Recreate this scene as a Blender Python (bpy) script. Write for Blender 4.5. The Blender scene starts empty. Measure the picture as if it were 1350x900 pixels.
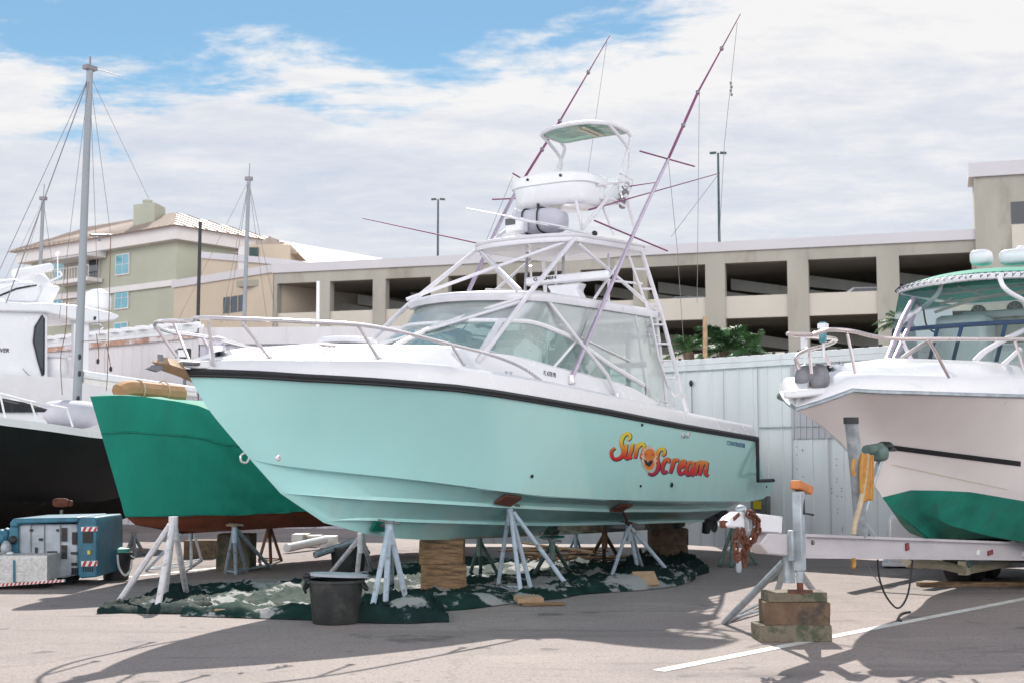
import bpy, bmesh, math, random
from mathutils import Vector, Matrix, noise
from mathutils.bvhtree import BVHTree
random.seed(7)
V3 = Vector
sc = bpy.context.scene
col = sc.collection
# ------------------------------------------------------------------ camera geometry
F, HZ, CH = 1750.0, 608.0, 1.6
PIT = math.atan((HZ-450)/F); CA, SA = math.cos(PIT), math.sin(PIT)
EYE = V3((0, 0, CH))
def ray(px, py):
    x = (px-675)/F; y = (450-py)/F
    return V3((x, CA-y*SA, SA+y*CA))
def at(px, py, D):
    r = ray(px, py); return EYE + r*(D/r.y)
def gnd(px, py, z=0.0):
    r = ray(px, py); return EYE + r*((z-CH)/r.z)
def proj(p):
    p = V3(p)-EYE
    d = p.y*CA+p.z*SA; up = -p.y*SA+p.z*CA
    return 675+F*p.x/d, 450-F*up/d
class Frame:
    def __init__(s, O, deg):
        t = math.radians(deg)
        s.O = V3((O[0], O[1], 0)); s.h = V3((-math.cos(t), -math.sin(t), 0)); s.n = V3((-s.h.y, s.h.x, 0))
        s.rz = math.atan2(s.h.y, s.h.x)
    def w(s, q): return s.O + s.h*q[0] + s.n*q[1] + V3((0, 0, q[2]))
    def px(s, q): return proj(s.w(q))
    def loc(s, p): d = p-s.O; return V3((d.dot(s.h), d.dot(s.n), p.z))
    def V(s, px, py, v):
        r = ray(px, py); t = (v-(EYE-s.O).dot(s.n))/r.dot(s.n); q = s.loc(EYE+r*t); return V3((q.x, v, q.z))
    def U(s, px, py, u):
        r = ray(px, py); t = (u-(EYE-s.O).dot(s.h))/r.dot(s.h); q = s.loc(EYE+r*t); return V3((u, q.y, q.z))
    def zt(s, u, v, tab, z=1.5):
        for _ in range(5):
            x, y = s.px((u, v, z)); yt = interp(tab, x)
            x2, y2 = s.px((u, v, z+.01)); z += (yt-y)/((y2-y)/.01)
        return z
def interp(tab, x):
    if x <= tab[0][0]: a, b = tab[0], tab[1]
    elif x >= tab[-1][0]: a, b = tab[-2], tab[-1]
    else:
        for a, b in zip(tab, tab[1:]):
            if a[0] <= x <= b[0]: break
    return a[1]+(b[1]-a[1])*(x-a[0])/(b[0]-a[0])
def itp(tab, x):
    return interp(tab, min(max(x, tab[0][0]), tab[-1][0]))
# ------------------------------------------------------------------ mesh helpers
def tag(o, label=None, cat=None, group=None, kind=None):
    if label: o['label'] = label
    if cat: o['category'] = cat
    if group: o['group'] = group
    if kind: o['kind'] = kind
    return o
def empty(name, loc=(0, 0, 0), rz=0, label=None, cat=None, group=None):
    o = bpy.data.objects.new(name, None); col.objects.link(o)
    o.location = loc; o.rotation_euler = (0, 0, rz); o.empty_display_size = .3
    return tag(o, label, cat, group)
class MB:
    def __init__(s): s.v = []; s.f = []; s.m = []; s.mi = 0; s.c = []
    def add(s, vs, fs):
        b = len(s.v); s.v += [V3(p) for p in vs]
        for f in fs: s.f.append([i+b for i in f]); s.m.append(s.mi)
        return s
    def box(s, c, d, rz=0, rx=0, ry=0):
        R = Matrix.Rotation(rz, 3, 'Z') @ Matrix.Rotation(ry, 3, 'Y') @ Matrix.Rotation(rx, 3, 'X')
        vs = [V3(c)+R @ V3((x*d[0]/2, y*d[1]/2, z*d[2]/2)) for x in (-1, 1) for y in (-1, 1) for z in (-1, 1)]
        return s.add(vs, [(0, 1, 3, 2), (4, 6, 7, 5), (0, 4, 5, 1), (2, 3, 7, 6), (0, 2, 6, 4), (1, 5, 7, 3)])
    def tube(s, pts, r, seg=8, closed=False, smooth=0, cap=True, r2=None):
        pts = [V3(p) for p in pts]
        if smooth: pts = catmull(pts, smooth, closed)
        n = len(pts)
        if n < 2: return s
        T = []
        for i in range(n):
            a = pts[(i-1) % n] if (closed or i > 0) else pts[i]
            b = pts[(i+1) % n] if (closed or i < n-1) else pts[i]
            d = (b-a); T.append(d.normalized() if d.length > 1e-9 else V3((0, 0, 1)))
        up = V3((0, 0, 1)) if abs(T[0].z) < .9 else V3((1, 0, 0))
        N = (up-T[0]*up.dot(T[0])).normalized(); vs = []
        for i in range(n):
            N = (N-T[i]*N.dot(T[i])).normalized(); B = T[i].cross(N)
            rr = r if r2 is None else r+(r2-r)*i/(n-1)
            for k in range(seg):
                a = 2*math.pi*k/seg; vs.append(pts[i]+N*(rr*math.cos(a))+B*(rr*math.sin(a)))
        fs = []
        for i in range(n if closed else n-1):
            j = (i+1) % n
            for k in range(seg):
                l = (k+1) % seg; fs.append((i*seg+k, i*seg+l, j*seg+l, j*seg+k))
        if cap and not closed:
            fs.append(tuple(range(seg-1, -1, -1))); fs.append(tuple((n-1)*seg+k for k in range(seg)))
        return s.add(vs, fs)
    def grid(s, rows, closed=False):
        n = len(rows[0]); vs = [p for r in rows for p in r]; fs = []
        for i in range(len(rows)-1):
            for k in range(n if closed else n-1):
                l = (k+1) % n; fs.append((i*n+k, i*n+l, (i+1)*n+l, (i+1)*n+k))
        return s.add(vs, fs)
    def poly(s, pts): return s.add(pts, [tuple(range(len(pts)))])
    def prism(s, pts, d):
        d = V3(d); pts = [V3(p) for p in pts]; n = len(pts)
        vs = pts+[p+d for p in pts]
        fs = [tuple(range(n-1, -1, -1)), tuple(range(n, 2*n))]+[(i, (i+1) % n, n+(i+1) % n, n+i) for i in range(n)]
        return s.add(vs, fs)
    def lathe(s, c, prof, seg=20, axis=(0, 0, 1), sx=1, sy=1):
        ax = V3(axis).normalized(); R = ax.to_track_quat('Z', 'Y').to_matrix(); c = V3(c)
        rows = [[c+R @ V3((r*sx*math.cos(2*math.pi*k/seg), r*sy*math.sin(2*math.pi*k/seg), z)) for k in range(seg)] for r, z in prof]
        s.grid(rows, True)
        b = len(s.v)-len(prof)*seg
        s.f.append([b+k for k in range(seg-1, -1, -1)]); s.m.append(s.mi)
        s.f.append([b+(len(prof)-1)*seg+k for k in range(seg)]); s.m.append(s.mi)
        return s
    def blob(s, c, d, seg=16, rings=10, e=1.0, rz=0):
        R = Matrix.Rotation(rz, 3, 'Z'); c = V3(c); rows = []
        pw = lambda x: math.copysign(abs(x)**e, x)
        for i in range(rings+1):
            t = -math.pi/2+math.pi*i/rings; ct, st = pw(math.cos(t)), pw(math.sin(t))
            rows.append([c+R @ V3((d[0]*ct*pw(math.cos(2*math.pi*k/seg)), d[1]*ct*pw(math.sin(2*math.pi*k/seg)), d[2]*st)) for k in range(seg)])
        return s.grid(rows, True)
    def build(s, name, mats, parent=None, smooth=35, bevel=0, loc=None):
        me = bpy.data.meshes.new(name)
        o0 = V3(loc) if loc is not None else V3((0, 0, 0))
        me.from_pydata([tuple(p-o0) for p in s.v], [], s.f)
        if not isinstance(mats, (list, tuple)): mats = [mats]
        for m in mats: me.materials.append(m)
        for p, i in zip(me.polygons, s.m): p.material_index = i
        bm = bmesh.new(); bm.from_mesh(me)
        bmesh.ops.remove_doubles(bm, verts=bm.verts, dist=1e-5)
        bmesh.ops.recalc_face_normals(bm, faces=bm.faces)
        bm.to_mesh(me); bm.free()
        if smooth:
            for p in me.polygons: p.use_smooth = True
            try: me.set_sharp_from_angle(angle=math.radians(smooth))
            except Exception: pass
        o = bpy.data.objects.new(name, me); col.objects.link(o); o.location = o0
        if parent: o.parent = parent
        if bevel:
            b = o.modifiers.new('bevel', 'BEVEL'); b.width = bevel; b.segments = 2; b.limit_method = 'ANGLE'; b.angle_limit = math.radians(40)
        return o
def catmull(p, k=6, closed=False):
    out = []; n = len(p)
    for i in range(n if closed else n-1):
        if closed: a, b, c, d = p[i-1], p[i], p[(i+1) % n], p[(i+2) % n]
        else: a, b, c, d = p[max(i-1, 0)], p[i], p[i+1], p[min(i+2, n-1)]
        for j in range(k):
            t = j/k
            out.append(.5*((2*b)+(c-a)*t+(2*a-5*b+4*c-d)*t*t+(3*b-a-3*c+d)*t**3))
    if not closed: out.append(p[-1].copy())
    return out
def mir(q): return V3((q[0], -q[1], q[2]))
def mirs(l): return [mir(q) for q in l]
def children(o): return [c for c in bpy.data.objects if c.parent == o]
def copy_tree(o, parent=None):
    c = o.copy(); col.objects.link(c); c.parent = parent
    for ch in children(o): copy_tree(ch, c)
    return c
# ------------------------------------------------------------------ materials
def lin(r, g, b):
    f = lambda c: (c/12.92 if c <= .04045 else ((c+.055)/1.055)**2.4)
    return (f(r/255), f(g/255), f(b/255))
MT = {}
def mat(name, c, rough=.5, metal=0, var=.12, scale=3.0, bump=0, bscale=40, c2=None, c2amt=(.55, .75), c2scale=2.0, coat=0, sheen=0, stretch=None, spec=.5):
    m = bpy.data.materials.new(name); m.use_nodes = True; nt = m.node_tree; N, L = nt.nodes, nt.links
    b = N['Principled BSDF']; b.inputs['Roughness'].default_value = rough; b.inputs['Metallic'].default_value = metal
    b.inputs['Coat Weight'].default_value = coat; b.inputs['Specular IOR Level'].default_value = spec
    tc = N.new('ShaderNodeTexCoord'); src = tc.outputs['Object']
    if stretch:
        mp = N.new('ShaderNodeMapping'); mp.inputs['Scale'].default_value = stretch; L.new(src, mp.inputs['Vector']); src = mp.outputs['Vector']
    n = N.new('ShaderNodeTexNoise'); n.inputs['Scale'].default_value = scale; n.inputs['Detail'].default_value = 6; n.inputs['Roughness'].default_value = .6
    L.new(src, n.inputs['Vector'])
    mr = N.new('ShaderNodeMapRange'); mr.inputs['From Min'].default_value = .3; mr.inputs['From Max'].default_value = .7
    mr.inputs['To Min'].default_value = 1-var; mr.inputs['To Max'].default_value = 1+var*.6; L.new(n.outputs['Fac'], mr.inputs['Value'])
    mx = N.new('ShaderNodeMix'); mx.data_type = 'RGBA'; mx.blend_type = 'MULTIPLY'; mx.inputs['Factor'].default_value = 1
    mx.inputs['A'].default_value = (*c, 1); cb = N.new('ShaderNodeCombineColor')
    for k in range(3): L.new(mr.outputs['Result'], cb.inputs[k])
    L.new(cb.outputs['Color'], mx.inputs['B']); out = mx.outputs['Result']
    if c2:
        n2 = N.new('ShaderNodeTexNoise'); n2.inputs['Scale'].default_value = c2scale; n2.inputs['Detail'].default_value = 8; n2.inputs['Roughness'].default_value = .65
        L.new(src, n2.inputs['Vector'])
        r2 = N.new('ShaderNodeMapRange'); r2.interpolation_type = 'SMOOTHSTEP'; r2.inputs['From Min'].default_value = c2amt[0]; r2.inputs['From Max'].default_value = c2amt[1]
        L.new(n2.outputs['Fac'], r2.inputs['Value'])
        m2 = N.new('ShaderNodeMix'); m2.data_type = 'RGBA'; m2.inputs['B'].default_value = (*c2, 1)
        L.new(r2.outputs['Result'], m2.inputs['Factor']); L.new(out, m2.inputs['A']); out = m2.outputs['Result']
    L.new(out, b.inputs['Base Color'])
    mr2 = N.new('ShaderNodeMapRange'); mr2.inputs['To Min'].default_value = max(rough-.1, .03); mr2.inputs['To Max'].default_value = min(rough+.12, 1)
    L.new(n.outputs['Fac'], mr2.inputs['Value']); L.new(mr2.outputs['Result'], b.inputs['Roughness'])
    if bump:
        nb = N.new('ShaderNodeTexNoise'); nb.inputs['Scale'].default_value = bscale; nb.inputs['Detail'].default_value = 5; L.new(src, nb.inputs['Vector'])
        bp = N.new('ShaderNodeBump'); bp.inputs['Strength'].default_value = bump; bp.inputs['Distance'].default_value = .02
        L.new(nb.outputs['Fac'], bp.inputs['Height']); L.new(bp.outputs['Normal'], b.inputs['Normal'])
    MT[name] = m; return m
def glassmat(name, tint, gloss=.12, haze=.1, hazecol=(.8, .9, .9), back=.5):
    m = bpy.data.materials.new(name); m.use_nodes = True; nt = m.node_tree; N, L = nt.nodes, nt.links
    N.remove(N['Principled BSDF']); o = N['Material Output']
    t = N.new('ShaderNodeBsdfTransparent'); t.inputs['Color'].default_value = (*tint, 1)
    g = N.new('ShaderNodeBsdfGlossy'); g.inputs['Roughness'].default_value = .06
    d = N.new('ShaderNodeBsdfDiffuse'); d.inputs['Color'].default_value = (*hazecol, 1)
    tr = N.new('ShaderNodeBsdfTranslucent'); tr.inputs['Color'].default_value = (*hazecol, 1)
    a0 = N.new('ShaderNodeMixShader'); a0.inputs[0].default_value = back; L.new(d.outputs[0], a0.inputs[1]); L.new(tr.outputs[0], a0.inputs[2])
    a = N.new('ShaderNodeMixShader'); L.new(t.outputs[0], a.inputs[1]); L.new(a0.outputs[0], a.inputs[2])
    n = N.new('ShaderNodeTexNoise'); n.inputs['Scale'].default_value = 1.5; n.inputs['Detail'].default_value = 4
    tc = N.new('ShaderNodeTexCoord'); L.new(tc.outputs['Object'], n.inputs['Vector'])
    mr = N.new('ShaderNodeMapRange'); mr.inputs['From Min'].default_value = .3; mr.inputs['From Max'].default_value = .7; mr.inputs['To Min'].default_value = haze*.85; mr.inputs['To Max'].default_value = haze*1.15
    L.new(n.outputs['Fac'], mr.inputs['Value']); L.new(mr.outputs['Result'], a.inputs[0])
    lw = N.new('ShaderNodeFresnel'); lw.inputs['IOR'].default_value = 1.5
    ad = N.new('ShaderNodeMath'); ad.operation = 'ADD'; ad.inputs[1].default_value = gloss; L.new(lw.outputs[0], ad.inputs[0])
    b = N.new('ShaderNodeMixShader'); L.new(ad.outputs[0], b.inputs[0]); L.new(a.outputs[0], b.inputs[1]); L.new(g.outputs[0], b.inputs[2])
    L.new(b.outputs[0], o.inputs['Surface']); MT[name] = m; return m
MINT = (.46, .81, .785)
mat('gel_white', (.74, .735, .755), .25, var=.05, scale=1.5, coat=.3)
mat('tower_white', (.66, .64, .67), .3, var=.06, scale=4, coat=.3)
mat('steel', (.74, .71, .74), .25, metal=.55, var=.1)
mat('galv', (.36, .40, .43), .5, metal=.45, var=.3, scale=9, c2=(.52, .53, .52), c2amt=(.5, .75), c2scale=6)
mat('galv_dark', (.20, .21, .21), .6, metal=.3, var=.3, scale=8, c2=(.22, .10, .05), c2amt=(.55, .7), c2scale=5)
mat('stand_white', (.62, .60, .62), .5, var=.2, scale=12, c2=(.30, .25, .22), c2amt=(.54, .70), c2scale=10)
mat('stand_blue', (.42, .50, .58), .5, var=.2, scale=12, c2=(.20, .13, .10), c2amt=(.55, .72), c2scale=10)
mat('stand_brown', (.16, .085, .05), .7, var=.4, scale=9)
mat('stand_green', (.10, .16, .14), .6, var=.3, scale=9, c2=(.2, .1, .06), c2amt=(.58, .7), c2scale=8)
mat('rust', (.13, .045, .025), .85, var=.5, scale=14, bump=.5, c2=(.08, .03, .02), c2scale=9)
mat('pad_red', (.20, .07, .045), .8, var=.4, scale=12)
mat('rubber', (.012, .013, .016), .5, var=.3, scale=6)
mat('black_plastic', (.016, .017, .019), .4, var=.3, scale=6)
mat('tub_black', (.022, .024, .023), .55, var=.45, scale=7, c2=(.07, .065, .055), c2amt=(.5, .8), c2scale=5, bump=.15, bscale=60)
mat('tub_grey', (.34, .38, .41), .5, var=.15, scale=6)
mat('wood', (.25, .155, .08), .85, var=.55, scale=6, stretch=(1, 1, 7), bump=.6, bscale=14, c2=(.085, .05, .03), c2amt=(.47, .66), c2scale=3.5)
mat('wood_pale', (.42, .28, .17), .8, var=.35, scale=6, bump=.3, bscale=20, c2=(.22, .13, .07), c2amt=(.52, .75), c2scale=3)
mat('wood_old', (.16, .10, .06), .85, var=.5, scale=5, bump=.5, bscale=18, c2=(.045, .04, .035), c2amt=(.48, .68), c2scale=4)
mat('wood_mossy', (.20, .165, .12), .9, var=.4, scale=7, bump=.5, bscale=22, c2=(.07, .08, .05), c2amt=(.46, .62), c2scale=7)
mat('orange_wood', (.50, .17, .045), .55, var=.3, scale=12, c2=(.55, .42, .28), c2amt=(.6, .72), c2scale=6)
mat('anchor_bronze', (.36, .24, .14), .55, metal=.2, var=.35, scale=6, c2=(.5, .42, .34), c2scale=7)
mat('anchor_grey', (.20, .20, .22), .5, metal=.5, var=.3, scale=12)
mat('cover_green', (.004, .235, .165), .8, var=.14, scale=2.0, bump=.9, bscale=2.6, stretch=(1.6, 1, .5))
mat('hull_green', (.004, .20, .14), .65, var=.35, scale=2.5, bump=.25, bscale=6, c2=(.02, .13, .10), c2amt=(.5, .7), c2scale=3)
mat('bottom_rust', (.30, .085, .04), .85, var=.35, scale=4, c2=(.16, .05, .03), c2scale=2)
mat('hull_black', (.006, .006, .007), .35, var=.3, scale=2, spec=.2)
mat('bottom_black', (.012, .009, .009), .95, spec=.1, var=.4, scale=3, c2=(.04, .03, .025), c2scale=3)
mat('pink_white', (.78, .71, .685), .3, var=.06, scale=1.2, coat=.3)
mat('off_white', (.72, .70, .67), .45, var=.08, scale=2)
mat('cream_panel', (.60, .54, .44), .6, var=.1, scale=3)
mat('tan_canvas', (.40, .23, .115), .8, var=.2, scale=3, bump=.2, bscale=20)
mat('dark_window', (.012, .014, .016), .08, var=.2, coat=.5)
mat('teal_glass', (.07, .30, .36), .1, var=.3, scale=.6, coat=.5)
mat('outrig', (.20, .07, .15), .6, var=.1, scale=2, spec=.2)
mat('purple_tube', (.50, .42, .52), .25, metal=.3, var=.1)
mat('blue_dark', (.03, .06, .12), .4)
mat('stucco_green', (.40, .405, .32), .9, var=.08, scale=.4, bump=.1, bscale=6)
mat('stucco_tan', (.52, .43, .33), .9, var=.08, scale=.4)
mat('stucco_white', (.68, .64, .62), .85, var=.06, scale=.5)
mat('roof_tan', (.42, .335, .28), .6, var=.08, scale=.3)
mat('conc', (.385, .36, .305), .9, var=.16, scale=.35, c2=(.27, .245, .195), c2amt=(.48, .72), c2scale=.6, stretch=(1, 1, .35))
mat('conc_band', (.56, .51, .43), .9, var=.08, scale=.4)
mat('conc_in', (.34, .31, .26), .95, var=.2, scale=.3)
mat('cap_metal', (.55, .52, .53), .5, var=.06, scale=.3)
mat('pole_dark', (.02, .05, .055), .5, var=.2)
mat('pole_black', (.012, .013, .014), .5, var=.2)
mat('alu_mast', (.26, .28, .30), .5, metal=.15, var=.1, scale=2)
mat('wire', (.22, .20, .22), .5, metal=.4)
mat('palm', (.06, .14, .05), .55, var=.5, scale=6, c2=(.12, .22, .08), c2scale=9)
mat('palm_trunk', (.13, .09, .06), .9, var=.4, scale=10)
mat('rope_tan', (.48, .38, .26), .9, var=.2, scale=30)
mat('rope_orange', (.50, .24, .05), .8, var=.25, scale=30)
mat('rope_brown', (.18, .10, .055), .9, var=.3, scale=20)
mat('machine_teal', (.03, .145, .215), .5, var=.35, scale=4, c2=(.03, .045, .05), c2amt=(.52, .74), c2scale=6)
mat('machine_grey', (.38, .42, .46), .5, var=.3, scale=5, c2=(.17, .17, .17), c2amt=(.54, .74), c2scale=7)
mat('chev_red', (.45, .02, .025), .5); mat('chev_white', (.75, .74, .72), .5)
mat('yellow', (.65, .48, .02), .5); mat('orange', (.65, .14, .015), .5)
mat('teal_lid', (.10, .42, .34), .5)
mat('reflector_red', (.20, .02, .02), .3)
mat('trailer_alu', (.58, .54, .55), .4, metal=.25, var=.16, scale=3, c2=(.40, .37, .37), c2amt=(.55, .8), c2scale=4, stretch=(.3, 1, 1))
mat('trailer_cream', (.34, .29, .20), .6, var=.3, scale=4)
mat('tyre', (.014, .013, .013), .8, var=.3, scale=8, bump=.3)
mat('decal_blue', (.0, .10, .30), .4); mat('decal_black', (.015, .014, .02), .4); mat('decal_grey', (.22, .22, .24), .4)
mat('teal_shade', (.14, .52, .43), .7, var=.1)
mat('grey_fabric', (.48, .47, .53), .8, var=.1, scale=4, bump=.2)
mat('seat', (.62, .66, .66), .6, var=.1); mat('seat_blue', (.12, .27, .33), .6)
mat('line_paint', (.72, .71, .69), .7, var=.25, scale=5, c2=(.45, .42, .40), c2amt=(.55, .75), c2scale=9)
mat('speaker', (.30, .22, .15), .7)
mat('steel_pink', (.62, .54, .53), .25, metal=.6, var=.1)
glassmat('vinyl', (.95, .99, .98), .13, .44, (.92, .98, .96), .3)
glassmat('windshield', (.80, .95, .92), .11, .28, (.66, .95, .88), .3)
glassmat('canopy_cloth', (.62, .93, .84), .0, .55, (.62, .90, .80))
glassmat('smoked', (.78, .88, .85), .05, .06)
# metal siding with ribs, dirt streaks
def siding(name, c, stain, amt=(.55, .8), sc2=2.2, stretch=(1.2, 1.2, .18)):
    return mat(name, c, .55, var=.10, scale=1.2, c2=stain, c2amt=amt, c2scale=sc2, stretch=stretch)
siding('siding', (.70, .715, .73), (.52, .51, .51)); siding('siding_dirty', (.58, .56, .62), (.38, .36, .42), (.42, .66), 3)
siding('siding_left', (.66, .63, .64), (.52, .46, .45), (.55, .75), 2)
siding('siding_patch', (.46, .44, .47), (.36, .33, .33))
mat('rust_edge', (.50, .30, .22), .8, var=.4, scale=3, c2=(.62, .58, .58), c2amt=(.45, .6), c2scale=1.5)
# hull paint: mint gelcoat, worn bare patches along the keel
def hullmat():
    m = mat('hull_mint', MINT, .16, var=.035, scale=.8, coat=.5); nt = m.node_tree; N, L = nt.nodes, nt.links
    b = N['Principled BSDF']; src = b.inputs['Base Color'].links[0].from_socket
    tc = N.new('ShaderNodeTexCoord'); sp = N.new('ShaderNodeSeparateXYZ'); L.new(tc.outputs['Object'], sp.inputs[0])
    n = N.new('ShaderNodeTexNoise'); n.inputs['Scale'].default_value = 1.6; n.inputs['Detail'].default_value = 9; n.inputs['Roughness'].default_value = .7
    mp = N.new('ShaderNodeMapping'); mp.inputs['Scale'].default_value = (.5, 1.5, 1.5); L.new(tc.outputs['Object'], mp.inputs[0]); L.new(mp.outputs[0], n.inputs['Vector'])
    z = N.new('ShaderNodeMapRange'); z.inputs['From Min'].default_value = .56; z.inputs['From Max'].default_value = .78; z.inputs['To Min'].default_value = .42; z.inputs['To Max'].default_value = -.5; L.new(sp.outputs['Z'], z.inputs['Value'])
    x = N.new('ShaderNodeMapRange'); x.inputs['From Min'].default_value = 6.6; x.inputs['From Max'].default_value = 6.2; x.inputs['To Min'].default_value = -.6; x.inputs['To Max'].default_value = 0; L.new(sp.outputs['X'], x.inputs['Value'])
    x2 = N.new('ShaderNodeMapRange'); x2.inputs['From Min'].default_value = 1.2; x2.inputs['From Max'].default_value = 2.2; x2.inputs['To Min'].default_value = -.5; x2.inputs['To Max'].default_value = 0; L.new(sp.outputs['X'], x2.inputs['Value'])
    s1 = N.new('ShaderNodeMath'); L.new(z.outputs[0], s1.inputs[0]); L.new(x.outputs[0], s1.inputs[1])
    s2 = N.new('ShaderNodeMath'); L.new(s1.outputs[0], s2.inputs[0]); L.new(x2.outputs[0], s2.inputs[1])
    s3 = N.new('ShaderNodeMath'); L.new(s2.outputs[0], s3.inputs[0]); L.new(n.outputs['Fac'], s3.inputs[1])
    r = N.new('ShaderNodeMapRange'); r.inputs['From Min'].default_value = .52; r.inputs['From Max'].default_value = .6; L.new(s3.outputs[0], r.inputs['Value'])
    mx = N.new('ShaderNodeMix'); mx.data_type = 'RGBA'; mx.inputs['B'].default_value = (.56, .52, .45, 1); L.new(src, mx.inputs['A']); L.new(r.outputs[0], mx.inputs['Factor'])
    wz = N.new('ShaderNodeMapRange'); wz.interpolation_type = 'SMOOTHSTEP'; wz.inputs['From Min'].default_value = 1.45; wz.inputs['From Max'].default_value = 1.05; wz.inputs['To Max'].default_value = .42; L.new(sp.outputs['Z'], wz.inputs['Value'])
    mp2 = N.new('ShaderNodeMapping'); mp2.inputs['Scale'].default_value = (2.6, 2.6, .35); L.new(tc.outputs['Object'], mp2.inputs[0])
    n4 = N.new('ShaderNodeTexNoise'); n4.inputs['Scale'].default_value = 1.8; n4.inputs['Detail'].default_value = 9; n4.inputs['Roughness'].default_value = .7; L.new(mp2.outputs[0], n4.inputs['Vector'])
    r4 = N.new('ShaderNodeMapRange'); r4.inputs['From Min'].default_value = .42; r4.inputs['From Max'].default_value = .72; L.new(n4.outputs['Fac'], r4.inputs['Value'])
    f4 = N.new('ShaderNodeMath'); f4.operation = 'MULTIPLY'; L.new(wz.outputs[0], f4.inputs[0]); L.new(r4.outputs[0], f4.inputs[1])
    f5 = N.new('ShaderNodeMath'); f5.operation = 'MULTIPLY_ADD'; L.new(r4.outputs[0], f5.inputs[0]); f5.inputs[1].default_value = .07; L.new(f4.outputs[0], f5.inputs[2])
    m4 = N.new('ShaderNodeMix'); m4.data_type = 'RGBA'; m4.inputs['B'].default_value = (.50, .62, .53, 1); L.new(mx.outputs['Result'], m4.inputs['A']); L.new(f5.outputs[0], m4.inputs['Factor'])
    L.new(m4.outputs['Result'], b.inputs['Base Color']); b.inputs['Coat Roughness'].default_value = .06; b.inputs['Coat Weight'].default_value = .8
    g = N.new('ShaderNodeTexNoise'); g.inputs['Scale'].default_value = .9; g.inputs['Detail'].default_value = 2; L.new(tc.outputs['Object'], g.inputs['Vector'])
    bp = N.new('ShaderNodeBump'); bp.inputs['Strength'].default_value = .12; bp.inputs['Distance'].default_value = .05; L.new(g.outputs['Fac'], bp.inputs['Height']); L.new(bp.outputs['Normal'], b.inputs['Normal'])
hullmat()
def attrmat(name, rough=.4):
    m = bpy.data.materials.new(name); m.use_nodes = True; N, L = m.node_tree.nodes, m.node_tree.links
    a = N.new('ShaderNodeAttribute'); a.attribute_name = 'h'
    r = N.new('ShaderNodeValToRGB'); e = r.color_ramp.elements
    e[0].position = 0; e[0].color = (.45, .012, .06, 1); e[1].position = 1; e[1].color = (.80, .62, .05, 1)
    for p, c in ((.12, (.62, .01, .015, 1)), (.34, (.72, .035, .012, 1)), (.55, (.72, .16, .03, 1)), (.75, (.80, .32, .03, 1))):
        k = e.new(p); k.color = c
    L.new(a.outputs['Fac'], r.inputs['Fac']); b = N['Principled BSDF']; L.new(r.outputs['Color'], b.inputs['Base Color']); b.inputs['Roughness'].default_value = rough
    MT[name] = m
attrmat('flame')
# ------------------------------------------------------------------ world, sun, camera
BRIGHT = 2.1   # extra brightness for low clouds behind the camera, added to light shaded sides
SUN_EL, SUN_AZ = 41.5, -2.0         # azimuth from +Y towards +X
w = bpy.data.worlds.new('World'); sc.world = w; w.use_nodes = True
N, L = w.node_tree.nodes, w.node_tree.links
bg = N['Background']
sky = N.new('ShaderNodeTexSky'); sky.sky_type = 'NISHITA'; sky.sun_disc = False
sky.sun_elevation = math.radians(SUN_EL); sky.sun_rotation = math.radians(SUN_AZ); sky.air_density = 1.0; sky.dust_density = .0; sky.ozone_density = 1.2
tc = N.new('ShaderNodeTexCoord'); sp = N.new('ShaderNodeSeparateXYZ'); L.new(tc.outputs['Generated'], sp.inputs[0])
def mth(op, a, b=None, c=None):
    n = N.new('ShaderNodeMath'); n.operation = op
    for i, q in enumerate((a, b, c)):
        if q is None: continue
        if isinstance(q, (int, float)): n.inputs[i].default_value = q
        else: L.new(q, n.inputs[i])
    return n.outputs[0]
zc = mth('MAXIMUM', sp.outputs['Z'], 0.0)
inv = mth('DIVIDE', 1.0, mth('ADD', zc, .14))
cx = mth('MULTIPLY', sp.outputs['X'], inv); cy = mth('MULTIPLY', sp.outputs['Y'], inv)
cv = N.new('ShaderNodeCombineXYZ'); L.new(cx, cv.inputs[0]); L.new(cy, cv.inputs[1])
def nz(scale, det, off, rough=.55):
    mp = N.new('ShaderNodeMapping'); mp.inputs['Location'].default_value = off; mp.inputs['Scale'].default_value = (.75, 1.25, 1); L.new(cv.outputs[0], mp.inputs[0])
    n = N.new('ShaderNodeTexNoise'); n.inputs['Scale'].default_value = scale; n.inputs['Detail'].default_value = det; n.inputs['Roughness'].default_value = rough
    n.inputs['Distortion'].default_value = .25
    L.new(mp.outputs[0], n.inputs['Vector']); return n.outputs['Fac']
n1 = nz(3.4, 12, (3.1, 1.7, 0), .62); n2 = nz(1.5, 6, (7.3, 4.2, 1)); n3 = nz(6.5, 10, (1.3, 9.2, 2), .68)
# cloud cover: overcast bank low down, breaking up overhead and to the left
xo = mth('ADD', sp.outputs['X'], .19)
lift = mth('MULTIPLY', mth('SUBTRACT', mth('ADD', mth('MULTIPLY', mth('MULTIPLY', xo, xo), .62), .280), zc), 3.3)
lift = mth('MINIMUM', mth('MAXIMUM', lift, -.16), .5)
back = mth('MINIMUM', mth('MULTIPLY', mth('SUBTRACT', .12, sp.outputs['Y']), 2.0), mth('MULTIPLY', mth('SUBTRACT', .62, zc), 2.5))  # unseen cloud cover added low behind the camera as fill light
lift = mth('MAXIMUM', lift, mth('MINIMUM', back, .45))
cov = mth('ADD', mth('ADD', n1, lift), -.02)
mr = N.new('ShaderNodeMapRange'); mr.interpolation_type = 'SMOOTHSTEP'; mr.inputs['From Min'].default_value = .43; mr.inputs['From Max'].default_value = .60; L.new(cov, mr.inputs['Value'])
thin = mth('ADD', mth('MULTIPLY', mr.outputs[0], .88), .09)
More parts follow.
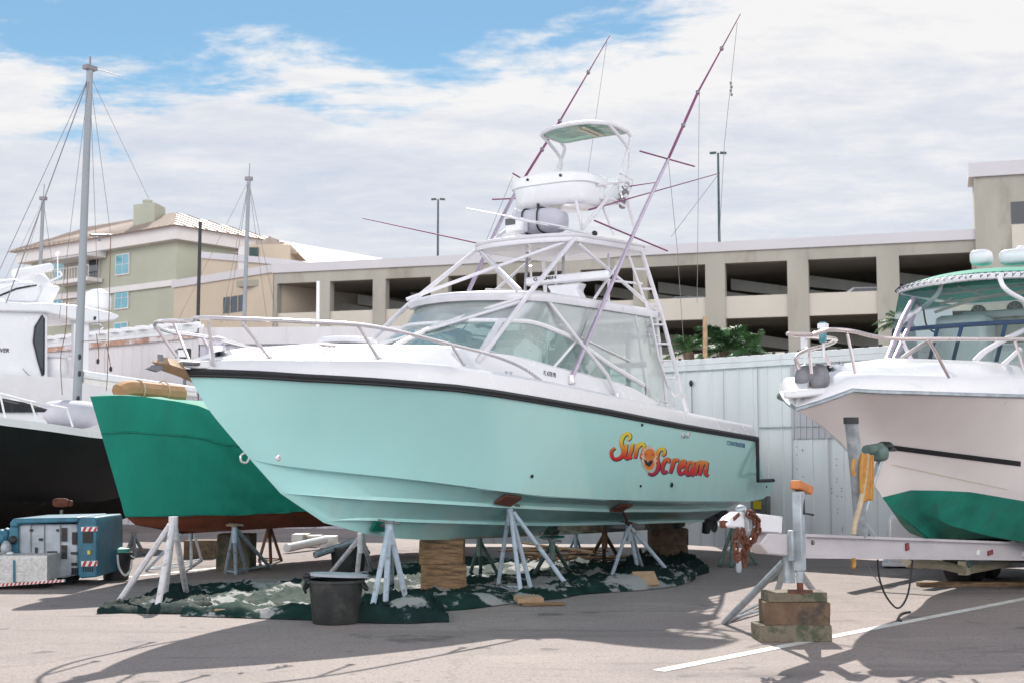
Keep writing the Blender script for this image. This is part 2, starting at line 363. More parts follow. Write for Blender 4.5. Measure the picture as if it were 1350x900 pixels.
# cloud brightness: white tops, lavender-grey undersides lower down
sh = mth('ADD', mth('MULTIPLY', zc, 2.9), mth('ADD', mth('MULTIPLY', mth('SUBTRACT', n2, .5), 1.2), mth('MULTIPLY', mth('SUBTRACT', n3, .5), 1.0)))
cr = N.new('ShaderNodeValToRGB'); e = cr.color_ramp.elements
e[0].position = .05; e[0].color = (.62, .73, .88, 1); e[1].position = .82; e[1].color = (1.06, 1.04, 1.03, 1)
k = e.new(.32); k.color = (.75, .80, .91, 1); k = e.new(.55); k.color = (.86, .88, .95, 1)
L.new(sh, cr.inputs['Fac'])
CLOUD = 6.4; SKYS = .055
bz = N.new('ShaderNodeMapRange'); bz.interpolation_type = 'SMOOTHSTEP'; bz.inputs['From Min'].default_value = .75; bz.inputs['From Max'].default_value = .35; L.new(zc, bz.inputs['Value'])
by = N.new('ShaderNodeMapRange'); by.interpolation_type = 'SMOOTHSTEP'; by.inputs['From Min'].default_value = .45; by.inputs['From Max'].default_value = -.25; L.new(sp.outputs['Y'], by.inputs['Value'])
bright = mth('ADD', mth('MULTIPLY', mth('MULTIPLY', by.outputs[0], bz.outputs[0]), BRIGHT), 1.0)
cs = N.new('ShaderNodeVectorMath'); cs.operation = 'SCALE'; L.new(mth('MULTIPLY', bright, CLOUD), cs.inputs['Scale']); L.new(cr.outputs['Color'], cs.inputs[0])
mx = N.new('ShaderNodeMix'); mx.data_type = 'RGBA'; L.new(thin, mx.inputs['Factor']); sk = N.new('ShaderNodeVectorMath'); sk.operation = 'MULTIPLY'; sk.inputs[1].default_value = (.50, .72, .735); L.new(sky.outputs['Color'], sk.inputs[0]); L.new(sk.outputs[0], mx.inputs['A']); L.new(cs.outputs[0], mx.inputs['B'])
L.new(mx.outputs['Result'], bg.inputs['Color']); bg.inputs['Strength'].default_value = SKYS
sun = bpy.data.lights.new('sun', 'SUN'); sun.energy = 2.8; sun.angle = math.radians(.5); sun.color = (1, .94, .86)
so = bpy.data.objects.new('sun', sun); col.objects.link(so)
az, el = math.radians(SUN_AZ), math.radians(SUN_EL)
sd = V3((math.sin(az)*math.cos(el), math.cos(az)*math.cos(el), math.sin(el)))
so.rotation_euler = sd.to_track_quat('Z', 'Y').to_euler(); so.location = (0, 20, 40)
cam = bpy.data.cameras.new('camera'); co = bpy.data.objects.new('camera', cam); col.objects.link(co); sc.camera = co
cam.sensor_fit = 'HORIZONTAL'; cam.sensor_width = 36; cam.lens = F/1350*36; cam.clip_end = 3000; cam.clip_start = .1
co.location = EYE; co.rotation_euler = (math.pi/2+PIT, 0, 0)
cam.dof.use_dof = True; cam.dof.focus_distance = 16.0; cam.dof.aperture_fstop = 3.2
sc.view_settings.view_transform = 'Standard'; sc.view_settings.look = 'None'; sc.view_settings.exposure = 1.35; sc.view_settings.gamma = 1
sc.render.engine = 'CYCLES'; sc.cycles.max_bounces = 8; sc.cycles.transparent_max_bounces = 16; sc.cycles.use_denoising = True
sc.cycles.caustics_reflective = False; sc.cycles.caustics_refractive = False
# ------------------------------------------------------------------ ground
def groundmat():
    m = mat('asphalt', (.318, .272, .258), .88, var=.14, scale=.35, c2=(.235, .21, .205), c2amt=(.5, .72), c2scale=.55, bump=.45, bscale=90, spec=.25); N, L = m.node_tree.nodes, m.node_tree.links
    b = N['Principled BSDF']; src = b.inputs['Base Color'].links[0].from_socket; tc = N.new('ShaderNodeTexCoord')
    def layer(src, scale, det, a, bb, cc, fac, stretch=None, vor=False):
        v = tc.outputs['Object']
        if stretch:
            mp = N.new('ShaderNodeMapping'); mp.inputs['Scale'].default_value = stretch; mp.inputs['Rotation'].default_value = (0, 0, .5); L.new(v, mp.inputs[0]); v = mp.outputs[0]
        if vor:
            nn = N.new('ShaderNodeTexNoise'); nn.inputs['Scale'].default_value = 1.2; nn.inputs['Detail'].default_value = 4; L.new(v, nn.inputs['Vector'])
            ad = N.new('ShaderNodeVectorMath'); ad.operation = 'ADD'; L.new(v, ad.inputs[0]); L.new(nn.outputs['Color'], ad.inputs[1])
            n = N.new('ShaderNodeTexVoronoi'); n.feature = 'DISTANCE_TO_EDGE'; n.inputs['Scale'].default_value = scale; L.new(ad.outputs[0], n.inputs['Vector']); o = n.outputs['Distance']
        else:
            n = N.new('ShaderNodeTexNoise'); n.inputs['Scale'].default_value = scale; n.inputs['Detail'].default_value = det; n.inputs['Roughness'].default_value = .65; L.new(v, n.inputs['Vector']); o = n.outputs['Fac']
        r = N.new('ShaderNodeMapRange'); r.interpolation_type = 'SMOOTHSTEP'; r.inputs['From Min'].default_value = a; r.inputs['From Max'].default_value = bb; r.inputs['To Max'].default_value = fac; L.new(o, r.inputs['Value'])
        x = N.new('ShaderNodeMix'); x.data_type = 'RGBA'; L.new(r.outputs[0], x.inputs['Factor']); L.new(src, x.inputs['A']); x.inputs['B'].default_value = (*cc, 1)
        return x.outputs['Result']
    src = layer(src, 34, 5, .50, .66, (.13, .115, .11), .7)
    src = layer(src, 60, 4, .56, .66, (.50, .46, .44), .6)
    src = layer(src, 9, 6, .54, .70, (.17, .15, .145), .45)
    src = layer(src, 1.1, 8, .58, .66, (.16, .145, .14), .5, (.35, 2.6, 1))
    src = layer(src, .55, 4, .62, .68, (.10, .09, .088), .6)
    src = layer(src, 1.35, 3, .655, .70, (.085, .078, .075), .55)
    src = layer(src, .35, 6, .56, .64, (.20, .175, .165), .5, (.25, 3.2, 1))
    src = layer(src, 2.2, 7, .60, .74, (.15, .135, .13), .55, (1, 2.2, 1))
    src = layer(src, .8, 5, .55, .75, (.42, .37, .34), .5, (.5, 1.6, 1))
    src = layer(src, .22, 3, .009, .0, (.17, .155, .145), .35, None, True)
    L.new(src, b.inputs['Base Color'])
groundmat()
g = MB(); g.poly([(-900, -30, 0), (900, -30, 0), (900, 1500, 0), (-900, 1500, 0)]); tag(g.build('ground', MT['asphalt'], smooth=0), kind='structure')
def ribbon(name, pts, wd, z=.004):
    a, b = V3(pts[0]), V3(pts[1]); d = (b-a).normalized(); s = V3((-d.y, d.x, 0))*wd/2; o = V3((0, 0, z)); m = MB()
    n = 60; rows = []
    for i in range(n+1):
        p = a+(b-a)*(i/n); j = noise.noise(p*3)*.012; rows.append([p+s*(1+j*3)+o, p-s*(1-j*3)+o])
    m.grid(rows); return tag(m.build(name, MT['line_paint'], smooth=0), kind='structure')
p0, p1 = gnd(868, 884), gnd(1350, 789)
ribbon('parking_line', (p0, p0+(p1-p0)*1.6), .12)
p0, p1 = gnd(112, 766), gnd(258, 751)
ribbon('parking_line', (p0, p0+(p1-p0)*1.8), .14)
# ------------------------------------------------------------------ background: parking garage
GA = V3((-14.8, 81.9, 0)); GD = V3((39.3, -12.6, 0)).normalized(); GN = V3((GD.y, -GD.x, 0))   # GN faces the yard
def gs(px):
    x = (px-675)/F; return (x*GA.y-GA.x)/(GD.x-x*GD.y)
def gz(px, py): s = gs(px); p = GA+GD*s; return CH+(at(px, py, p.y).z-CH)
def gp(s, z, out=0): p = GA+GD*s+GN*out; return V3((p.x, p.y, z))
def gbox(mb, s0, s1, z0, z1, o0, o1): mb.prism([gp(s0, z0, o0), gp(s1, z0, o0), gp(s1, z1, o0), gp(s0, z1, o0)], GN*(o1-o0))
zt, zuo, zub, zlo, zlb = gz(1115, 311.5), gz(1115, 340.5), gz(1115, 385), gz(1115, 414.6), gz(1115, 461)
gr = empty('parking_garage', gp(15, 0), 0, 'long tan concrete parking garage with two rows of dark openings behind the fence', 'parking garage')
G0 = gr.location.copy()
def gbuild(mb, name, m, **k):
    o = mb.build(name, m, None, **k); o.parent = gr; o.matrix_parent_inverse = Matrix.Translation(-G0); return o
ops = [(363, 416), (433, 490), (507, 567), (590, 655), (676, 744), (766, 836), (855, 932), (958, 1041), (1069, 1160), (1190, 1287)]
S = [(gs(a), gs(b)) for a, b in ops]; s_end = gs(1330)
colm = MB(); edges = [0.0]+[x for p in S for x in p]+[s_end]
for i in range(0, len(edges), 2):
    gbox(colm, edges[i], edges[i+1], 0, zuo, -.6, 0)
gbuild(colm, 'column_row', MT['conc'])
pp = MB(); gbox(pp, 0, s_end, zuo, zt-.55, -.6, .003); gbuild(pp, 'parapet', MT['conc'])
cp = MB(); gbox(cp, -.05, s_end, zt-.55, zt, -.8, .16); gbuild(cp, 'parapet_cap', MT['cap_metal'])
for i, (a, b) in enumerate(S):
    for q0, q1 in ((zlo, zub), (zlb-1.15, zlb), (0, zlb-3.2)):
        bd = MB(); gbox(bd, a, b, q0, q1, -.45, -.12); gbuild(bd, 'spandrel', MT['conc_band'])
sl = MB()
fh = zuo-zlo
for z in (zuo+.01, zlo+.01, zlo-fh): gbox(sl, -3, s_end+14, z, z+.4, -18, -.65)
gbox(sl, -3, s_end+14, 0, zt-.6, -19, -18)
gbuild(sl, 'floor_slab', MT['conc_in'])
rm = MB()
for (a, b) in S:
    for zo, zb in ((zuo, zub), (zlo, zlb)):
        h = zo-zb; q = [gp(a-.4, zo-.10*h, -5), gp(b+2.5, zo-.72*h, -5), gp(b+2.5, zo-.98*h, -5), gp(a-.4, zo-.46*h, -5)]
        rm.prism(q, GN*-.8)
gbuild(rm, 'ramp_beam', MT['conc'])
def garage_car(px, z, back, flip, m, label):
    s = gs(px); b = gp(s, z, -back); r = empty('parked_car', b, math.atan2(GD.y, GD.x), label, 'car', 'cars inside the garage'); k = -1 if flip else 1
    q = MB(); q.prism([(k*x, -.9, zz) for x, zz in ((-2.2, .3), (2.2, .3), (2.25, .75), (1.3, .95), (.6, 1.42), (-1.0, 1.45), (-1.7, 1.0), (-2.2, .9))], (0, 1.8, 0)); q.build('body', MT[m], r, bevel=.08)
    q = MB(); q.prism([(k*x, -.92, zz) for x, zz in ((1.1, .97), (.55, 1.36), (-.9, 1.38), (-1.4, 1.0))], (0, .03, 0)); q.build('window', MT['dark_window'], r)
    for x in (-1.4, 1.4):
        q = MB(); q.lathe((k*x, -.88, .33), [(.33, -.1), (.33, .1)], 16, axis=(0, 1, 0)); q.build('wheel', MT['tyre'], r)
    q = MB(); q.box((k*2.2, -.6, .72), (.12, .3, .12)); q.build('headlight', MT['gel_white'], r)
garage_car(905, zub-1.05, 3.2, False, 'machine_grey', 'grey parked car glimpsed inside the upper garage bay right of the ladder')
garage_car(1150, zub-.95, 3.0, False, 'gel_white', 'white parked car glimpsed in the upper garage bay left of the green hardtop')
garage_car(455, zub-1.0, 4.0, True, 'blue_dark', 'dark blue parked car in the upper garage bay left of the tower')
# left turned wing: plain wall with one small window
WL = at(226, 371, 89.5); WL.z = 0; WR = gp(0, 0)
wd = (WR-WL).normalized(); wn = V3((wd.y, -wd.x, 0))
def wp(px, z, out=0):
    x = (px-675)/F; s = (x*WL.y-WL.x)/(wd.x-x*wd.y); p = WL+wd*s+wn*out; return V3((p.x, p.y, z))
def wz(px, py): p = wp(px, 0); return at(px, py, p.y).z
wb = MB(); wb.prism([wp(226, 0), wp(357.5, 0), wp(357.5, zt-.5), wp(226, zt-.5)], -wn*14); gbuild(wb, 'stair_wall', MT['stucco_tan'])
wb = MB(); wb.prism([wp(225, zt-.5, .15), wp(359, zt-.5, .15), wp(359, zt, .15), wp(225, zt, .15)], -wn*14); gbuild(wb, 'parapet_cap', MT['cap_metal'])
za, zb = wz(305, 391), wz(305, 412)
wb = MB(); wb.prism([wp(293, zb, .02), wp(322, zb, .02), wp(322, za, .02), wp(293, za, .02)], wn*.05)
fr = gbuild(wb, 'window', MT['dark_window']); wb = MB()
for px in (293, 303, 313, 322): wb.prism([wp(px-.3, zb, .07), wp(px+.3, zb, .07), wp(px+.3, za, .07), wp(px-.3, za, .07)], wn*.04)
mo = wb.build('mullion', MT['stucco_tan']); mo.parent = fr
# upper set-back block
wb = MB(); zu = wz(290, 331); wb.prism([wp(229, zt-.4, -2), wp(340, zt-.4, -2), wp(343, zu-1.2, -2), wp(229, zu+.3, -2)], -wn*8); gbuild(wb, 'upper_block', MT['stucco_tan'])
wb = MB(); wb.prism([wp(228, zu+.3, -1.8), wp(345, zu-1.2, -1.8), wp(345, zu-.8, -1.8), wp(228, zu+.75, -1.8)], -wn*8); gbuild(wb, 'block_cap', MT['cap_metal'])
wb = MB(); wb.prism([wp(278, zt-.2, -1.98), wp(286, zt-.2, -1.98), wp(286, zt+2.0, -1.98), wp(278, zt+2.0, -1.98)], wn*.05); gbuild(wb, 'door', MT['stucco_white'])
# right stair tower
zr = gz(1290, 236); zc0 = gz(1290, 218)
tw = MB(); s0 = gs(1292.5); gbox(tw, s0, s0+12, 0, zr, -2.2, .3)
tower = gbuild(tw, 'stair_tower', MT['conc'])
tw = MB(); gbox(tw, s0-.25, s0+12.2, zr, zr+.75, -2.3, .5); gbuild(tw, 'parapet_cap', MT['cap_metal'])
tw = MB(); s1 = gs(1341); gbox(tw, s1, s1+4, gz(1341, 297), gz(1341, 268), .303, .32); gbuild(tw, 'tower_window', MT['dark_window'])
tw = MB(); gbox(tw, s1, s1+4, gz(1341, 330), gz(1341, 298), .303, .36); gbuild(tw, 'spandrel', MT['conc_band'])
# light poles on the garage roof
def lightpole(px, ytop, back, label):
    s = gs(px)
    for _ in range(6): b = gp(s, zt, -back); s += (px-proj(b)[0])/F*b.y*1.05
    b = gp(s, zt, -back); t = at(px, ytop, b.y)
    r = empty('light_pole', b, 0, label, 'light pole', 'light poles on the garage roof'); h = t.z-zt; k = b.y/75
    m = MB(); m.tube([(0, 0, -1), (0, 0, h)], .085, 8, r2=.06); m.build('pole', MT['pole_dark'], r)
    m = MB(); m.box((.3, 0, h), (.36, .24, .10), ry=.06); m.build('lamp_head', MT['pole_dark'], r)
    m = MB(); m.box((-.3, 0, h), (.36, .24, .10), ry=-.06); m.build('lamp_head', MT['pole_dark'], r)
lightpole(948.5, 202, 3, 'tall dark light pole with twin heads on the garage roof, beside the right outrigger')
lightpole(577, 263, 12, 'shorter dark light pole with twin heads on the garage roof, left of the boat tower')
ve = MB(); b = gp(gs(600), zt, -9)
ve.prism([b+V3((-1.6, 0, .05)), b+V3((1.6, 0, .05)), b+V3((1.5, 0, .45)), b+V3((.9, 0, .75)), b+V3((-.6, 0, .75)), b+V3((-1.2, 0, .45))], (0, 1.6, 0))
vr = tag(ve.build('parked_car', MT['pole_dark'], bevel=.1), 'dark parked car roof showing above the garage parapet', 'car')
ve = MB(); ve.prism([b+V3((-.95, -.01, .47)), b+V3((.95, -.01, .47)), b+V3((.75, -.01, .7)), b+V3((-.6, -.01, .7))], (0, -.02, 0)); o = ve.build('window', MT['dark_window'], vr)
# ------------------------------------------------------------------ hotel building
HC, HL, HR = V3((-28.8, 113, 0)), V3((-46.0, 126, 0)), V3((-22.6, 120.5, 0))
hd = (HC-HL).normalized(); hn = V3((hd.y, -hd.x, 0)); hr = (HR-HC).normalized(); hrn = V3((hr.y, -hr.x, 0))
def hp(px, z=0, out=0):
    x = (px-675)/F; s = (x*HL.y-HL.x)/(hd.x-x*hd.y); p = HL+hd*s+hn*out; return V3((p.x, p.y, z))
def hz(px, py): return at(px, py, hp(px).y).z
hb = empty('apartment_building', HC, 0, 'green and tan apartment building with pale hipped metal roof and square chimney', 'building'); H0 = HC.copy()
def hbuild(mb, name, m, **k):
    o = mb.build(name, m, None, **k); o.parent = hb; o.matrix_parent_inverse = Matrix.Translation(-H0); return o
ze = hz(229, 318)
BK = HL+(HR-HC)*1.2
m = MB(); m.prism([HL, HC, HR, BK], (0, 0, ze)); hbuild(m, 'wall', MT['stucco_green'])
m = MB(); q = [HL-hd*1.2+hn*.9, HC+hd*.9+hn*.9, HR+hrn*.9+hr*1, BK-hd]
m.prism([V3((p.x, p.y, ze)) for p in q], (0, 0, 1.1)); hbuild(m, 'eave_fascia', MT['stucco_white'])
A1, A2 = at(232.6, 280.4, 119), at(117, 300, 131)
e = [V3((p.x, p.y, ze+1.1)) for p in [HL-hd*2+hn*1.5, HC+hd*1.5+hn*1.5, HR+hrn*1.5+hr*1.5, BK-hd*2]]
m = MB(); m.add(e+[A1, A2], [(0, 1, 4, 5), (1, 2, 4), (2, 3, 5, 4), (3, 0, 5), (3, 2, 1, 0)])
for i in range(34):
    t = i/33; a = e[0].lerp(e[1], t); b2 = A2.lerp(A1, min(max((t-.12)/.72, 0), 1)) if .12 < t < .84 else (e[0].lerp(A2, t/.12) if t <= .12 else e[1].lerp(A1, (1-t)/.16))
    m.tube([a+V3((0, 0, .05)), b2+V3((0, 0, .05))], .05, 4)
for i in range(12):
    t = i/11; a = e[1].lerp(e[2], t); b2 = e[1].lerp(A1, min(t*2, 1)) if t < .5 else e[2].lerp(A1, min((1-t)*2, 1))
    m.tube([a+V3((0, 0, .05)), b2+V3((0, 0, .05))], .05, 4)
roof = hbuild(m, 'roof', MT['roof_tan'], smooth=0)
c0, c1 = at(175, 313, 118), at(203, 308, 117)
m = MB(); zt1 = at(189, 270, 118).z; m.prism([V3((c0.x, 118, c0.z-.8)), V3((c1.x, 117, c0.z-.8)), V3((c1.x+.3, 119.5, c0.z-.8)), V3((c0.x+.3, 120.2, c0.z-.8))], (0, 0, zt1-c0.z+.8))
ch = hbuild(m, 'chimney', MT['stucco_green'])
m = MB(); m.lathe(((c0.x+c1.x)/2, 118.6, zt1), [(.4, 0), (.4, .35), (.45, .35), (.45, .5)], 12); o = m.build('chimney_cap', MT['stucco_green']); o.parent = ch
m = MB(); m.prism([hp(55, hz(229, 377), .02), hp(229.4, hz(229, 377), .02), hp(229.4, hz(229, 369), .02), hp(55, hz(229, 369), .02)], hn*.25); hbuild(m, 'floor_band', MT['stucco_white'])
def hwin(px0, px1, y0, y1, ref):
    za, zb = hz(ref, y0), hz(ref, y1); m = MB()
    m.prism([hp(px0, zb, .02), hp(px1, zb, .02), hp(px1, za, .02), hp(px0, za, .02)], hn*.12); f = hbuild(m, 'window', MT['stucco_white'])
    m = MB(); xm = (px0+px1)/2
    for a, b in ((px0+1, xm-.5), (xm+.5, px1-1)):
        for k0, k1 in ((.06, .5), (.53, .95)): m.prism([hp(a, zb+(za-zb)*k0, .145), hp(b, zb+(za-zb)*k0, .145), hp(b, zb+(za-zb)*k1, .145), hp(a, zb+(za-zb)*k1, .145)], hn*.02)
    o = m.build('pane', MT['teal_glass']); o.parent = f
hwin(149, 167, 335, 363, 158); hwin(149, 167, 379, 408, 158); hwin(149, 167, 425, 450, 158); hwin(67, 80, 345, 372, 74); hwin(67, 80, 389, 415, 74)
# balcony bay
m = MB(); za, zb = hz(105, 336), hz(105, 372)
for (y0, y1) in ((338, 376), (386, 420)):
    z1, z0 = hz(105, y0), hz(105, y1)
    m.prism([hp(83, z0, .02), hp(128, z0, .02), hp(128, z1, .02), hp(83, z1, .02)], hn*.04)
hbuild(m, 'balcony_opening', MT['conc'])
for y in (372, 418):
    z0 = hz(105, y+4); m = MB(); m.prism([hp(80, z0, .1), hp(132, z0, .1), hp(132, z0+.35, .1), hp(80, z0+.35, .1)], hn*1.6)
    bal = hbuild(m, 'balcony', MT['stucco_white']); m = MB()
    for i in range(15):
        p = hp(80+52*i/14, z0+.35, 1.6); m.tube([p, p+V3((0, 0, 1.05))], .03, 4)
    m.tube([hp(80, z0+1.4, 1.6), hp(132, z0+1.4, 1.6)], .05, 4); o = m.build('railing', MT['stucco_white']); o.parent = bal
    m = MB(); m.prism([hp(113, z0+.35, .05), hp(125, z0+.35, .05), hp(125, z0+2.5, .05), hp(113, z0+2.5, .05)], hn*.05); o = m.build('balcony_door', MT['dark_window']); o.parent = bal
m = MB(); z0 = hz(105, 345); m.prism([hp(80, z0, .1), hp(80, z0+.8, .1), hp(80, z0+.0, 2.2)], hp(136)-hp(80)); hbuild(m, 'awning', MT['stucco_white'])
# pavilion and rear roof of the hotel
pv = empty('pavilion', at(356, 340, 100), 0, 'small tan rooftop pavilion with pale pyramid roof behind the garage', 'pavilion'); pvl = pv.location.copy()
c = at(356, 334, 100); zz = at(356, 331, 100).z
m = MB(); m.box((c.x+.15, 100, zz-3.0), (3.3, 3.2, 6.5)); o = m.build('wall', MT['stucco_tan']); o.parent = pv; o.matrix_parent_inverse = Matrix.Translation(-pvl)
ap = at(356, 312, 100); r_ = 2.45; y_ = 100; zb_ = at(330, 333, 98).z
m = MB(); m.add([(ap.x-r_, y_-r_+1, zb_), (ap.x+r_, y_-r_+1, zb_), (ap.x+r_, y_+r_, zb_), (ap.x-r_, y_+r_, zb_), (ap.x, y_, ap.z)], [(0, 1, 4), (1, 2, 4), (2, 3, 4), (3, 0, 4), (3, 2, 1, 0)])
for i in range(9):
    t = i/8; a = V3((ap.x-r_+2*r_*t, y_-r_+1, zb_+.04)); b2 = V3((ap.x, y_, ap.z)); m.tube([a, a.lerp(b2, 1-abs(t-.5)*1.9)], .04, 4)
o = m.build('roof', MT['roof_tan'], smooth=0); o.parent = pv; o.matrix_parent_inverse = Matrix.Translation(-pvl)
m = MB(); m.box((c.x-.9, 98.37, zz-1), (.7, .06, 2.0)); o = m.build('door', MT['pole_dark']); o.parent = pv; o.matrix_parent_inverse = Matrix.Translation(-pvl)
rb = empty('rear_building', at(440, 345, 125), 0, 'far building wing showing only its long pale sloping metal roof', 'building'); rbl = rb.location.copy()
def rbuild(m, n, mm, **k): o = m.build(n, mm, None, **k); o.parent = rb; o.matrix_parent_inverse = Matrix.Translation(-rbl)
q = [at(372, 318, 128), at(508, 342, 118), at(508, 352, 112), at(300, 352, 112), at(300, 316, 128)]
m = MB(); m.poly([q[4], q[0], q[1], q[2], q[3]]); b0 = V3((0, 14, -.3)); m.poly([q[4], q[0], q[0]+b0, q[4]+b0]); m.poly([q[0], q[1], q[1]+b0, q[0]+b0]); rbuild(m, 'roof', MT['roof_tan'], smooth=0)
m = MB(); m.prism([V3((q[3].x, 113, 0)), V3((q[2].x-.5, 113, 0)), V3((q[2].x-.5, 130, 0)), V3((q[3].x, 130, 0))], (0, 0, q[2].z-.3)); rbuild(m, 'wall', MT['stucco_tan'])
# ------------------------------------------------------------------ yard walls of metal siding
def fence(name, P, Q, z0, z1, m, label, cat, pitch=.3, cap=True, capm='siding', clips=0, parent=None):
    P, Q = V3(P), V3(Q); d = (Q-P); Ln = d.length; d.normalize(); n = V3((d.y, -d.x, 0))
    r = empty(name, (P+Q)/2, 0, label, cat); b = r.location.copy()
    mb = MB(); pts = []; s = 0
    while s < Ln:
        for o, k in ((0, 0), (0, pitch*.82), (.022, pitch*.86), (.022, pitch*.95), (0, pitch*.99)):
            if s+k <= Ln: pts.append(P+d*(s+k)+n*o-b)
        s += pitch
    pts.append(Q-b)
    nz_ = 6
    mb.grid([[p+V3((0, 0, z0+(z1-z0)*i/nz_)) for p in pts] for i in range(nz_+1)])
    mb.grid([[pts[0]-n*.12+V3((0, 0, z)), pts[-1]-n*.12+V3((0, 0, z))] for z in (z0, z1)])
    mb.build('siding_panel', MT[m], r, smooth=0)
    if cap:
        c = MB(); c.prism([P-b+n*.06+V3((0, 0, z1)), Q-b+n*.06+V3((0, 0, z1)), Q-b+n*.06+V3((0, 0, z1+.11)), P-b+n*.06+V3((0, 0, z1+.11))], -n*.22)
        c.prism([P-b+n*.07+V3((0, 0, z1-.10)), Q-b+n*.07+V3((0, 0, z1-.10)), Q-b+n*.07+V3((0, 0, z1-.002)), P-b+n*.07+V3((0, 0, z1-.002))], -n*.04)
        c.build('cap_rail', MT[capm], r, bevel=.01)
    return r, P-b, d, n, Ln
r, P, d, n, Ln = fence('metal_fence', (2.6, 25.17, 0), (12.5, 15.05, 0), .08, 3.36, 'siding', 'white ribbed metal fence with pale cap behind the mint boat stern', 'fence')
k = MB(); k.box((0, 0, 0), (.05, .05, .035)); k = k.build('cap_clip', MT['rubber'], r); s = .25
while s < Ln:
    c = k if s == .25 else k.copy(); c.location = P+d*s+n*.03+V3((0, 0, 3.485))
    if c is not k: col.objects.link(c)
    s += .26
def on(s0, s1, z0, z1, m, name, o=.026):
    q = MB(); q.prism([P+d*s0+n*o+V3((0, 0, z0)), P+d*s1+n*o+V3((0, 0, z0)), P+d*s1+n*o+V3((0, 0, z1)), P+d*s0+n*o+V3((0, 0, z1))], n*.012); return q.build(name, MT[m], r, smooth=0)
sx = lambda px: ((px-675)/F*25.17-2.6)/(d.x-(px-675)/F*d.y)
zy = lambda px, py: at(px, py, 25.17+d.y*sx(px)).z
on(sx(1044.5), sx(1108), zy(1046, 578), zy(1046, 478), 'siding_patch', 'patch_panel')
for px in list(range(1046, 1110, 8)):
    on(sx(px), sx(px)+.035, zy(1046, 577.5), zy(1046, 478.5), 'siding_patch', 'patch_rib', .04)
for px in (955, 1000, 1044, 1093): on(sx(px), sx(px)+.012, .1, 3.26, 'siding_dirty', 'panel_seam', .024)
q = MB(); q.tube([P+d*sx(1003)+n*.05+V3((0, 0, zy(1003, 563.5))), P+d*sx(1200)+n*.05+V3((0, 0, zy(1003, 563.5)))], .012, 6); q.build('conduit', MT['galv'], r)
q = MB(); rnd = random.Random(3)
for i in range(26): q.blob(P+d*sx(rnd.choice((1050, 1058, 1095, 1102, 1108)))+n*.025+V3((0, 0, .4+rnd.random()*1.6)), (.009, .009, .009), 6, 4)
q.build('rivets', MT['rubber'], r)
q = MB(); q.blob(P+d*sx(913.5)+n*.05+V3((0, 0, zy(913, 505))), (.035, .03, .06), 8, 6); q.tube([P+d*sx(914)+n*.04+V3((0, 0, zy(913, 505))), P+d*sx(914)+n*.04+V3((0, 0, zy(913, 560)))], .006, 5); q.build('cable_box', MT['rubber'], r)
q = MB(); q.box(P+d*sx(1003)+n*.06+V3((0, 0, zy(1003, 666))), (.34, .1, .34), rz=math.atan2(d.y, d.x)); mb_ = q.build('meter_box', MT['galv_dark'], r)
q = MB(); q.box(P+d*sx(1002)+n*.13+V3((0, 0, zy(1003, 665))), (.14, .06, .14), rz=math.atan2(d.y, d.x)); q.build('valve', MT['yellow'], mb_)
fence('metal_fence', (-1.5, 25.3, 0), (2.585, 25.12, 0), .06, 3.34, 'siding', 'white metal fence running low behind the mint boat keel blocks', 'fence')
r, P, d, n, Ln = fence('shed_wall', (-15.3, 38.8, 0), (-7.7, 32.5, 0), .0, 4.85, 'siding_left', 'long white metal wall with rusty stained top edge behind the green covered boat', 'wall', pitch=.42)
q = MB(); q.prism([P+n*.09+V3((0, 0, 4.62)), P+d*Ln+n*.09+V3((0, 0, 4.62)), P+d*Ln+n*.09+V3((0, 0, 4.74)), P+n*.09+V3((0, 0, 4.74))], -n*.02); q.build('rust_streak', MT['rust_edge'], r)
q = MB(); s = .2
while s < Ln: q.box(P+d*s+V3((0, 0, 5.0)), (.34, .4, .1), rz=math.atan2(d.y, d.x)); s += .62
q.build('roof_rib', MT['gel_white'], r)
r, P, d, n, Ln = fence('container_wall', (-7.66, 32.45, 0), (-2.7, 32.1, 0), .0, 4.75, 'siding_dirty', 'stained ribbed white wall seen above the mint boat foredeck', 'wall', pitch=.5)
q = MB(); q.prism([P+n*.09+V3((0, 0, 4.45)), P+d*Ln+n*.09+V3((0, 0, 4.45)), P+d*Ln+n*.09+V3((0, 0, 4.86)), P+n*.09+V3((0, 0, 4.86))], -n*.02); q.build('fascia', MT['siding_left'], r)
p = at(243, 466, 31.5)
r = empty('flood_lamp', p, 0, 'black framed flood lamp standing before the white wall, beside the mint bow', 'lamp')
m = MB(); m.box((0, 0, 0), (.30, .16, .26)); m.build('housing', MT['rubber'], r, bevel=.02)
m = MB(); m.box((-.02, -.09, .0), (.21, .02, .17)); m.build('lens', MT['gel_white'], r)
m = MB(); m.tube([(-.2, 0, .1), (-.2, 0, -.25), (.1, 0, -.27)], .02, 6); m.tube([(0, .1, 0), (0, .1, -3.9)], .04, 6); m.build('bracket', MT['galv_dark'], r)
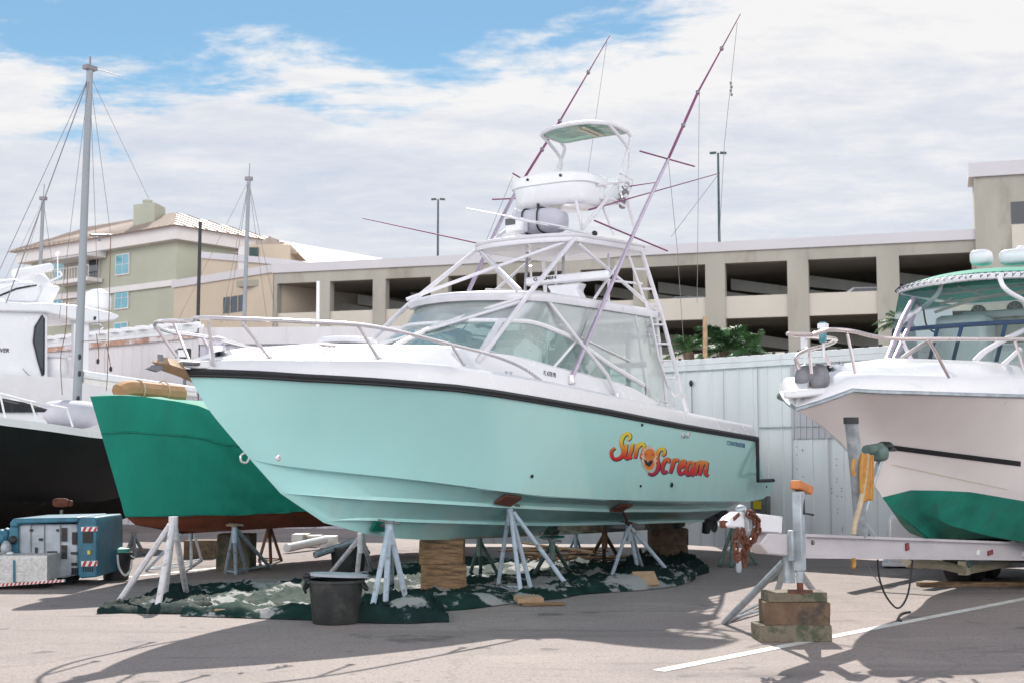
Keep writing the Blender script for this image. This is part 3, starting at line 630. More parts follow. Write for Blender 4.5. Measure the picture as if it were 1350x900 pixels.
# posts and masts beyond
def mastobj(name, px, yt, pxb, yb, D, r_, m, label, cat, fit=True, wires=()):
    t = at(px, yt, D); b = at(pxb, yb, D); dirv = (t-b); b0 = b-dirv*(b.z/dirv.z)
    r = empty(name, b0, 0, label, cat); h = t-b0
    q = MB(); q.tube([(0, 0, 0), h], r_, 10, r2=r_*.85); q.build('mast', MT[m], r)
    if fit:
        q = MB(); q.box(h+V3((0, 0, .05)), (r_*3.2, r_*2, .10)); q.tube([h, h+V3((.02, 0, .5))], .012, 5); q.build('masthead', MT['wire'], r)
    for (dx, y, side) in wires:
        e_ = at(dx, y, D+side)-b0; q = MB(); q.tube([h, e_], .007*D/40, 4); q.build('stay_wire', MT['wire'], r)
    return r, b0, h
mastobj('sailboat_mast', 328, 238, 322, 420, 38, .066, 'alu_mast', 'grey sailboat mast rising behind the white wall, between hotel and garage', 'mast', wires=((236, 420, 1), (292, 425, -2), (352, 424, 2), (366, 424, 3), (300, 424, 3)))
mastobj('sailboat_mast', 57, 264, 51, 400, 40, .065, 'alu_mast', 'short grey sailboat mast far behind the white yacht flybridge', 'mast', wires=((20, 390, -1), (75, 390, 2), (-8, 400, -2)))
mastobj('utility_pole', 264, 293, 261, 420, 36, .055, 'pole_black', 'black utility pole standing against the tan building corner', 'pole', fit=False)
mastobj('vent_pipe', 419.5, 371, 419, 424, 36, .055, 'gel_white', 'short white pipe standing above the wall before the garage', 'pipe', fit=False)
mastobj('wooden_post', 929.5, 418, 929.5, 474, 27, .055, 'wood_pale', 'pale wooden post among the palms behind the white fence', 'post', fit=False)
# palms
def palm(name, px, py, D, R_, nf, label, seed, droop=.5):
    rnd = random.Random(seed); c = at(px, py, D); r = empty(name, (c.x, c.y, 0), 0, label, 'palm tree', 'palms behind the fence')
    m = MB(); m.tube([(0, 0, 0), (.08, 0, c.z*.5), (0, 0, c.z)], .11, 8, smooth=3); m.build('trunk', MT['palm_trunk'], r)
    f = MB()
    for i in range(nf):
        a = rnd.random()*6.283; el_ = rnd.uniform(.1, 1.35); ln = R_*rnd.uniform(.75, 1.15); o = V3((0, 0, c.z)); dh = V3((math.cos(a), math.sin(a), 0)); pts = []
        for k in range(11):
            t = k/10; pts.append(o+dh*(ln*t*math.cos(el_)*(1-.15*t))+V3((0, 0, ln*(t*math.sin(el_)-droop*t*t))))
        f.tube(pts, .014, 4, r2=.004); sd_ = V3((-dh.y, dh.x, 0))
        for k in range(4, 40):
            t = k/40; x = t*10; i0 = int(x); p = pts[i0].lerp(pts[min(i0+1, 10)], x-i0); tg = (pts[min(i0+1, 10)]-pts[i0]).normalized()
            l = ln*.25*math.sin(math.pi*min(t*.9+.12, 1))*rnd.uniform(.8, 1.1)
            for s in (-1, 1):
                dd = (sd_*s*.75+tg*.75+V3((0, 0, rnd.uniform(-.55, .0)))).normalized(); wv = tg*.022*ln
                mid = p+dd*l*.6+V3((0, 0, .01)); tip = p+dd*l+V3((0, 0, -.12*l))
                f.add([p-wv*.5, p+wv*.5, mid+wv*.5, mid-wv*.5, tip], [(0, 1, 2, 3), (3, 2, 4)])
    f.build('crown', MT['palm'], r, smooth=0)
palm('palm_tree', 955, 463, 28.5, 1.25, 34, 'bushy green palm right of the wooden post', 1)
palm('palm_tree', 992, 466, 28.0, .9, 26, 'smaller low palm at the right end of the palm clump', 2)
palm('palm_tree', 908, 464, 28.2, .8, 18, 'sparse palm left of the wooden post, close to the tower ladder', 3)
palm('palm_tree', 1186, 425, 23.5, .55, 24, 'palm half hidden behind the green topped cruiser', 4)
# ------------------------------------------------------------------ MAIN BOAT
M = Frame((2.70, 21.85), 56.1)
boat = empty('fishing_boat', M.O, M.rz, 'mint green sport fishing boat with tall white tuna tower, raised on blocks and stands', 'boat')
STEM = [M.V(*p, 0) for p in [(480, 703), (430, 690), (400, 675), (370, 650), (330, 605), (300, 570), (275, 540), (245, 490)]]
def stem(k): # position along the stem list (0 bottom .. 7 tip)
    i = min(int(k), 6); return STEM[i].lerp(STEM[i+1], k-i)
KEEL = [(480, 703), (520, 709), (560, 711), (588, 711), (640, 709), (700, 706), (760, 703.5), (822, 700), (858, 697.5), (900, 696)]
SHEER = [(245, 490), (300, 491), (350, 493), (400, 496.5), (450, 499), (500, 502), (550, 506), (600, 510), (650, 516.5), (700, 524.5), (750, 533), (800, 541.5), (850, 551.5), (900, 561), (950, 569.5), (1000, 578)]
CHINE = [(330, 605), (341, 609), (380, 614), (422, 619), (490, 626), (560, 633.5), (610, 640), (660, 647), (720, 653.5), (800, 658), (900, 660), (985, 660.5)]
STR1 = [(370, 650), (385, 650), (432, 653), (480, 656.5), (560, 661), (660, 667), (720, 670), (800, 673), (900, 673), (950, 671)]
STR2 = [(428, 689), (445, 684.5), (480, 684), (560, 687), (660, 690), (720, 691.5), (800, 690), (900, 687)]
NT = 72
def sv(t): return (1.42+.10*math.sin(math.pi*min(t/.45, 1)*.5)) if t < .45 else 1.52*(1-((t-.45)/.55)**2.5)**.92
def cvv(t): return (1.20+.08*math.sin(math.pi*min(t/.35, 1)*.5)) if t < .35 else 1.28*(1-((t-.35)/.65)**2.0)
def curve(kend, vf, tab):
    e = stem(kend); out = []
    for i in range(NT+1):
        t = 1-(1-i/NT)**1.0; u = e.x*t; v = vf(t)
        z = M.zt(u, v, tab) if t < .965 else None; out.append(V3((u, v, z if z is not None else 0)))
    k = max(j for j in range(NT+1) if j/NT < .965); zk = out[k].z; n = NT-k
    sl_ = (out[k].z-out[k-2].z)/2
    for j in range(k+1, NT+1):
        t = (j-k)/n; out[j].z = zk+(e.z-zk)*t+ (sl_*n-(e.z-zk))*t*(1-t)
    return out
keel = []
for i in range(NT+1):
    u = STEM[0].x*i/NT; keel.append(V3((u, 0, M.zt(u, 0, KEEL))))
keel[-1] = STEM[0].copy()
sheer = curve(7, sv, SHEER); chine = curve(4, cvv, CHINE)
str1 = curve(3, lambda t: .72*cvv(t), STR1); str2 = curve(1.1, lambda t: .38*cvv(t), STR2)
rows = [keel]
def offs(c, dv, dz, fade=.93):
    return [V3((p.x, p.y+dv*(1 if i/NT < fade else max(0, (1-i/NT)/(1-fade))), p.z+dz*(1 if i/NT < fade else max(0, (1-i/NT)/(1-fade))))) for i, p in enumerate(c)]
rows += [offs(str2, -.03, -.004), offs(str2, .03, -.012), offs(str2, .028, .022)]
rows += [offs(str1, -.03, -.004), offs(str1, .035, -.014), offs(str1, .032, .026)]
rows += [offs(chine, -.10, -.012), chine]
for f in (.12, .25, .4, .55, .7, .85):
    kk = 4+3*f; e = stem(kk); r_ = []
    for i in range(NT+1):
        t = i/NT; a, b = chine[i], sheer[i]
        p = a.lerp(b, f); fl = (.03+.20*max(0, t-.35)**1.3)*4*f*(1-f)*(1-max(0, (t-.8)/.2)**2)
        p.y = max(p.y-fl*.7, 0); r_.append(p)
    d_ = e-r_[-1]
    for i in range(NT+1):
        wgt = max(0, (i/NT-.75)/.25)**2; r_[i] += V3((d_.x*wgt, 0, d_.z*wgt))
    r_[-1] = e.copy(); rows.append(r_)
rows.append(sheer)
hm = MB(); hm.grid(rows); hm.grid([mirs(r) for r in rows])
tr = [r[0] for r in rows]; hm.grid([tr, mirs(tr)])
hull = hm.build('hull', MT['hull_mint'], boat, smooth=28)
side = MB(); side.grid(rows); BV = BVHTree.FromPolygons([tuple(p) for p in side.v], side.f)
def snap(px, py, out=.004):
    v = 1.42
    for _ in range(4):
        q = M.V(px, py, v); h = BV.ray_cast(V3((q.x, 4, q.z)), V3((0, -1, 0)))
        if h[0] is None: break
        v = h[0].y
    nrm = h[1] if h[0] is not None else V3((0, 1, 0))
    if nrm.y < 0: nrm = -nrm
    return V3((q.x, v, q.z))+nrm*out
# rub rail
def strip(path, prof, m):
    rows_ = []
    for i, p in enumerate(path):
        a = path[max(i-1, 0)]; b = path[min(i+1, len(path)-1)]; d = (b-a); d.z = 0; d.normalize(); o = V3((-d.y, d.x, 0))
        if o.y < 0 and abs(o.y) > .05: o = -o
        rows_.append([p+o*x+V3((0, 0, z)) for x, z in prof])
    m.grid([list(c) for c in zip(*rows_)], False)
rr = MB(); full = sheer+mirs(sheer[:-1])[::-1]
rr.tube(full, .034, 8); rr.tube([p+V3((0, 0, -.028)) for p in full], .022, 6)
for s in (1, -1):
    e = [V3((0, s*1.42, sheer[0].z)), snap(1000.5, 590, 0), snap(1004, 612, 0), snap(1007, 633, 0)]
    e = [V3((-.01, s*abs(q.y), q.z)) for q in e]; ee = e+[V3((-.62, s*abs(e[-1].y), e[-1].z))]
    rr.tube(ee, .03, 8)
rr.build('rub_rail', MT['rubber'], boat)
zb_ = snap(1006, 633, 0).z
sp_ = MB(); tv_ = [(579, 999.5), (600, 1001.5), (618, 1004.5), (633.5, 1007.5), (634.5, 1019), (648, 1018), (657, 1006), (660.5, 987)]
vv_ = lambda y: 1.408-.20*max(0, min(1, (y-579)/81))
co_ = [M.V(x, y, vv_(y)) for y, x in tv_]; ci_ = [M.V(974, y, vv_(y)-.03) for y, x in tv_]
sp_.grid([ci_, co_, mirs(co_), mirs(ci_)]); sp_.add([co_[0], ci_[0], mir(ci_[0]), mir(co_[0])], [(0, 1, 2, 3)]); sp_.add([co_[-1], ci_[-1], mir(ci_[-1]), mir(co_[-1])], [(0, 1, 2, 3)])
sp_.build('swim_platform', MT['hull_mint'], boat, smooth=20)
# deck
def hb(u): return itp([(-.1, .21), (2, .22), (6.5, .26), (8.5, .235), (10, .15), (10.7, .085)], u)
def rise(u): return itp([(-.2, -.02), (2.0, -.02), (2.3, .0), (3.6, .25), (5.5, .27), (6.4, .30), (7.2, .28), (8.4, .21), (9.6, .11), (10.6, .0)], u)
dr = [[] for _ in range(9)]
for i, p in enumerate(sheer):
    u = p.x; h = hb(u); k = 1 if p.y > .25 else p.y/.25
    ze_ = p.z+h; vf = min(p.y-.24*k, itp([(0, 1.3), (5, 1.2), (6.6, 1.15), (7.6, 1.05), (10.6, 0)], u)); vf = max(vf, 0); rz_ = rise(u)
    tv = max(vf-.09*k, 0)*itp([(6.5, 1), (8.5, .75), (10.6, .6)], u)
    for r_, q in zip(dr, [(p.y-.005, p.z+.02), (p.y-.035*k, p.z+h*.55), (p.y-.06*k, ze_-.035), (p.y-.10*k, ze_), (vf+.02*k, ze_+.012), (vf*.985, ze_+.03*(rz_ > .02)), (tv+.015*k, ze_+rz_*.93), (tv*.96, ze_+rz_), (0, ze_+rz_+.05*k*(1 if u > 2.2 else 0))]):
        r_.append(V3((u, q[0], q[1])))
i0 = next(i for i, p in enumerate(sheer) if p.x > 2.25)
dk = MB()
for fn in (lambda l: l, mirs):
    dk.grid([fn(r_[i0:]) for r_ in dr]); dk.grid([fn(r_[:i0+1]) for r_ in dr[:5]])
    inn = [V3((p.x, 1.08, sheer[i].z+hb(p.x)+.012)) for i, p in enumerate(dr[4][:i0+1])]
    dk.grid([fn(dr[4][:i0+1]), fn(inn), fn([V3((p.x, 1.05, 1.45)) for p in inn]), fn([V3((p.x, 0, 1.45)) for p in inn])])
    e = [r_[i0] for r_ in dr[4:]]; dk.grid([fn(e), fn([V3((p.x, p.y, 1.45)) for p in e])])
    e = [r_[0] for r_ in dr[:5]]+[V3((0, 1.08, dr[4][0].z))]; dk.grid([fn(e), fn([V3((p.x, p.y, sheer[0].z-.01)) for p in e])])
dk.build('deck', MT['gel_white'], boat, smooth=30)
def deckz(u): return itp([(p.x, p.z+hb(p.x)) for p in sheer], u)
# bow platform and anchor
m = MB(); bt = sheer[-1]
m.prism([(10.1, .16, bt.z+.05), (10.55, .12, bt.z+.03), (10.74, .06, bt.z+.05), (10.74, -.06, bt.z+.05), (10.55, -.12, bt.z+.03), (10.1, -.16, bt.z+.05)], (0, 0, .075)); m.build('bow_platform', MT['gel_white'], boat, bevel=.015)
m = MB(); m.tube([(10.76, -.07, bt.z+.06), (10.76, .07, bt.z+.06)], .035, 12); m.box((10.7, .066, bt.z+.07), (.18, .01, .09)); m.box((10.7, -.066, bt.z+.07), (.18, .01, .09)); m.build('bow_roller', MT['steel'], boat)
q = M.V(222, 482, 0); aw = M.w((11.02, 0, bt.z)); an = empty('anchor', aw, M.rz, 'weathered bronze coloured plough anchor hanging on the mint boat bow roller', 'anchor')
ab = V3((11.02, 0, bt.z)); T = lambda px, py, v=.13: M.V(px, py, v)-ab
m = MB(); s_ = [T(254, 504), T(238, 490), T(214, 480), T(203, 477)]
m.add([s_[0], s_[1]+V3((0, .07, .02)), s_[1]+V3((0, -.07, .02)), s_[1]+V3((.0, 0, .11)), s_[1]+V3((0, 0, -.05)), s_[2]+V3((0, .09, 0)), s_[2]+V3((0, -.09, 0)), s_[2]+V3((0, 0, .07)), s_[2]+V3((0, 0, -.06)), s_[3]+V3((.03, .0, .0))],
      [(0, 1, 3), (0, 3, 2), (0, 2, 4), (0, 4, 1), (1, 5, 7, 3), (3, 7, 6, 2), (2, 6, 8, 4), (4, 8, 5, 1), (5, 9, 7), (7, 9, 6), (6, 9, 8), (8, 9, 5)])
m.build('fluke', MT['anchor_bronze'], an, smooth=50)
m = MB(); m.prism([T(207, 467), T(211, 466), T(215, 477), T(226, 480), T(224, 486), T(208, 482)], (0, .035, 0)); m.prism([T(190, 486), T(199, 481), T(212, 480), T(214, 486), T(204, 490)], (0, .035, 0)); m.build('crown', MT['anchor_grey'], an, bevel=.006)
m = MB(); m.tube([T(222, 480), T(240, 478), T(262, 479)], .022, 8); m.build('shank', MT['anchor_grey'], an)
# small hull fittings
m = MB(); q = snap(322, 603, 0); q = M.V(323, 600, 0)
m.tube([q+V3((0, 0, .03)), q+V3((.06, 0, .0)), q+V3((.05, 0, -.06)), q+V3((-.02, 0, -.07)), q+V3((-.06, 0, -.02))], .012, 6, smooth=4); m.build('tow_eye', MT['steel'], boat)
def fitting(px, py, r_, mt_, name):
    q = snap(px, py, .002); m = MB(); m.lathe(q, [(r_, 0), (r_, .012), (r_*.6, .018), (r_*.55, .006), (.001, .004)], 14, axis=(0, 1, -.1)); return m.build(name, MT[mt_], boat)
fitting(366, 603, .03, 'steel', 'through_hull_fitting')
for px, py, r_ in ((700, 627, .022), (885, 638.5, .035), (844, 640, .018), (846, 559.5, .02), (1010, 641, .015)): fitting(px, py, r_, 'rubber', 'through_hull_fitting')
for px in (900, 907): 
    fitting(px, 573, .04, 'steel', 'through_hull_fitting')
fitting(901.5, 575, .02, 'rubber', 'through_hull_fitting')
# ---- lettering on the hull
def zoompt(zx, zy): return 780+zx/7.94, 560+zy/7.94
def baseline(px): return 604.5+(px-806)*.185   # slanted writing line (bottom)
def letters(strokes, wd, mt_, name, out, attr):
    mb = MB(); hs = []
    for st in strokes:
        w0 = wd; pts = [V3((x, y, 0)) for x, y in st]; pts = catmull(pts, 7) if len(pts) > 2 else [pts[0].lerp(pts[1], i/6) for i in range(7)]
        L_, R_ = [], []
        n = len(pts)
        for i, p in enumerate(pts):
            d = (pts[min(i+1, n-1)]-pts[max(i-1, 0)]); d = d.normalized() if d.length > 0 else V3((1, 0, 0)); nn = V3((-d.y, d.x, 0)); t = i/(n-1)
            ww = w0*(.78+.30*math.sin(math.pi*t)); L_.append(p+nn*ww); R_.append(p-nn*ww)
        rows_ = [[], [], []]
        for a, p, b in zip(L_, pts, R_):
            for rr_, q in zip(rows_, (a, p, b)):
                px, py = zoompt(q.x, q.y); rr_.append(snap(px, py, out)); hs.append(min(max((baseline(px)-py+3)/30, 0), 1) if st is not None else 0)
        # grid order is row by row
        hh = hs[-3*n:]; hs[-3*n:] = [hh[3*i+k] for k in range(3) for i in range(n)]
        mb.grid(rows_)
        out += .00012
    me = bpy.data.meshes.new(name); me.from_pydata([tuple(p) for p in mb.v], [], mb.f); me.materials.append(MT[mt_])
    if attr:
        a = me.attributes.new('h', 'FLOAT', 'POINT')
        for i, h in enumerate(hs): a.data[i].value = h
    o = bpy.data.objects.new(name, me); col.objects.link(o); o.parent = boat; return o
ST = [[(372, 152), (398, 128), (392, 92), (358, 88), (322, 122), (306, 185), (322, 240), (326, 290), (298, 334), (245, 352), (208, 325), (204, 268), (240, 232)],
      [(362, 192), (350, 260), (340, 322)], [(340, 322), (365, 342), (392, 315)], [(425, 185), (410, 260), (392, 318), (414, 345)],
      [(478, 188), (463, 265), (448, 345)], [(462, 262), (492, 208), (530, 192), (540, 215)], [(548, 200), (536, 270), (520, 330), (545, 352)],
      [(730, 315), (760, 292), (752, 252), (718, 248), (688, 285), (680, 350), (694, 415), (678, 475), (635, 512), (588, 500)],
      [(800, 390), (800, 352), (768, 362), (736, 430), (744, 490), (790, 478)],
      [(856, 352), (840, 425), (818, 500)], [(838, 420), (868, 362), (908, 362)],
      [(915, 445), (958, 415), (966, 372), (932, 388), (906, 452), (922, 506), (972, 480)],
      [(1052, 382), (1012, 392), (986, 462), (998, 512), (1036, 478), (1062, 385)], [(1066, 378), (1050, 450), (1044, 505), (1066, 520)],
      [(1106, 378), (1090, 450), (1074, 522)], [(1090, 442), (1118, 390), (1146, 382), (1150, 400)], [(1152, 386), (1138, 455), (1122, 522)], [(1138, 446), (1166, 392), (1200, 384)], [(1206, 380), (1194, 450), (1186, 502), (1216, 526)]]
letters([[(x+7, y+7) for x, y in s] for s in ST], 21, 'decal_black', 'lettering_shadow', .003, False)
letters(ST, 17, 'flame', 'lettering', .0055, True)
def hpoly(pts, mt_, name, out):
    m = MB(); c = V3((sum(p[0] for p in pts)/len(pts), sum(p[1] for p in pts)/len(pts), 0)); n = len(pts)
    vs = [snap(*zoompt(c.x, c.y), out)]+[snap(*zoompt(*p), out) for p in pts]
    m.add(vs, [(0, i+1, (i+1) % n+1) for i in range(n)]); return m.build(name, MT[mt_], boat, smooth=0)
rnd = random.Random(5); sp1 = []
for i in range(36):
    a = 2*math.pi*i/36; k = 1.0 if i % 2 else .80; sp1.append((598+88*k*math.cos(a), 348+150*k*math.sin(a)))
mat('flame_white', (.72, .55, .45), .5); mat('face_orange', (.75, .22, .035), .5); mat('face_red', (.5, .03, .03), .5)
hpoly(sp1, 'flame_white', 'emblem_flames', .007)
hpoly([(602+60*math.cos(a*.35), 305+62*math.sin(a*.35)) for a in range(18)], 'face_orange', 'emblem_face', .0085)
hpoly([(598+53*math.cos(a*.35), 400+66*math.sin(a*.35)) for a in range(18)], 'face_orange', 'emblem_jaw', .0083)
hpoly([(536, 350), (560, 366), (600, 372), (636, 362), (626, 400), (600, 432), (566, 418)], 'decal_black', 'emblem_mouth', .0098)
hpoly([(572, 368), (590, 371), (584, 388)], 'chev_white', 'emblem_tooth', .0105)
hpoly([(545, 285), (580, 305), (555, 312)], 'face_red', 'emblem_eye', .0098); hpoly([(612, 310), (645, 292), (640, 316)], 'face_red', 'emblem_eye', .0098)
def textverts(s, shear=0):
    cu = bpy.data.curves.new('lettering_curve', 'FONT'); cu.body = s; cu.shear = shear; cu.offset = .022; cu.resolution_u = 3; o = bpy.data.objects.new('lettering_curve', cu); col.objects.link(o)
    dg = bpy.context.evaluated_depsgraph_get(); me = o.evaluated_get(dg).to_mesh(); vs = [v.co.copy() for v in me.vertices]; fs = [list(p.vertices) for p in me.polygons]
    o.evaluated_get(dg).to_mesh_clear(); bpy.data.objects.remove(o); bpy.data.curves.remove(cu)
    x0 = min(v.x for v in vs); x1 = max(v.x for v in vs); y0 = min(v.y for v in vs); y1 = max(v.y for v in vs)
    return [((v.x-x0)/(x1-x0), (v.y-y0)/(y1-y0)) for v in vs], fs
def quadtext(s, quad, fn, mt_, name, parent, shear=0):
    vs, fs = textverts(s, shear); m = MB(); a, b, c, d = [V3((*q, 0)) for q in quad]   # bl, br, tr, tl in pixels
    m.add([fn(*(a.lerp(b, x).lerp(d.lerp(c, x), y)).xy) for x, y in vs], fs); o = m.build(name, MT[mt_], parent, smooth=0); return o
quadtext('CONTENDER', [(958.5, 586), (982, 590), (982, 584), (958, 580)], snap, 'decal_blue', 'maker_lettering', boat, .25)
# trunk side for the registration number
TB = MB()
TB.grid([r_[i0:] for r_ in dr]); BT = BVHTree.FromPolygons([tuple(p) for p in TB.v], TB.f)
def snapd(px, py, out=.006):
    e = M.loc(EYE); d = M.loc(EYE+ray(px, py))-e; h = BT.ray_cast(e, d.normalized())
    if h[0] is None: q = M.V(px, py, 1.2); return q
    return h[0]-d.normalized()*out
quadtext('FL 4378 PB', [(717, 494), (733, 497.5), (733, 491), (717, 487.5)], snapd, 'decal_black', 'registration_number', boat)
quadtext('T T', [(666, 492.5), (676, 493.5), (676, 490), (666, 489)], snapd, 'decal_grey', 'deck_lettering', boat)
# ---- windshield
B_ = [M.V(563, 445, 0)]; c_t = M.V(585, 426, 0)
top = [c_t, V3((6.52, .42, 3.33)), M.V(660, 423, .75), M.V(700, 425, .9), M.V(733, 436, 1.0), M.V(760, 449, 1.05), M.V(800, 478, 1.1), M.V(830, 496, 1.13), M.V(848, 507, 1.15)]
top[1].x = (top[0].x+top[2].x)/2+.12; top[1].z = max(top[0].z, top[2].z)+.0
def foot(u, v): return V3((u, v, snapz(u, v)-.005))
def snapz(u, v):
    h = BT.ray_cast(V3((u, max(v, .01), 6)), V3((0, 0, -1))); return h[0].z if h[0] is not None else 2.6
base = [foot(7.35, 0), foot(7.2, .5), foot(6.8, .88), foot(6.0, .98), foot(5.4, 1.0), foot(4.9, 1.02), foot(4.2, 1.04), foot(3.7, 1.05), foot(3.2, 1.06)]
bs, ts = catmull(base, 4), catmull(top, 4)
gl = MB(); gl.grid([bs, ts]); gl.grid([mirs(bs), mirs(ts)]); gl.build('windshield_glass', MT['windshield'], boat)
fr = MB(); fr.tube(ts[::-1]+mirs(ts)[1:], .035, 8); fr.tube([p+V3((0, 0, .01)) for p in bs[::-1]+mirs(bs)[1:]], .02, 6)
wf = fr.build('windshield_frame', MT['gel_white'], boat)
for a, b in ((top[2], base[2]), (mir(top[2]), mir(base[2])), (top[0], base[0])):
    q = MB(); q.tube([a, b], .042, 8); q.build('windshield_post', MT['gel_white'], boat)
for a, b in ((top[5], base[4]), (mir(top[5]), mir(base[4]))):
    q = MB(); q.tube([a, b], .02, 8); q.build('windshield_post', MT['gel_white'], boat)
for s in (1, -1):
    q = MB(); q.tube([V3((6.9, s*.45, 3.04)), V3((6.75, s*.2, 3.16)), V3((6.8, s*.05, 3.1))], .012, 5); q.build('wiper', MT['rubber'], boat)
# ---- hardtop
def slab(edge, thick, crown, name, m, parent, boff=0):
    """edge: half outline from front centre to aft centre (port side)"""
    e = catmull([V3(p) for p in edge], 5); loop = e+mirs(e)[1:-1][::-1]; c = sum(loop, V3())/len(loop); c.y = 0; mb = MB(); rows_ = []
    for k, dz in ((1, -thick*.5), (1.012, 0), (1.0, thick*.35), (.95, thick*.55), (.75, thick*.6+crown*.5), (.4, thick*.6+crown*.9), (.02, thick*.6+crown)):
        rows_.append([V3((c.x+(p.x-c.x)*k, p.y*k, p.z+(c.z-p.z)*(1-k)+dz)) for p in loop])
    und = []
    for k, dz in ((1, -thick*.5), (.93, -thick*.45), (.5, -thick*.4+crown*.6), (.02, -thick*.4+crown*.8)):
        und.append([V3((c.x+(p.x-c.x)*k, p.y*k, p.z+(c.z-p.z)*(1-k)+dz)) for p in loop])
    mb.grid(rows_, True); mb.grid(und, True); return mb.build(name, MT[m], parent, smooth=50)
ht = [(6.32, 0, 3.66), (6.26, .4, 3.655), (6.05, .8, 3.65), (5.75, .98, 3.66), (5.2, 1.02, 3.68), (4.2, 1.03, 3.70), (3.2, 1.01, 3.72), (2.5, .97, 3.735), (2.22, .8, 3.74), (2.15, .4, 3.745), (2.12, 0, 3.75)]
slab(ht, .12, .07, 'hardtop', 'tower_white', boat)
# clear vinyl enclosure
ch_ = [V3((6.2, 0, 3.64)), V3((6.14, .4, 3.63)), V3((5.85, .86, 3.62)), V3((5.4, .97, 3.62)), V3((4.9, .98, 3.63)), V3((4.4, .985, 3.64)), V3((3.7, .98, 3.66)), V3((3.1, .97, 3.67)), V3((2.45, .94, 3.68))]
low = [p.copy() for p in top]; low[8] = foot(2.42, 1.05)+V3((0, .03, .02)); low[7] = (top[8]+V3((0, 0, .0)))
hs_, ls_ = catmull(ch_, 4), catmull(low, 4)
vy = MB(); vy.grid([hs_, ls_]); vy.grid([mirs(hs_), mirs(ls_)])
a = [ch_[8], low[8]]; vy.grid([a, mirs(a)]); vy.build('vinyl_enclosure', MT['vinyl'], boat)
fr = MB()
for fn in (lambda l: l, mirs):
    fr.tube(fn([ch_[8], low[8]]), .022, 6); fr.tube(fn([ch_[7]+V3((.05, 0, 0)), low[8]+V3((.6, 0, .12))]), .018, 6); fr.tube(fn([ch_[5], top[5]+V3((-.1, .0, .05)), V3((3.6, 1.12, 2.98))]), .015, 6)
    fr.tube(fn([V3((2.5, .98, 3.42)), V3((3.5, .99, 3.40)), V3((4.4, 1.0, 3.38))]), .012, 5)
fr.build('enclosure_zip', MT['tower_white'], boat)
# inside the cabin
m = MB(); m.prism([(5.9, .75, 2.6), (5.9, .75, 3.02), (5.6, .75, 3.16), (5.25, .75, 3.05), (5.25, .75, 2.6)], (0, -1.3, 0)); m.build('helm_console', MT['gel_white'], boat, bevel=.03)
m = MB(); m.box((5.45, .35, 3.16), (.03, .5, .26), ry=-.3); m.build('chart_screen', MT['seat_blue'], boat, bevel=.01)
m = MB(); m.lathe((5.2, .1, 3.05), [(.17, 0), (.19, .012), (.17, .024), (.15, .012), (.17, 0)], 20, axis=(-.9, 0, .4)); m.build('steering_wheel', MT['steel'], boat)
for v in (.45, -.5):
    m = MB(); m.box((4.25, v, 2.86), (.5, .55, .14)); m.box((4.02, v, 3.14), (.13, .55, .5), ry=-.12); so_ = m.build('helm_seat', MT['seat'], boat, bevel=.05)
    m = MB(); m.tube([(4.25, v, 2.1), (4.25, v, 2.8)], .07, 10); o = m.build('seat_post', MT['steel'], so_)
m = MB(); m.box((3.2, -.2, 2.95), (.7, 1.2, .5)); m.build('bait_console', MT['seat'], boat, bevel=.05)
m = MB(); m.box((2.6, 0, 3.0), (.05, 1.7, .08)); m.box((2.6, .55, 2.85), (.05, .06, 1.0)); m.box((2.6, -.55, 2.85), (.05, .06, 1.0)); m.box((2.6, 0, 3.4), (.05, 1.8, .05)); m.build('aft_frame', MT['gel_white'], boat)
m = MB()
for i in range(6): m.tube([(2.55, -.8+i*.32, 3.34), (2.35, -.8+i*.32, 3.56)], .03, 8)
m.build('rod_holder', MT['gel_white'], boat)
for i, (x, v) in enumerate(((5.0, .62), (4.7, -.5))):
    m = MB(); m.tube([(x, v, 2.7), (x-.06, v, 3.3)], .035, 8); m.build('grab_post', MT['gel_white'], boat)
# ---- bow rail
RT = [M.V(714, 498.5, 1.36), M.V(690, 485, 1.36), M.V(655, 470, 1.35), M.V(600, 455.5, 1.3), M.V(495, 431, 1.18), M.V(400, 424, .95), M.V(316, 420.5, .6), M.V(262, 419, .28), V3((10.60, .10, 2.985)), V3((10.64, 0, 2.975))]
RT[0].z -= .03
m = MB(); m.tube(RT+mirs(RT[:-1])[::-1], .021, 8, smooth=5); m.build('bow_rail', MT['steel'], boat)
RB = [((316, 421, .6), (358, 473)), ((472, 429, 1.13), (502, 475.5)), ((595, 454, 1.3), (615, 484.5))]
for (a, b) in RB:
    p = M.V(*a)
    f = M.V(b[0], b[1], p.y+.06); f = V3((f.x, p.y+.03, deckz(f.x)+.0))
    for fn in (lambda l: l, mirs):
        q = MB(); q.tube(fn([p, f]), .017, 8); q.lathe(fn([f])[0], [(.04, 0), (.03, .02)], 10); q.build('rail_post', MT['steel'], boat)
for s in (1, -1):
    q = MB(); q.tube([V3((10.55, s*.24, 2.98)), V3((10.38, s*.16, 2.55))], .017, 8); q.build('rail_post', MT['steel'], boat)
q = MB(); p = V3((9.35, .72, deckz(9.35)+.1)); q.tube([p+V3((-.13, 0, .05)), p+V3((.13, 0, .05))], .018, 8); q.tube([p+V3((-.04, 0, -.06)), p+V3((-.04, 0, .05))], .015, 6); q.tube([p+V3((.04, 0, -.06)), p+V3((.04, 0, .05))], .015, 6); q.build('cleat', MT['steel'], boat)
q = MB(); q.blob((8.2, 0, snapz(8.2, .01)+.02), (.32, .28, .05), 16, 8, .6); q.build('deck_hatch', MT['gel_white'], boat)
q = MB(); q.lathe((10.1, -.1, snapz(10.1, .02)), [(.09, 0), (.09, .1), (.06, .14), (.1, .18), (.02, .2)], 12); q.build('windlass', MT['steel'], boat)
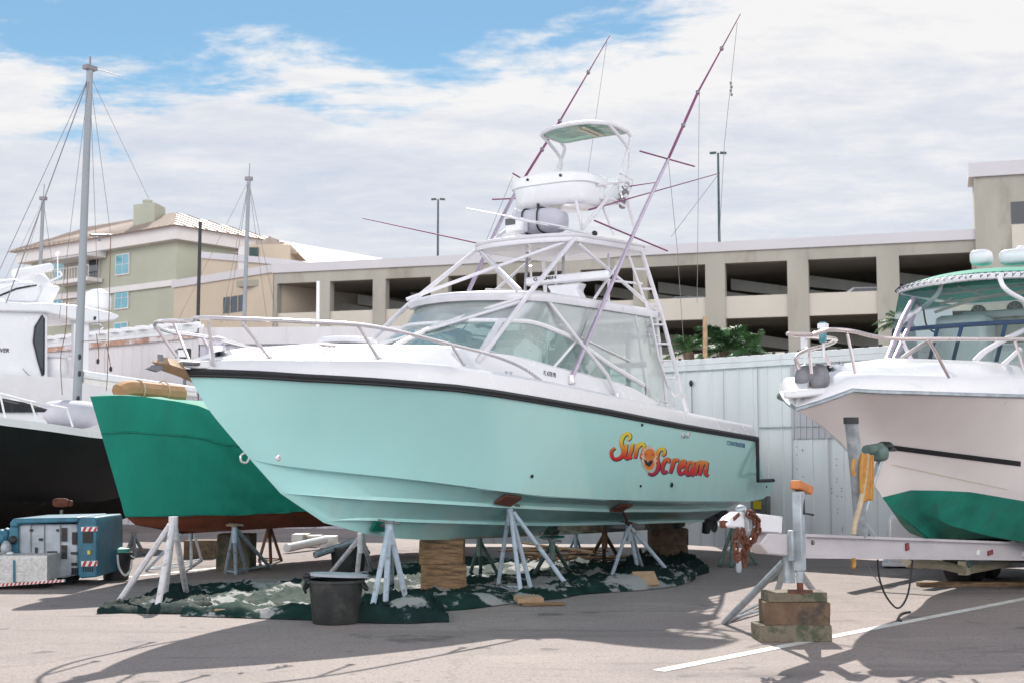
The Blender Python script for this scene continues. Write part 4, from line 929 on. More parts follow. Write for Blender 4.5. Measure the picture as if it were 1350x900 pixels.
# grab rails on the trunk side, small fixtures
q = MB(); a = snapd(868, 533.5, 0); b = snapd(887, 538, 0); q.tube([a, a+V3((0, .04, .05)), b+V3((0, .04, .05)), b], .012, 6); q.build('grab_rail', MT['steel'], boat)
# ---- tuna tower
def pair(name, pts, r_, m='tower_white', parent=boat, smooth=0, both=True):
    for fn in ((lambda l: l, mirs) if both else (lambda l: l,)):
        q = MB(); q.tube(fn(pts), r_*.86, 10, smooth=smooth); q.build(name, MT[m], parent)
V = M.V
fl = V(631, 474, 1.05); fl.z = min(fl.z, snapz(fl.x, 1.0))
U0 = V(758, 314, .8); H0_ = V(697, 388, .95)
pair('tower_leg', [U0, H0_, fl+V3((0, 0, -.02))], .036)
pair('tower_brace', [U0+V3((-.02, 0, .0)), V3((6.0, -.9, 3.72))], .028)
pair('tower_brace', [V(762, 321, .8), V(864, 409, .98)], .028)
pair('tower_brace', [V(826, 330, .82), V(783, 395, .99)], .024)
pair('tower_leg', [V(845, 328, .84), V(873, 418, 1.0), V(906, 543, 1.15)], .036)
l2 = [V(829, 338, .84), V(858, 418, 1.0), V(868, 470, 1.08), V(880, 508, 1.12), V(890, 521, 1.13), V(900, 521.5, 1.14)]
pair('ladder_rail', l2, .022)
oa = [V(845, 328, .84), V(873, 418, 1.0), V(906, 543, 1.15)]
for y in (355, 381, 402, 428, 453, 475, 498):
    def onl(l):
        for a, b in zip(l, l[1:]):
            ya, yb = M.px(a)[1], M.px(b)[1]
            if ya <= y <= yb: return a.lerp(b, (y-ya)/(yb-ya))
        return l[-1]
    pair('ladder_rung', [onl(oa), onl(l2)], .019)
t2 = V(813, 512, 1.25); t2.z = deckz(t2.x)+.02
pair('tower_leg', [V(721, 395, .97), V(763, 449, 1.13), V(800, 493, 1.22), t2], .030)
pair('deck_foot', [t2+V3((0, 0, .06)), t2+V3((0, 0, -.03))], .05, 'steel')
q = MB(); q.tube([V(692, 391, .93), V3((7.1, -.95, snapz(7.1, .9)))], .03, 10); q.build('tower_brace', MT['tower_white'], boat)
q = MB(); q.tube([V(686, 398, .9), V3((7.35, -.55, snapz(7.35, .55)))], .022, 10); q.build('tower_brace', MT['tower_white'], boat)
# upper platform
ut = [(4.86, 0, 4.56), (4.8, .4, 4.565), (4.55, .8, 4.58), (4.1, .86, 4.60), (3.2, .86, 4.65), (2.65, .84, 4.68), (2.45, .6, 4.69), (2.4, 0, 4.69)]
up = slab(ut, .085, .03, 'upper_platform', 'tower_white', boat)
for s in (1, -1): pair('platform_post', [V3((4.0, .3, 4.56)), V3((4.05, .32, 3.85))], .025)
pair('platform_post', [V3((3.0, .45, 4.6)), V3((3.0, .45, 3.85))], .022)
q = MB(); e = catmull([V3(p) for p in ut], 4); q.tube([p+V3((0, .0, .05)) for p in e+mirs(e)[1:-1][::-1]], .026, 8, closed=True); q.build('platform_rail', MT['tower_white'], up)
# radar array with lettering
q = MB(); q.box((4.2, .48, 4.10), (.10, 1.32, .125)); ra = q.build('radar_array', MT['gel_white'], boat, bevel=.03)
q = MB(); q.prism([(4.2, .13, 4.03), (4.2, .13+.55, 4.03), (4.2, .62, 3.93), (4.2, .70, 3.78), (4.2, .1, 3.78), (4.2, .2, 3.93)], (-.22, 0, 0)); q.build('radar_pedestal', MT['gel_white'], ra, bevel=.03)
quadtext('GARMIN', [(703, 371), (733, 368), (733, 363.6), (703, 366.2)], lambda x, y: M.U(x, y, 4.256), 'decal_black', 'radar_lettering', ra)
quadtext('MARINE', [(774, 363), (791, 361), (791, 358), (774, 359.6)], lambda x, y: M.U(x, y, 4.256), 'decal_grey', 'radar_lettering', ra) if False else None
pair('platform_rail', [V3((2.75, .86, 4.16)), V3((4.1, .95, 4.06))], .02)
# helm pod on the tower
pc = M.U(738, 258, 3.9); pz1, pz0 = 5.56, 5.20
def podring(z, k, kx=1.0):
    out = []
    for i in range(36):
        a = 2*math.pi*i/36; cx_, cy_ = math.cos(a), math.sin(a)
        x = math.copysign(abs(cx_)**.55, cx_)*.42*kx; y = math.copysign(abs(cy_)**.6, cy_)*.64*k
        out.append(V3((3.62+x*k, y, z+ (.05*(1-abs(y)/.64)**1 if z > 5.5 else 0))))
    return out
q = MB(); q.grid([podring(5.22, .05), podring(5.20, .80), podring(5.235, .90), podring(5.30, .95), podring(5.49, 1.0), podring(5.50, 1.06), podring(5.60, 1.08), podring(5.62, 1.05), podring(5.60, .96), podring(5.35, .90), podring(5.35, .05)], True)
pod = q.build('helm_pod', MT['gel_white'], boat, smooth=40)
for v in (-.25, .3):
    q = MB(); q.lathe((4.065, v, 5.585), [(.02, 0), (.018, .02), (.001, .024)], 10, axis=(1, 0, 0)); q.build('pod_bolt', MT['rubber'], pod)
q = MB(); q.blob((4.0, -.12, 5.13), (.035, .035, .05), 10, 8); q.tube([(4.0, -.12, 5.17), (4.0, -.12, 5.24)], .02, 8); q.build('pod_light', MT['rubber'], pod)
Cp, Df = V(831, 175, .58), V(799, 161, .58)
can = [V3((Df.x+.05, 0, Df.z+.04)), V3((Df.x+.03, .3, Df.z+.03)), V3((Df.x-.05, .53, Df.z)), V3((Df.x-.2, .58, Df.z)), V3((Cp.x+.2, .58, Cp.z)), V3((Cp.x+.05, .53, Cp.z)), V3((Cp.x-.03, .3, Cp.z+.03)), V3((Cp.x-.05, 0, Cp.z+.04))]
slab(can, .05, .04, 'sun_canopy', 'canopy_cloth', boat)
q = MB(); e = catmull(can, 4); q.tube(e+mirs(e)[1:-1][::-1], .03, 8, closed=True); cf = q.build('canopy_frame', MT['tower_white'], boat)
q = MB(); q.box(((Cp.x+Df.x)/2-.02, .05, Cp.z+.0), (.55, .07, .02)); q.box(((Cp.x+Df.x)/2, .16, Cp.z+.0), (.6, .06, .02)); q.build('canopy_strap', MT['cream_panel'], boat)
mid_ = V(820, 222, .6)
pair('canopy_leg', [V(767, 302, .72), V(800, 262, .64), V(817, 230, .6), V(829, 194, .58), V(831.5, 181, .58), Cp+V3((.1, 0, -.01))], .032, 'tower_white', smooth=4)
pair('canopy_leg', [V(824, 246, .62), V(830, 215, .6), V(828, 196, .59), V(812, 175, .58), Df+V3((-.04, 0, -.01))], .028, 'tower_white', smooth=4)
pair('pod_leg', [V(759, 265, .5), V(767, 299, .55)], .026)
pair('pod_leg', [V(795, 273, .5), V(810, 310, .6)], .026)
pair('pod_leg', [V(825, 257, .58), V(838, 305, .8)], .03)
pair('pod_rail', [V(788, 244, .66), V(812, 241, .66), V(828, 240, .66), V3((2.6, .5, 5.60)), V3((2.5, 0, 5.6))], .022, smooth=4)
pair('pod_rail', [V(790, 262, .6), V(808, 263, .62), V(824, 272, .62)], .024)
q = MB(); q.box((2.85, 0, 5.42), (.35, .95, .10)); q.box((2.72, 0, 5.60), (.08, .95, .34), ry=-.1); q.build('tower_seat', MT['seat'], boat, bevel=.03)
for (x, v, z) in ((2.6, .52, 5.56), (2.66, .5, 5.36), (2.75, .55, 5.42)):
    q = MB(); q.blob((x, v, z), (.06, .045, .05), 8, 6, .7); q.tube([(x, v, z), (x+.1, v, z+.08)], .012, 5); q.build('control_lever', MT['wire'], boat)
pair('pod_rail', [V3((2.62, .6, 5.55)), V3((2.55, .62, 5.74)), V3((3.0, .64, 5.78))], .012)
# stores on the upper platform
q = MB(); p = M.U(712, 293, 4.0); q.blob(p+V3((0, .0, .0)), (.26, .40, .17), 18, 12, .55); cn = q.build('covered_raft', MT['grey_fabric'], boat)
for y in (-.13, .12):
    q = MB(); k = .87 if True else 1
    q.tube([p+V3((.275*math.copysign(abs(math.cos(a))**.55, math.cos(a)), y, .18*math.copysign(abs(math.sin(a))**.55, math.sin(a)))) for a in [i*math.pi/12 for i in range(24)]], .012, 5, closed=True); q.build('strap', MT['rubber'], cn)
q = MB(); p = M.U(681, 296, 4.35); q.box(p+V3((0, 0, -.02)), (.16, .30, .20)); sl_ = q.build('search_lamp', MT['gel_white'], boat, bevel=.03)
q = MB(); q.box(p+V3((.082, -.05, .03)), (.02, .16, .09)); q.build('lamp_glass', MT['dark_window'], sl_)
q = MB(); q.tube([V(780, 309, .5), V(690, 291, .0), V(666, 285, -.15)], .016, 6); q.build('platform_antenna', MT['tower_white'], boat)
q = MB(); q.blob(V(784, 308, .5), (.05, .04, .04), 8, 6); q.build('antenna_base', MT['rubber'], boat)
# whip rods
for a, b, m_ in ((M.U(640, 323, 4.5), M.U(478, 288, 5.2), 'outrig'), (M.U(748, 300, 4.3), M.U(615, 275, 4.6), 'tower_white'), (V(776, 277, .5), V(949, 228.5, 1.2), 'outrig'), (V(828, 246, .6), V(866, 240.5, .9), 'outrig')):
    q = MB(); q.tube([a, b], .012, 6, r2=.007); q.build('whip_antenna', MT[m_], boat)
# outriggers
def outrigger(pts, cross):
    q = MB(); L0 = pts[0].lerp(pts[1], .85)
    q.tube(pts[:3], .032, 10, r2=.025, smooth=6); o = q.build('outrigger', MT['purple_tube'], boat)
    q = MB(); q.tube([pts[2], pts[3]], .021, 8); q.tube([pts[3], pts[4]], .017, 8, r2=.007); q.build('outrigger_tip', MT['outrig'], o)
    q = MB(); q.tube([pts[0]+V3((-.02, 0, .07)), pts[0]+V3((0, .02, -.03))], .038, 10); q.tube([pts[0]+V3((-.06, .03, -.02)), pts[0]+V3((.06, .03, -.02))], .022, 8); q.build('outrigger_base', MT['steel'], o)
    for c, d in cross:
        q = MB(); q.tube([c-d, c+d], .013, 6); q.build('spreader', MT['outrig'], o)
    for k, t in ((3, .0), (3, .55), (2, .5)):
        p = pts[k].lerp(pts[min(k+1, 4)], t); q = MB(); q.blob(p, (.035, .035, .045), 8, 6); q.build('line_ring', MT['wire'], o)
ob = snapd(752, 502, 0)
po = [ob, V(836, 306, 1.1), V(881, 210, 1.2), V(920, 122, 1.35), V(976, 19, 1.55)]
outrigger(po, [(po[2], V(897, 217, 1.2)-V(861, 207, 1.2)), (V(834, 312, 1.1), V(858, 322, 1.1)-V(810, 302, 1.1))])
for i in range(1): pass
ps = [mir(ob), V(655, 302, -1.1), V(690, 237, -1.2), V(738, 160, -1.3), V(804, 47, -1.45)]
outrigger(ps, [(ps[2], (V(690, 240, -1.2)-V(676, 232, -1.2))), (V(676, 262, -1.15), V(690, 262, -1.15)-V(664, 263, -1.15))])
for o in [x for x in boat.children if x.name.startswith('outrigger')]: pass
# halyard lines of the outriggers
for a, b in ((V(972, 30, 1.5), V(955, 190, 1.5)), (V(955, 190, 1.5), V(948, 320, 1.4)), (V(922, 120, 1.35), V(919, 400, 1.2)), (V(881, 212, 1.2), V(893, 330, 1.2)), (V(893, 330, 1.2), V(901, 450, 1.15)), (V(948, 229, 1.2), V(885, 312, 1.2)), (V(800, 55, -1.45), V(775, 230, -1.3)), (V(700, 240, -1.2), V(600, 420, -1.2)), (V(676, 233, -1.2), V(640, 320, -1.2))):
    q = MB(); q.tube([a, b], .0045, 4); q.build('outrigger_line', MT['wire'], boat)
q = MB()
for i in range(4): q.blob(V(963.5+(i % 2), 110+i*5, 1.5), (.02, .02, .03), 6, 5)
q.build('line_float', MT['wire'], boat)
# ---- outboard motors on the stern bracket
for v in (M.U(936, 700, -1.1).y, M.U(936, 700, -1.1).y-.75):
    m = MB(); m.blob((-1.0, v, 1.72), (.36, .24, .38), 16, 10, .6); ob_ = m.build('outboard_motor', MT['black_plastic'], boat)
    m = MB(); m.prism([(-.75, v-.05, 1.7), (-1.05, v-.05, 1.7), (-1.15, v-.05, .95), (-1.2, v-.05, .62), (-1.0, v-.05, .38), (-.85, v-.05, .40), (-.90, v-.05, .62), (-.72, v-.05, .80), (-.80, v-.05, 1.2)], (0, .10, 0)); m.build('lower_unit', MT['black_plastic'], ob_, bevel=.03)
    m = MB(); m.lathe((-.72, v, .66), [(.01, -.0), (.07, .1), (.085, .3), (.08, .62)], 14, axis=(-1, 0, 0)); m.build('gearcase', MT['black_plastic'], ob_)
    m = MB()
    for k in range(3):
        a = k*2.094+.5; ax = V3((0, math.cos(a), math.sin(a))); tg = V3((0, -math.sin(a), math.cos(a))); c = V3((-1.28, v, .66)); pts = []
        for j in range(12):
            b = j*2*math.pi/12; pts.append(c+ax*(.15+.12*math.cos(b))+tg*(.09*math.sin(b))+V3((.05*math.sin(b), 0, 0)))
        m.prism(pts, (.012, 0, 0))
    m.lathe((-1.22, v, .66), [(.06, 0), (.055, .12), (.02, .16)], 12, axis=(-1, 0, 0)); m.build('propeller', MT['galv_dark'], ob_)
# ------------------------------------------------------------------ RIGHT BOAT on its trailer
R = Frame((8.27, 19.84), 52)
rb_ = empty('cabin_cruiser', R.O, R.rz, 'pinkish white cabin cruiser with green hardtop and green bottom, resting on a trailer', 'boat')
def rloft(stems, names, L_=None): pass
RS = [R.V(*p, 0) for p in [(1225, 712), (1208, 702), (1195, 690), (1178, 672), (1163, 655), (1150, 634), (1122, 594), (1083, 560), (1050, 539)]]
NR = 60
def rcurve(e, vf, tab, z0=None):
    out = []
    for i in range(NR+1):
        t = i/NR; u = e.x*t; v = vf(t); out.append(V3((u, v, 0)))
    seen = [i for i, p in enumerate(out) if R.px((p.x, p.y, 1.6))[0] < 1400 and i/NR < .96]
    for i in seen: out[i].z = R.zt(out[i].x, out[i].y, tab)
    k0, k1 = seen[0], seen[-1]; zlim = out[k0].z
    for i in range(k0): out[i].z = zlim+(z0-zlim)*(1-i/k0)**1.2 if z0 is not None else zlim
    for i in range(k1+1, NR+1): out[i].z = out[k1].z+(e.z-out[k1].z)*(i-k1)/(NR-k1)
    out[-1] = V3((e.x, 0, e.z)); return out
def rs_(t): return (1.30+.06*min(t/.4, 1)) if t < .4 else 1.36*(1-((t-.4)/.6)**2.9)**.85
def rc_(t): return 1.15 if t < .4 else 1.15*(1-((t-.4)/.6)**2)
rsheer = rcurve(RS[8], rs_, [(1050, 539), (1066, 525), (1090, 515), (1110, 513), (1150, 516), (1250, 519), (1350, 522), (1450, 524)], 2.1)
rboot = rcurve(RS[4], lambda t: .97*rc_(t), [(1163, 655), (1178, 648), (1195, 645.5), (1240, 646), (1280, 648), (1350, 660), (1400, 668)], 1.0)
rcre = rcurve(RS[3], lambda t: .62*rc_(t), [(1178, 672), (1200, 666), (1215, 672), (1250, 691), (1300, 705), (1350, 714)], .62)
rkeel = [V3((RS[0].x*i/NR, 0, .60+(.70-.60)*(i/NR)**2)) for i in range(NR)]+[RS[0]]
rr_ = [rkeel, rcre, rboot]
for f in (.15, .3, .45, .6, .75, .88):
    kk = 4+4*f; i = min(int(kk), 7); e = RS[i].lerp(RS[i+1], kk-i); row = []
    for j in range(NR+1):
        t = j/NR; p = rboot[j].lerp(rsheer[j], f); fl = (.02+.34*max(0, t-.45)**1.4)*4*f*(1-f)*(1-max(0, (t-.85)/.15)**2); p.y = max(p.y-fl, 0); row.append(p)
    d_ = e-row[-1]
    for j in range(NR+1): wg = max(0, (j/NR-.7)/.3)**2; row[j] += V3((d_.x*wg, 0, d_.z*wg))
    row[-1] = e.copy(); rr_.append(row)
rr_.append(rsheer)
hm = MB(); hm.mi = 1; hm.grid(rr_[:3]); hm.grid([mirs(r) for r in rr_[:3]]); hm.mi = 0; hm.grid(rr_[2:]); hm.grid([mirs(r) for r in rr_[2:]]); tr = [r[0] for r in rr_]; hm.grid([tr, mirs(tr)])
hm.build('hull', [MT['pink_white'], MT['hull_green']], rb_, smooth=32)
side = MB(); side.grid(rr_); BR = BVHTree.FromPolygons([tuple(p) for p in side.v], side.f)
def snapr(px, py, out=.004):
    e = R.loc(EYE); d = (R.loc(EYE+ray(px, py))-e).normalized(); h = BR.ray_cast(e, d)
    if h[0] is None: return R.V(px, py, 1.0)
    n = h[1] if h[1].dot(d) < 0 else -h[1]; return h[0]+n*out
st = [(1169+4*i, 588+(4*i/180)*23) for i in range(45)]
m = MB(); m.grid([[snapr(x, y+k, .008) for x, y in st] for k in (-3.3, -1.6, 0, 1.6, 3.3)]); m.build('hull_stripe', MT['rubber'], rb_)
m = MB(); st = [(1176+4*i, 612+.215*4*i) for i in range(39)]; m.grid([[snapr(x, y-.7, .003) for x, y in st], [snapr(x, y+.7, .003) for x, y in st]]); m.build('chine_line', MT['cream_panel'], rb_)
m = MB(); full = rsheer+mirs(rsheer[:-1])[::-1]; m.tube(full, .022, 6); m.build('rub_rail', MT['galv'], rb_)
def rhb(u): return itp([(0, .2), (6, .20), (8.4, .17), (8.9, .05), (9.1, .0)], u)
rd = [[] for _ in range(7)]
for p in rsheer:
    u = p.x; h = rhb(u); k = min(p.y/.3, 1); tr_ = itp([(0, .22), (5.5, .22), (6.8, .19), (7.6, .12), (8.3, .05), (9, 0)], u); vf = max(p.y-.3*k, 0)
    for r_, q in zip(rd, [(p.y-.004, p.z+.012), (p.y-.02*k, p.z+h*.7), (p.y-.07*k, p.z+h), (vf, p.z+h+.01), (max(vf-.12*k, 0), p.z+h+tr_*.75), (max(vf-.3*k, 0), p.z+h+tr_), (0, p.z+h+tr_+.06)]): r_.append(V3((u, q[0], q[1])))
dk = MB(); dk.grid(rd); dk.grid([mirs(r) for r in rd]); dk.build('deck', MT['gel_white'], rb_, smooth=45)
DR = MB(); DR.grid(rd); BDR = BVHTree.FromPolygons([tuple(p) for p in DR.v], DR.f)
def rz_at(u, v):
    h = BDR.ray_cast(V3((u, abs(v)+.001, 6)), V3((0, 0, -1))); return h[0].z if h[0] is not None else 2.5
m = MB(); tp = RS[8]; m.prism([(8.5, .22, tp.z+.17), (8.95, .16, tp.z+.12), (9.12, .07, tp.z+.10), (9.12, -.07, tp.z+.10), (8.95, -.16, tp.z+.12), (8.5, -.22, tp.z+.17)], (0, 0, .07)); m.build('bow_platform', MT['gel_white'], rb_, bevel=.02)
# anchor of the cruiser
aw = R.V(1075, 503, 0); an2 = empty('anchor', R.w(aw), R.rz, 'dull grey plough anchor with two round flukes on the cruiser bow', 'anchor')
RA = lambda px, py, v=0: R.V(px, py, v)-aw
for sgn, c, rx_, ry_ in ((1, (1061, 500), .115, .13), (-1, (1080, 498.5), .10, .15)):
    q = RA(*c, -.1*sgn); m = MB(); pts = []
    f = MB(); f.blob(q, (.05, .11, .15), 14, 10); f.build('fluke', MT['anchor_grey'], an2)
m = MB(); m.prism([RA(1064, 508), RA(1078, 506), RA(1089, 519), RA(1080, 517)], (0, .05, 0)); m.build('crown', MT['anchor_bronze'], an2, bevel=.01)
m = MB(); m.tube([RA(1072, 505), RA(1090, 494), RA(1112, 491)], .03, 8); m.build('shank', MT['anchor_grey'], an2)
# rails
rp = [R.V(1420, 447, 1.15), R.V(1350, 447, 1.1), R.V(1240, 447, .95), R.V(1180, 446.5, .75), R.V(1150, 443, .6), R.V(1125, 437, .45), R.V(1098, 434.5, .32), R.V(1083, 437, .22), R.V(1070, 441, .12), V3((9.05, -.05, R.V(1075, 445, 0).z)), R.V(1097, 446, -.22), R.V(1100, 450, -.35), R.V(1092, 454, -.38), R.V(1066, 460, -.3), R.V(1051, 470, -.2)]
m = MB(); m.tube(rp[:11]+[R.V(1100, 450, -.3), R.V(1088, 455, -.2), R.V(1066, 461, -.1), R.V(1050, 470, .0), R.V(1053, 485, .0)], .021, 8, smooth=4); m.build('bow_rail', MT['steel_pink'], rb_)
for a, b, v in (((1117, 440), (1128, 492), .4), ((1224, 447), (1251, 497), .95), ((1338, 449), (1352, 492), 1.1), ((1083, 455), (1095, 484), -.1), ((1067, 461), (1070, 493), .02)):
    p = R.V(*a, v); f = R.V(*b, v+.05); m = MB(); m.tube([p, f], .016, 8); m.build('rail_post', MT['steel_pink'], rb_)
m = MB(); p = R.V(1085, 449, .15); m.box(p+V3((0, 0, .08)), (.06, .06, .20)); m.build('navigation_light', MT['teal_glass'], rb_, bevel=.01)
m = MB(); p = R.V(1085, 430, .15); m.box(p, (.08, .08, .05)); m.tube([p, p-V3((0, 0, .3))], .015, 6); m.build('light_base', MT['gel_white'], rb_)
m = MB(); p = R.V(1060, 452, -.2); m.box(p, (.05, .05, .12)); m.tube([p, p-V3((0, 0, .25))], .012, 6); m.build('stern_staff', MT['gel_white'], rb_)
# hardtop: front edge runs across the boat
uF = R.V(1182, 384, -1.15).x; vR = 1.15
def RU(px, py, du=0): return R.U(px, py, uF+du)
zfr = RU(1182, 384).z; tt = []
pL = RU(1182, 384)
zF = lambda v: zfr+.02+.06*(1-(v/1.15)**2)
edge = [V3((uF+.30, 0, zF(0))), V3((uF+.26, .45, zF(.45))), V3((uF+.14, .9, zF(.9))), V3((uF-.05, 1.13, zF(1.15))), V3((uF-.6, 1.17, zfr+.03)), V3((uF-1.6, 1.17, zfr+.08)), V3((uF-2.4, 1.1, zfr+.1)), V3((uF-2.5, .6, zfr+.1)), V3((uF-2.5, 0, zfr+.1))]
slab(edge, .09, .15, 'hardtop', 'cover_green', rb_)
m = MB(); e = catmull(edge, 5); loop = e+mirs(e)[1:-1][::-1]; m.tube([p+V3((0, 0, -.02)) for p in loop], .045, 8, closed=True); ed = m.build('hardtop_edge', MT['gel_white'], rb_)
m = MB(); zz = []
for i in range(len(loop)): 
    ou = V3((.05 if loop[i].x > uF-.2 else 0, .04 if loop[i].y > 0 else -.04, 0)); zz += [loop[i]+V3((0, 0, .035)), loop[i]+ou+V3((0, 0, -.02)), loop[i]+V3((0, 0, -.07)), loop[i]+ou*1.05+V3((0, 0, -.022))]
m.tube(zz, .0055, 4); m.build('lacing', MT['rubber'], ed)
for px, v, D_ in ((1294, 344, 0), (1340, 343, 0)):
    p = RU(px, v, -.9); p.z += .04; m = MB(); m.blob(p, (.15, .14 if px < 1300 else .22, .11), 18, 10, .6); m.build('radome', MT['gel_white'], rb_)
m = MB(); p = RU(1347, 335, -1.2); m.blob(p, (.1, .1, .12), 12, 8); m.build('antenna_dome', MT['gel_white'], rb_)
# front screen
zs_ = RU(1250, 440).z; mid_l = [RU(1203, 392, -.02), RU(1350, 372, -.02)]
wl = V3((uF-.05, -1.0, zfr-.06)); W = []
for z_, du, k in ((zfr-.05, .05, 1.0), (RU(1215, 437).z, .28, .98), (RU(1215, 478).z-.1, .75, .95)):
    W.append([V3((uF+du+.22*(1-(v/1.1)**2), v*k, z_)) for v in [-1.1+2.2*i/20 for i in range(21)]])
m = MB(); m.grid(W[:2]); m.build('upper_screen', MT['smoked'], rb_)
m = MB(); m.grid(W[1:]); m.build('windshield_glass', MT['smoked'], rb_)
m = MB(); m.tube(W[1], .03, 8); m.build('windshield_frame', MT['blue_dark'], rb_)
for i in (0, 6, 9, 14, 20): 
    m = MB(); m.tube([W[1][i], W[2][i]+V3((0, 0, -.1))], .026, 8); m.build('windshield_post', MT['blue_dark'], rb_)
m = MB()
for s in (-1, 1): m.grid([[V3((uF+.05, s*1.1, zfr-.05)), V3((uF-2.0, s*1.12, zfr))], [V3((uF+.7, s*1.05, W[2][0].z)), V3((uF-2.2, s*1.1, W[2][0].z-.1))]])
m.build('side_curtain', MT['vinyl'], rb_)
m = MB(); bz = RU(1300, 425).z; m.box((uF-1.2, .2, bz+.0), (.12, 1.75, .36)); bh = m.build('cabin_bulkhead', MT['cream_panel'], rb_, bevel=.05)
m = MB(); m.box((uF-1.12, .2, bz+.22), (.14, 1.7, .10)); m.build('dash_shelf', MT['off_white'], rb_, bevel=.03)
for px in (1290, 1338):
    p = R.U(px, 413 if px < 1300 else 408, uF-1.13); m = MB(); m.lathe(p, [(.001, .012), (.05, .015), (.105, .01), (.115, 0)], 18, axis=(1, 0, 0)); sp_ = m.build('speaker', MT['speaker'], bh)
    m = MB()
    for k in range(8): a = k*math.pi/4; m.tube([p+V3((.02, 0, 0)), p+V3((.02, .1*math.cos(a), .1*math.sin(a)))], .006, 4)
    m.build('speaker_grille', MT['cream_panel'], sp_)
m = MB(); m.box((uF-.9, -.55, bz-.25), (.5, .7, .9)); m.build('companion_seat', MT['gel_white'], rb_, bevel=.08)
m = MB(); m.box((uF-1.3, .3, W[2][0].z+.1), (.8, 1.2, .5)); m.build('helm_dash', MT['gel_white'], rb_, bevel=.08)
fr = MB()
for a, b in (((1240, 388), (1350, 376)), ((1240, 400), (1350, 383)), ((1262, 376), (1297, 390)), ((1255, 393), (1240, 402))):
    m = MB(); m.tube([R.U(*a, uF-.35), R.U(*b, uF-.35)], .016, 6); m.build('hardtop_bow', MT['cream_panel'], rb_)
m = MB(); m.tube([R.U(1232, 412, uF-.3), R.U(1290, 394, uF-.4), R.U(1350, 386, uF-.4)], .02, 6, smooth=5); m.build('hardtop_bow', MT['cream_panel'], rb_)
m = MB(); m.tube([R.U(1217, 405, uF), R.U(1222, 430, uF+.1), R.U(1236, 440, uF+.2)], .012, 6, smooth=6); m.build('wiring', MT['rubber'], rb_)
# hardtop struts
def strut(pts, v, r_, mm, sm=6):
    m = MB(); m.tube([R.V(a, b, vv) for (a, b), vv in zip(pts, v)], r_, 10, smooth=sm); m.build('hardtop_strut', MT[mm], rb_)
strut([(1241, 374), (1236, 388), (1221, 402), (1190, 424)], [-.55, -.6, -.7, -.8], .03, 'gel_white')
strut([(1318, 366), (1323, 378), (1335, 388), (1362, 402)], [.55, .6, .65, .75], .03, 'gel_white')
strut([(1362, 430), (1330, 445), (1300, 462), (1285, 476)], [.7, .65, .6, .55], .032, 'tower_white')
strut([(1345, 460), (1322, 481)], [.9, .85], .025, 'tower_white', 0)
strut([(1204, 394), (1188, 425), (1164, 489)], [-.85, -.7, -.2], .034, 'purple_tube', 0)
strut([(1212, 398), (1196, 436), (1177, 478)], [-.8, -.7, -.45], .030, 'purple_tube', 0)
strut([(1185, 440), (1205, 481)], [-.6, -.5], .026, 'tower_white', 0)
strut([(1175, 482), (1215, 455), (1235, 448)], [-.3, -.3, -.35], .028, 'steel_pink')
m = MB(); p = R.V(1160, 490, -.1); m.prism([p+V3((.25, -.1, -.05)), p+V3((.2, .12, -.02)), p+V3((-.25, .12, .05)), p+V3((-.25, -.1, .03))], (0, 0, .06)); m.build('strut_base', MT['purple_tube'], rb_, bevel=.02)
# ---- trailer (local x = forward towards the coupler)
tdir = V3((.616, .788, 0)); T0 = V3((2.5, 11.8, 0))
tl = empty('boat_trailer', T0, math.atan2(-tdir.y, -tdir.x), 'aluminium boat trailer with rusty white coupler carrying the pinkish cruiser', 'trailer')
TF = Frame((T0.x, T0.y), 52); TF.h = -tdir; TF.n = V3((-TF.h.y, TF.h.x, 0))
def TV(px, py, v=0.0): return TF.V(px, py, v)
a0, a1, b0_, b1_ = TV(1060, 703), TV(1060, 735), TV(1345, 714), TV(1345, 738)
def beamz(u, top): 
    if top: return a0.z+(b0_.z-a0.z)*(u-a0.x)/(b0_.x-a0.x)
    return a1.z+(b1_.z-a1.z)*(u-a1.x)/(b1_.x-a1.x)
m = MB(); ux0, ux1 = TV(1054, 703).x, -9.0
for (k0, k1, y0, y1) in ((0, .12, -.06, .06), (.12, .88, -.012, .012), (.88, 1, -.06, .06)):
    q0 = [V3((ux0, 0, beamz(ux0, 0)*(1-k)+beamz(ux0, 1)*k)) for k in (k0, k1)]; q1 = [V3((ux1, 0, beamz(ux1, 0)*(1-k)+beamz(ux1, 1)*k)) for k in (k0, k1)]
    m.prism([q0[0]+V3((0, y0, 0)), q1[0]+V3((0, y0, 0)), q1[1]+V3((0, y0, 0)), q0[1]+V3((0, y0, 0))], (0, y1-y0, 0))
for (k0, k1) in ((.0, 1),): pass
m.build('frame_beam', MT['trailer_alu'], tl)
m = MB(); yy = -1.9
uq = ux0-5.0
m.prism([V3((uq, yy, beamz(uq, 0))), V3((ux1, yy, beamz(ux1, 0))), V3((ux1, yy, beamz(ux1, 1))), V3((uq, yy, beamz(uq, 1)))], (0, -.06, 0)); m.build('far_beam', MT['trailer_alu'], tl)
m = MB(); c = [TV(1054, 705), TV(1054, 734), TV(1003, 729), TV(992, 716), TV(1003, 702)]; m.prism([p+V3((0, .07, 0)) for p in c], (0, -.14, 0)); tg = m.build('tongue', MT['trailer_alu'], tl, bevel=.01)
m = MB(); c = [TV(991, 676), TV(1024, 680), TV(1023, 702), TV(990, 700)]; m.prism([p+V3((0, .06, 0)) for p in c], (0, -.12, 0)); m.build('actuator', MT['gel_white'], tl, bevel=.012)
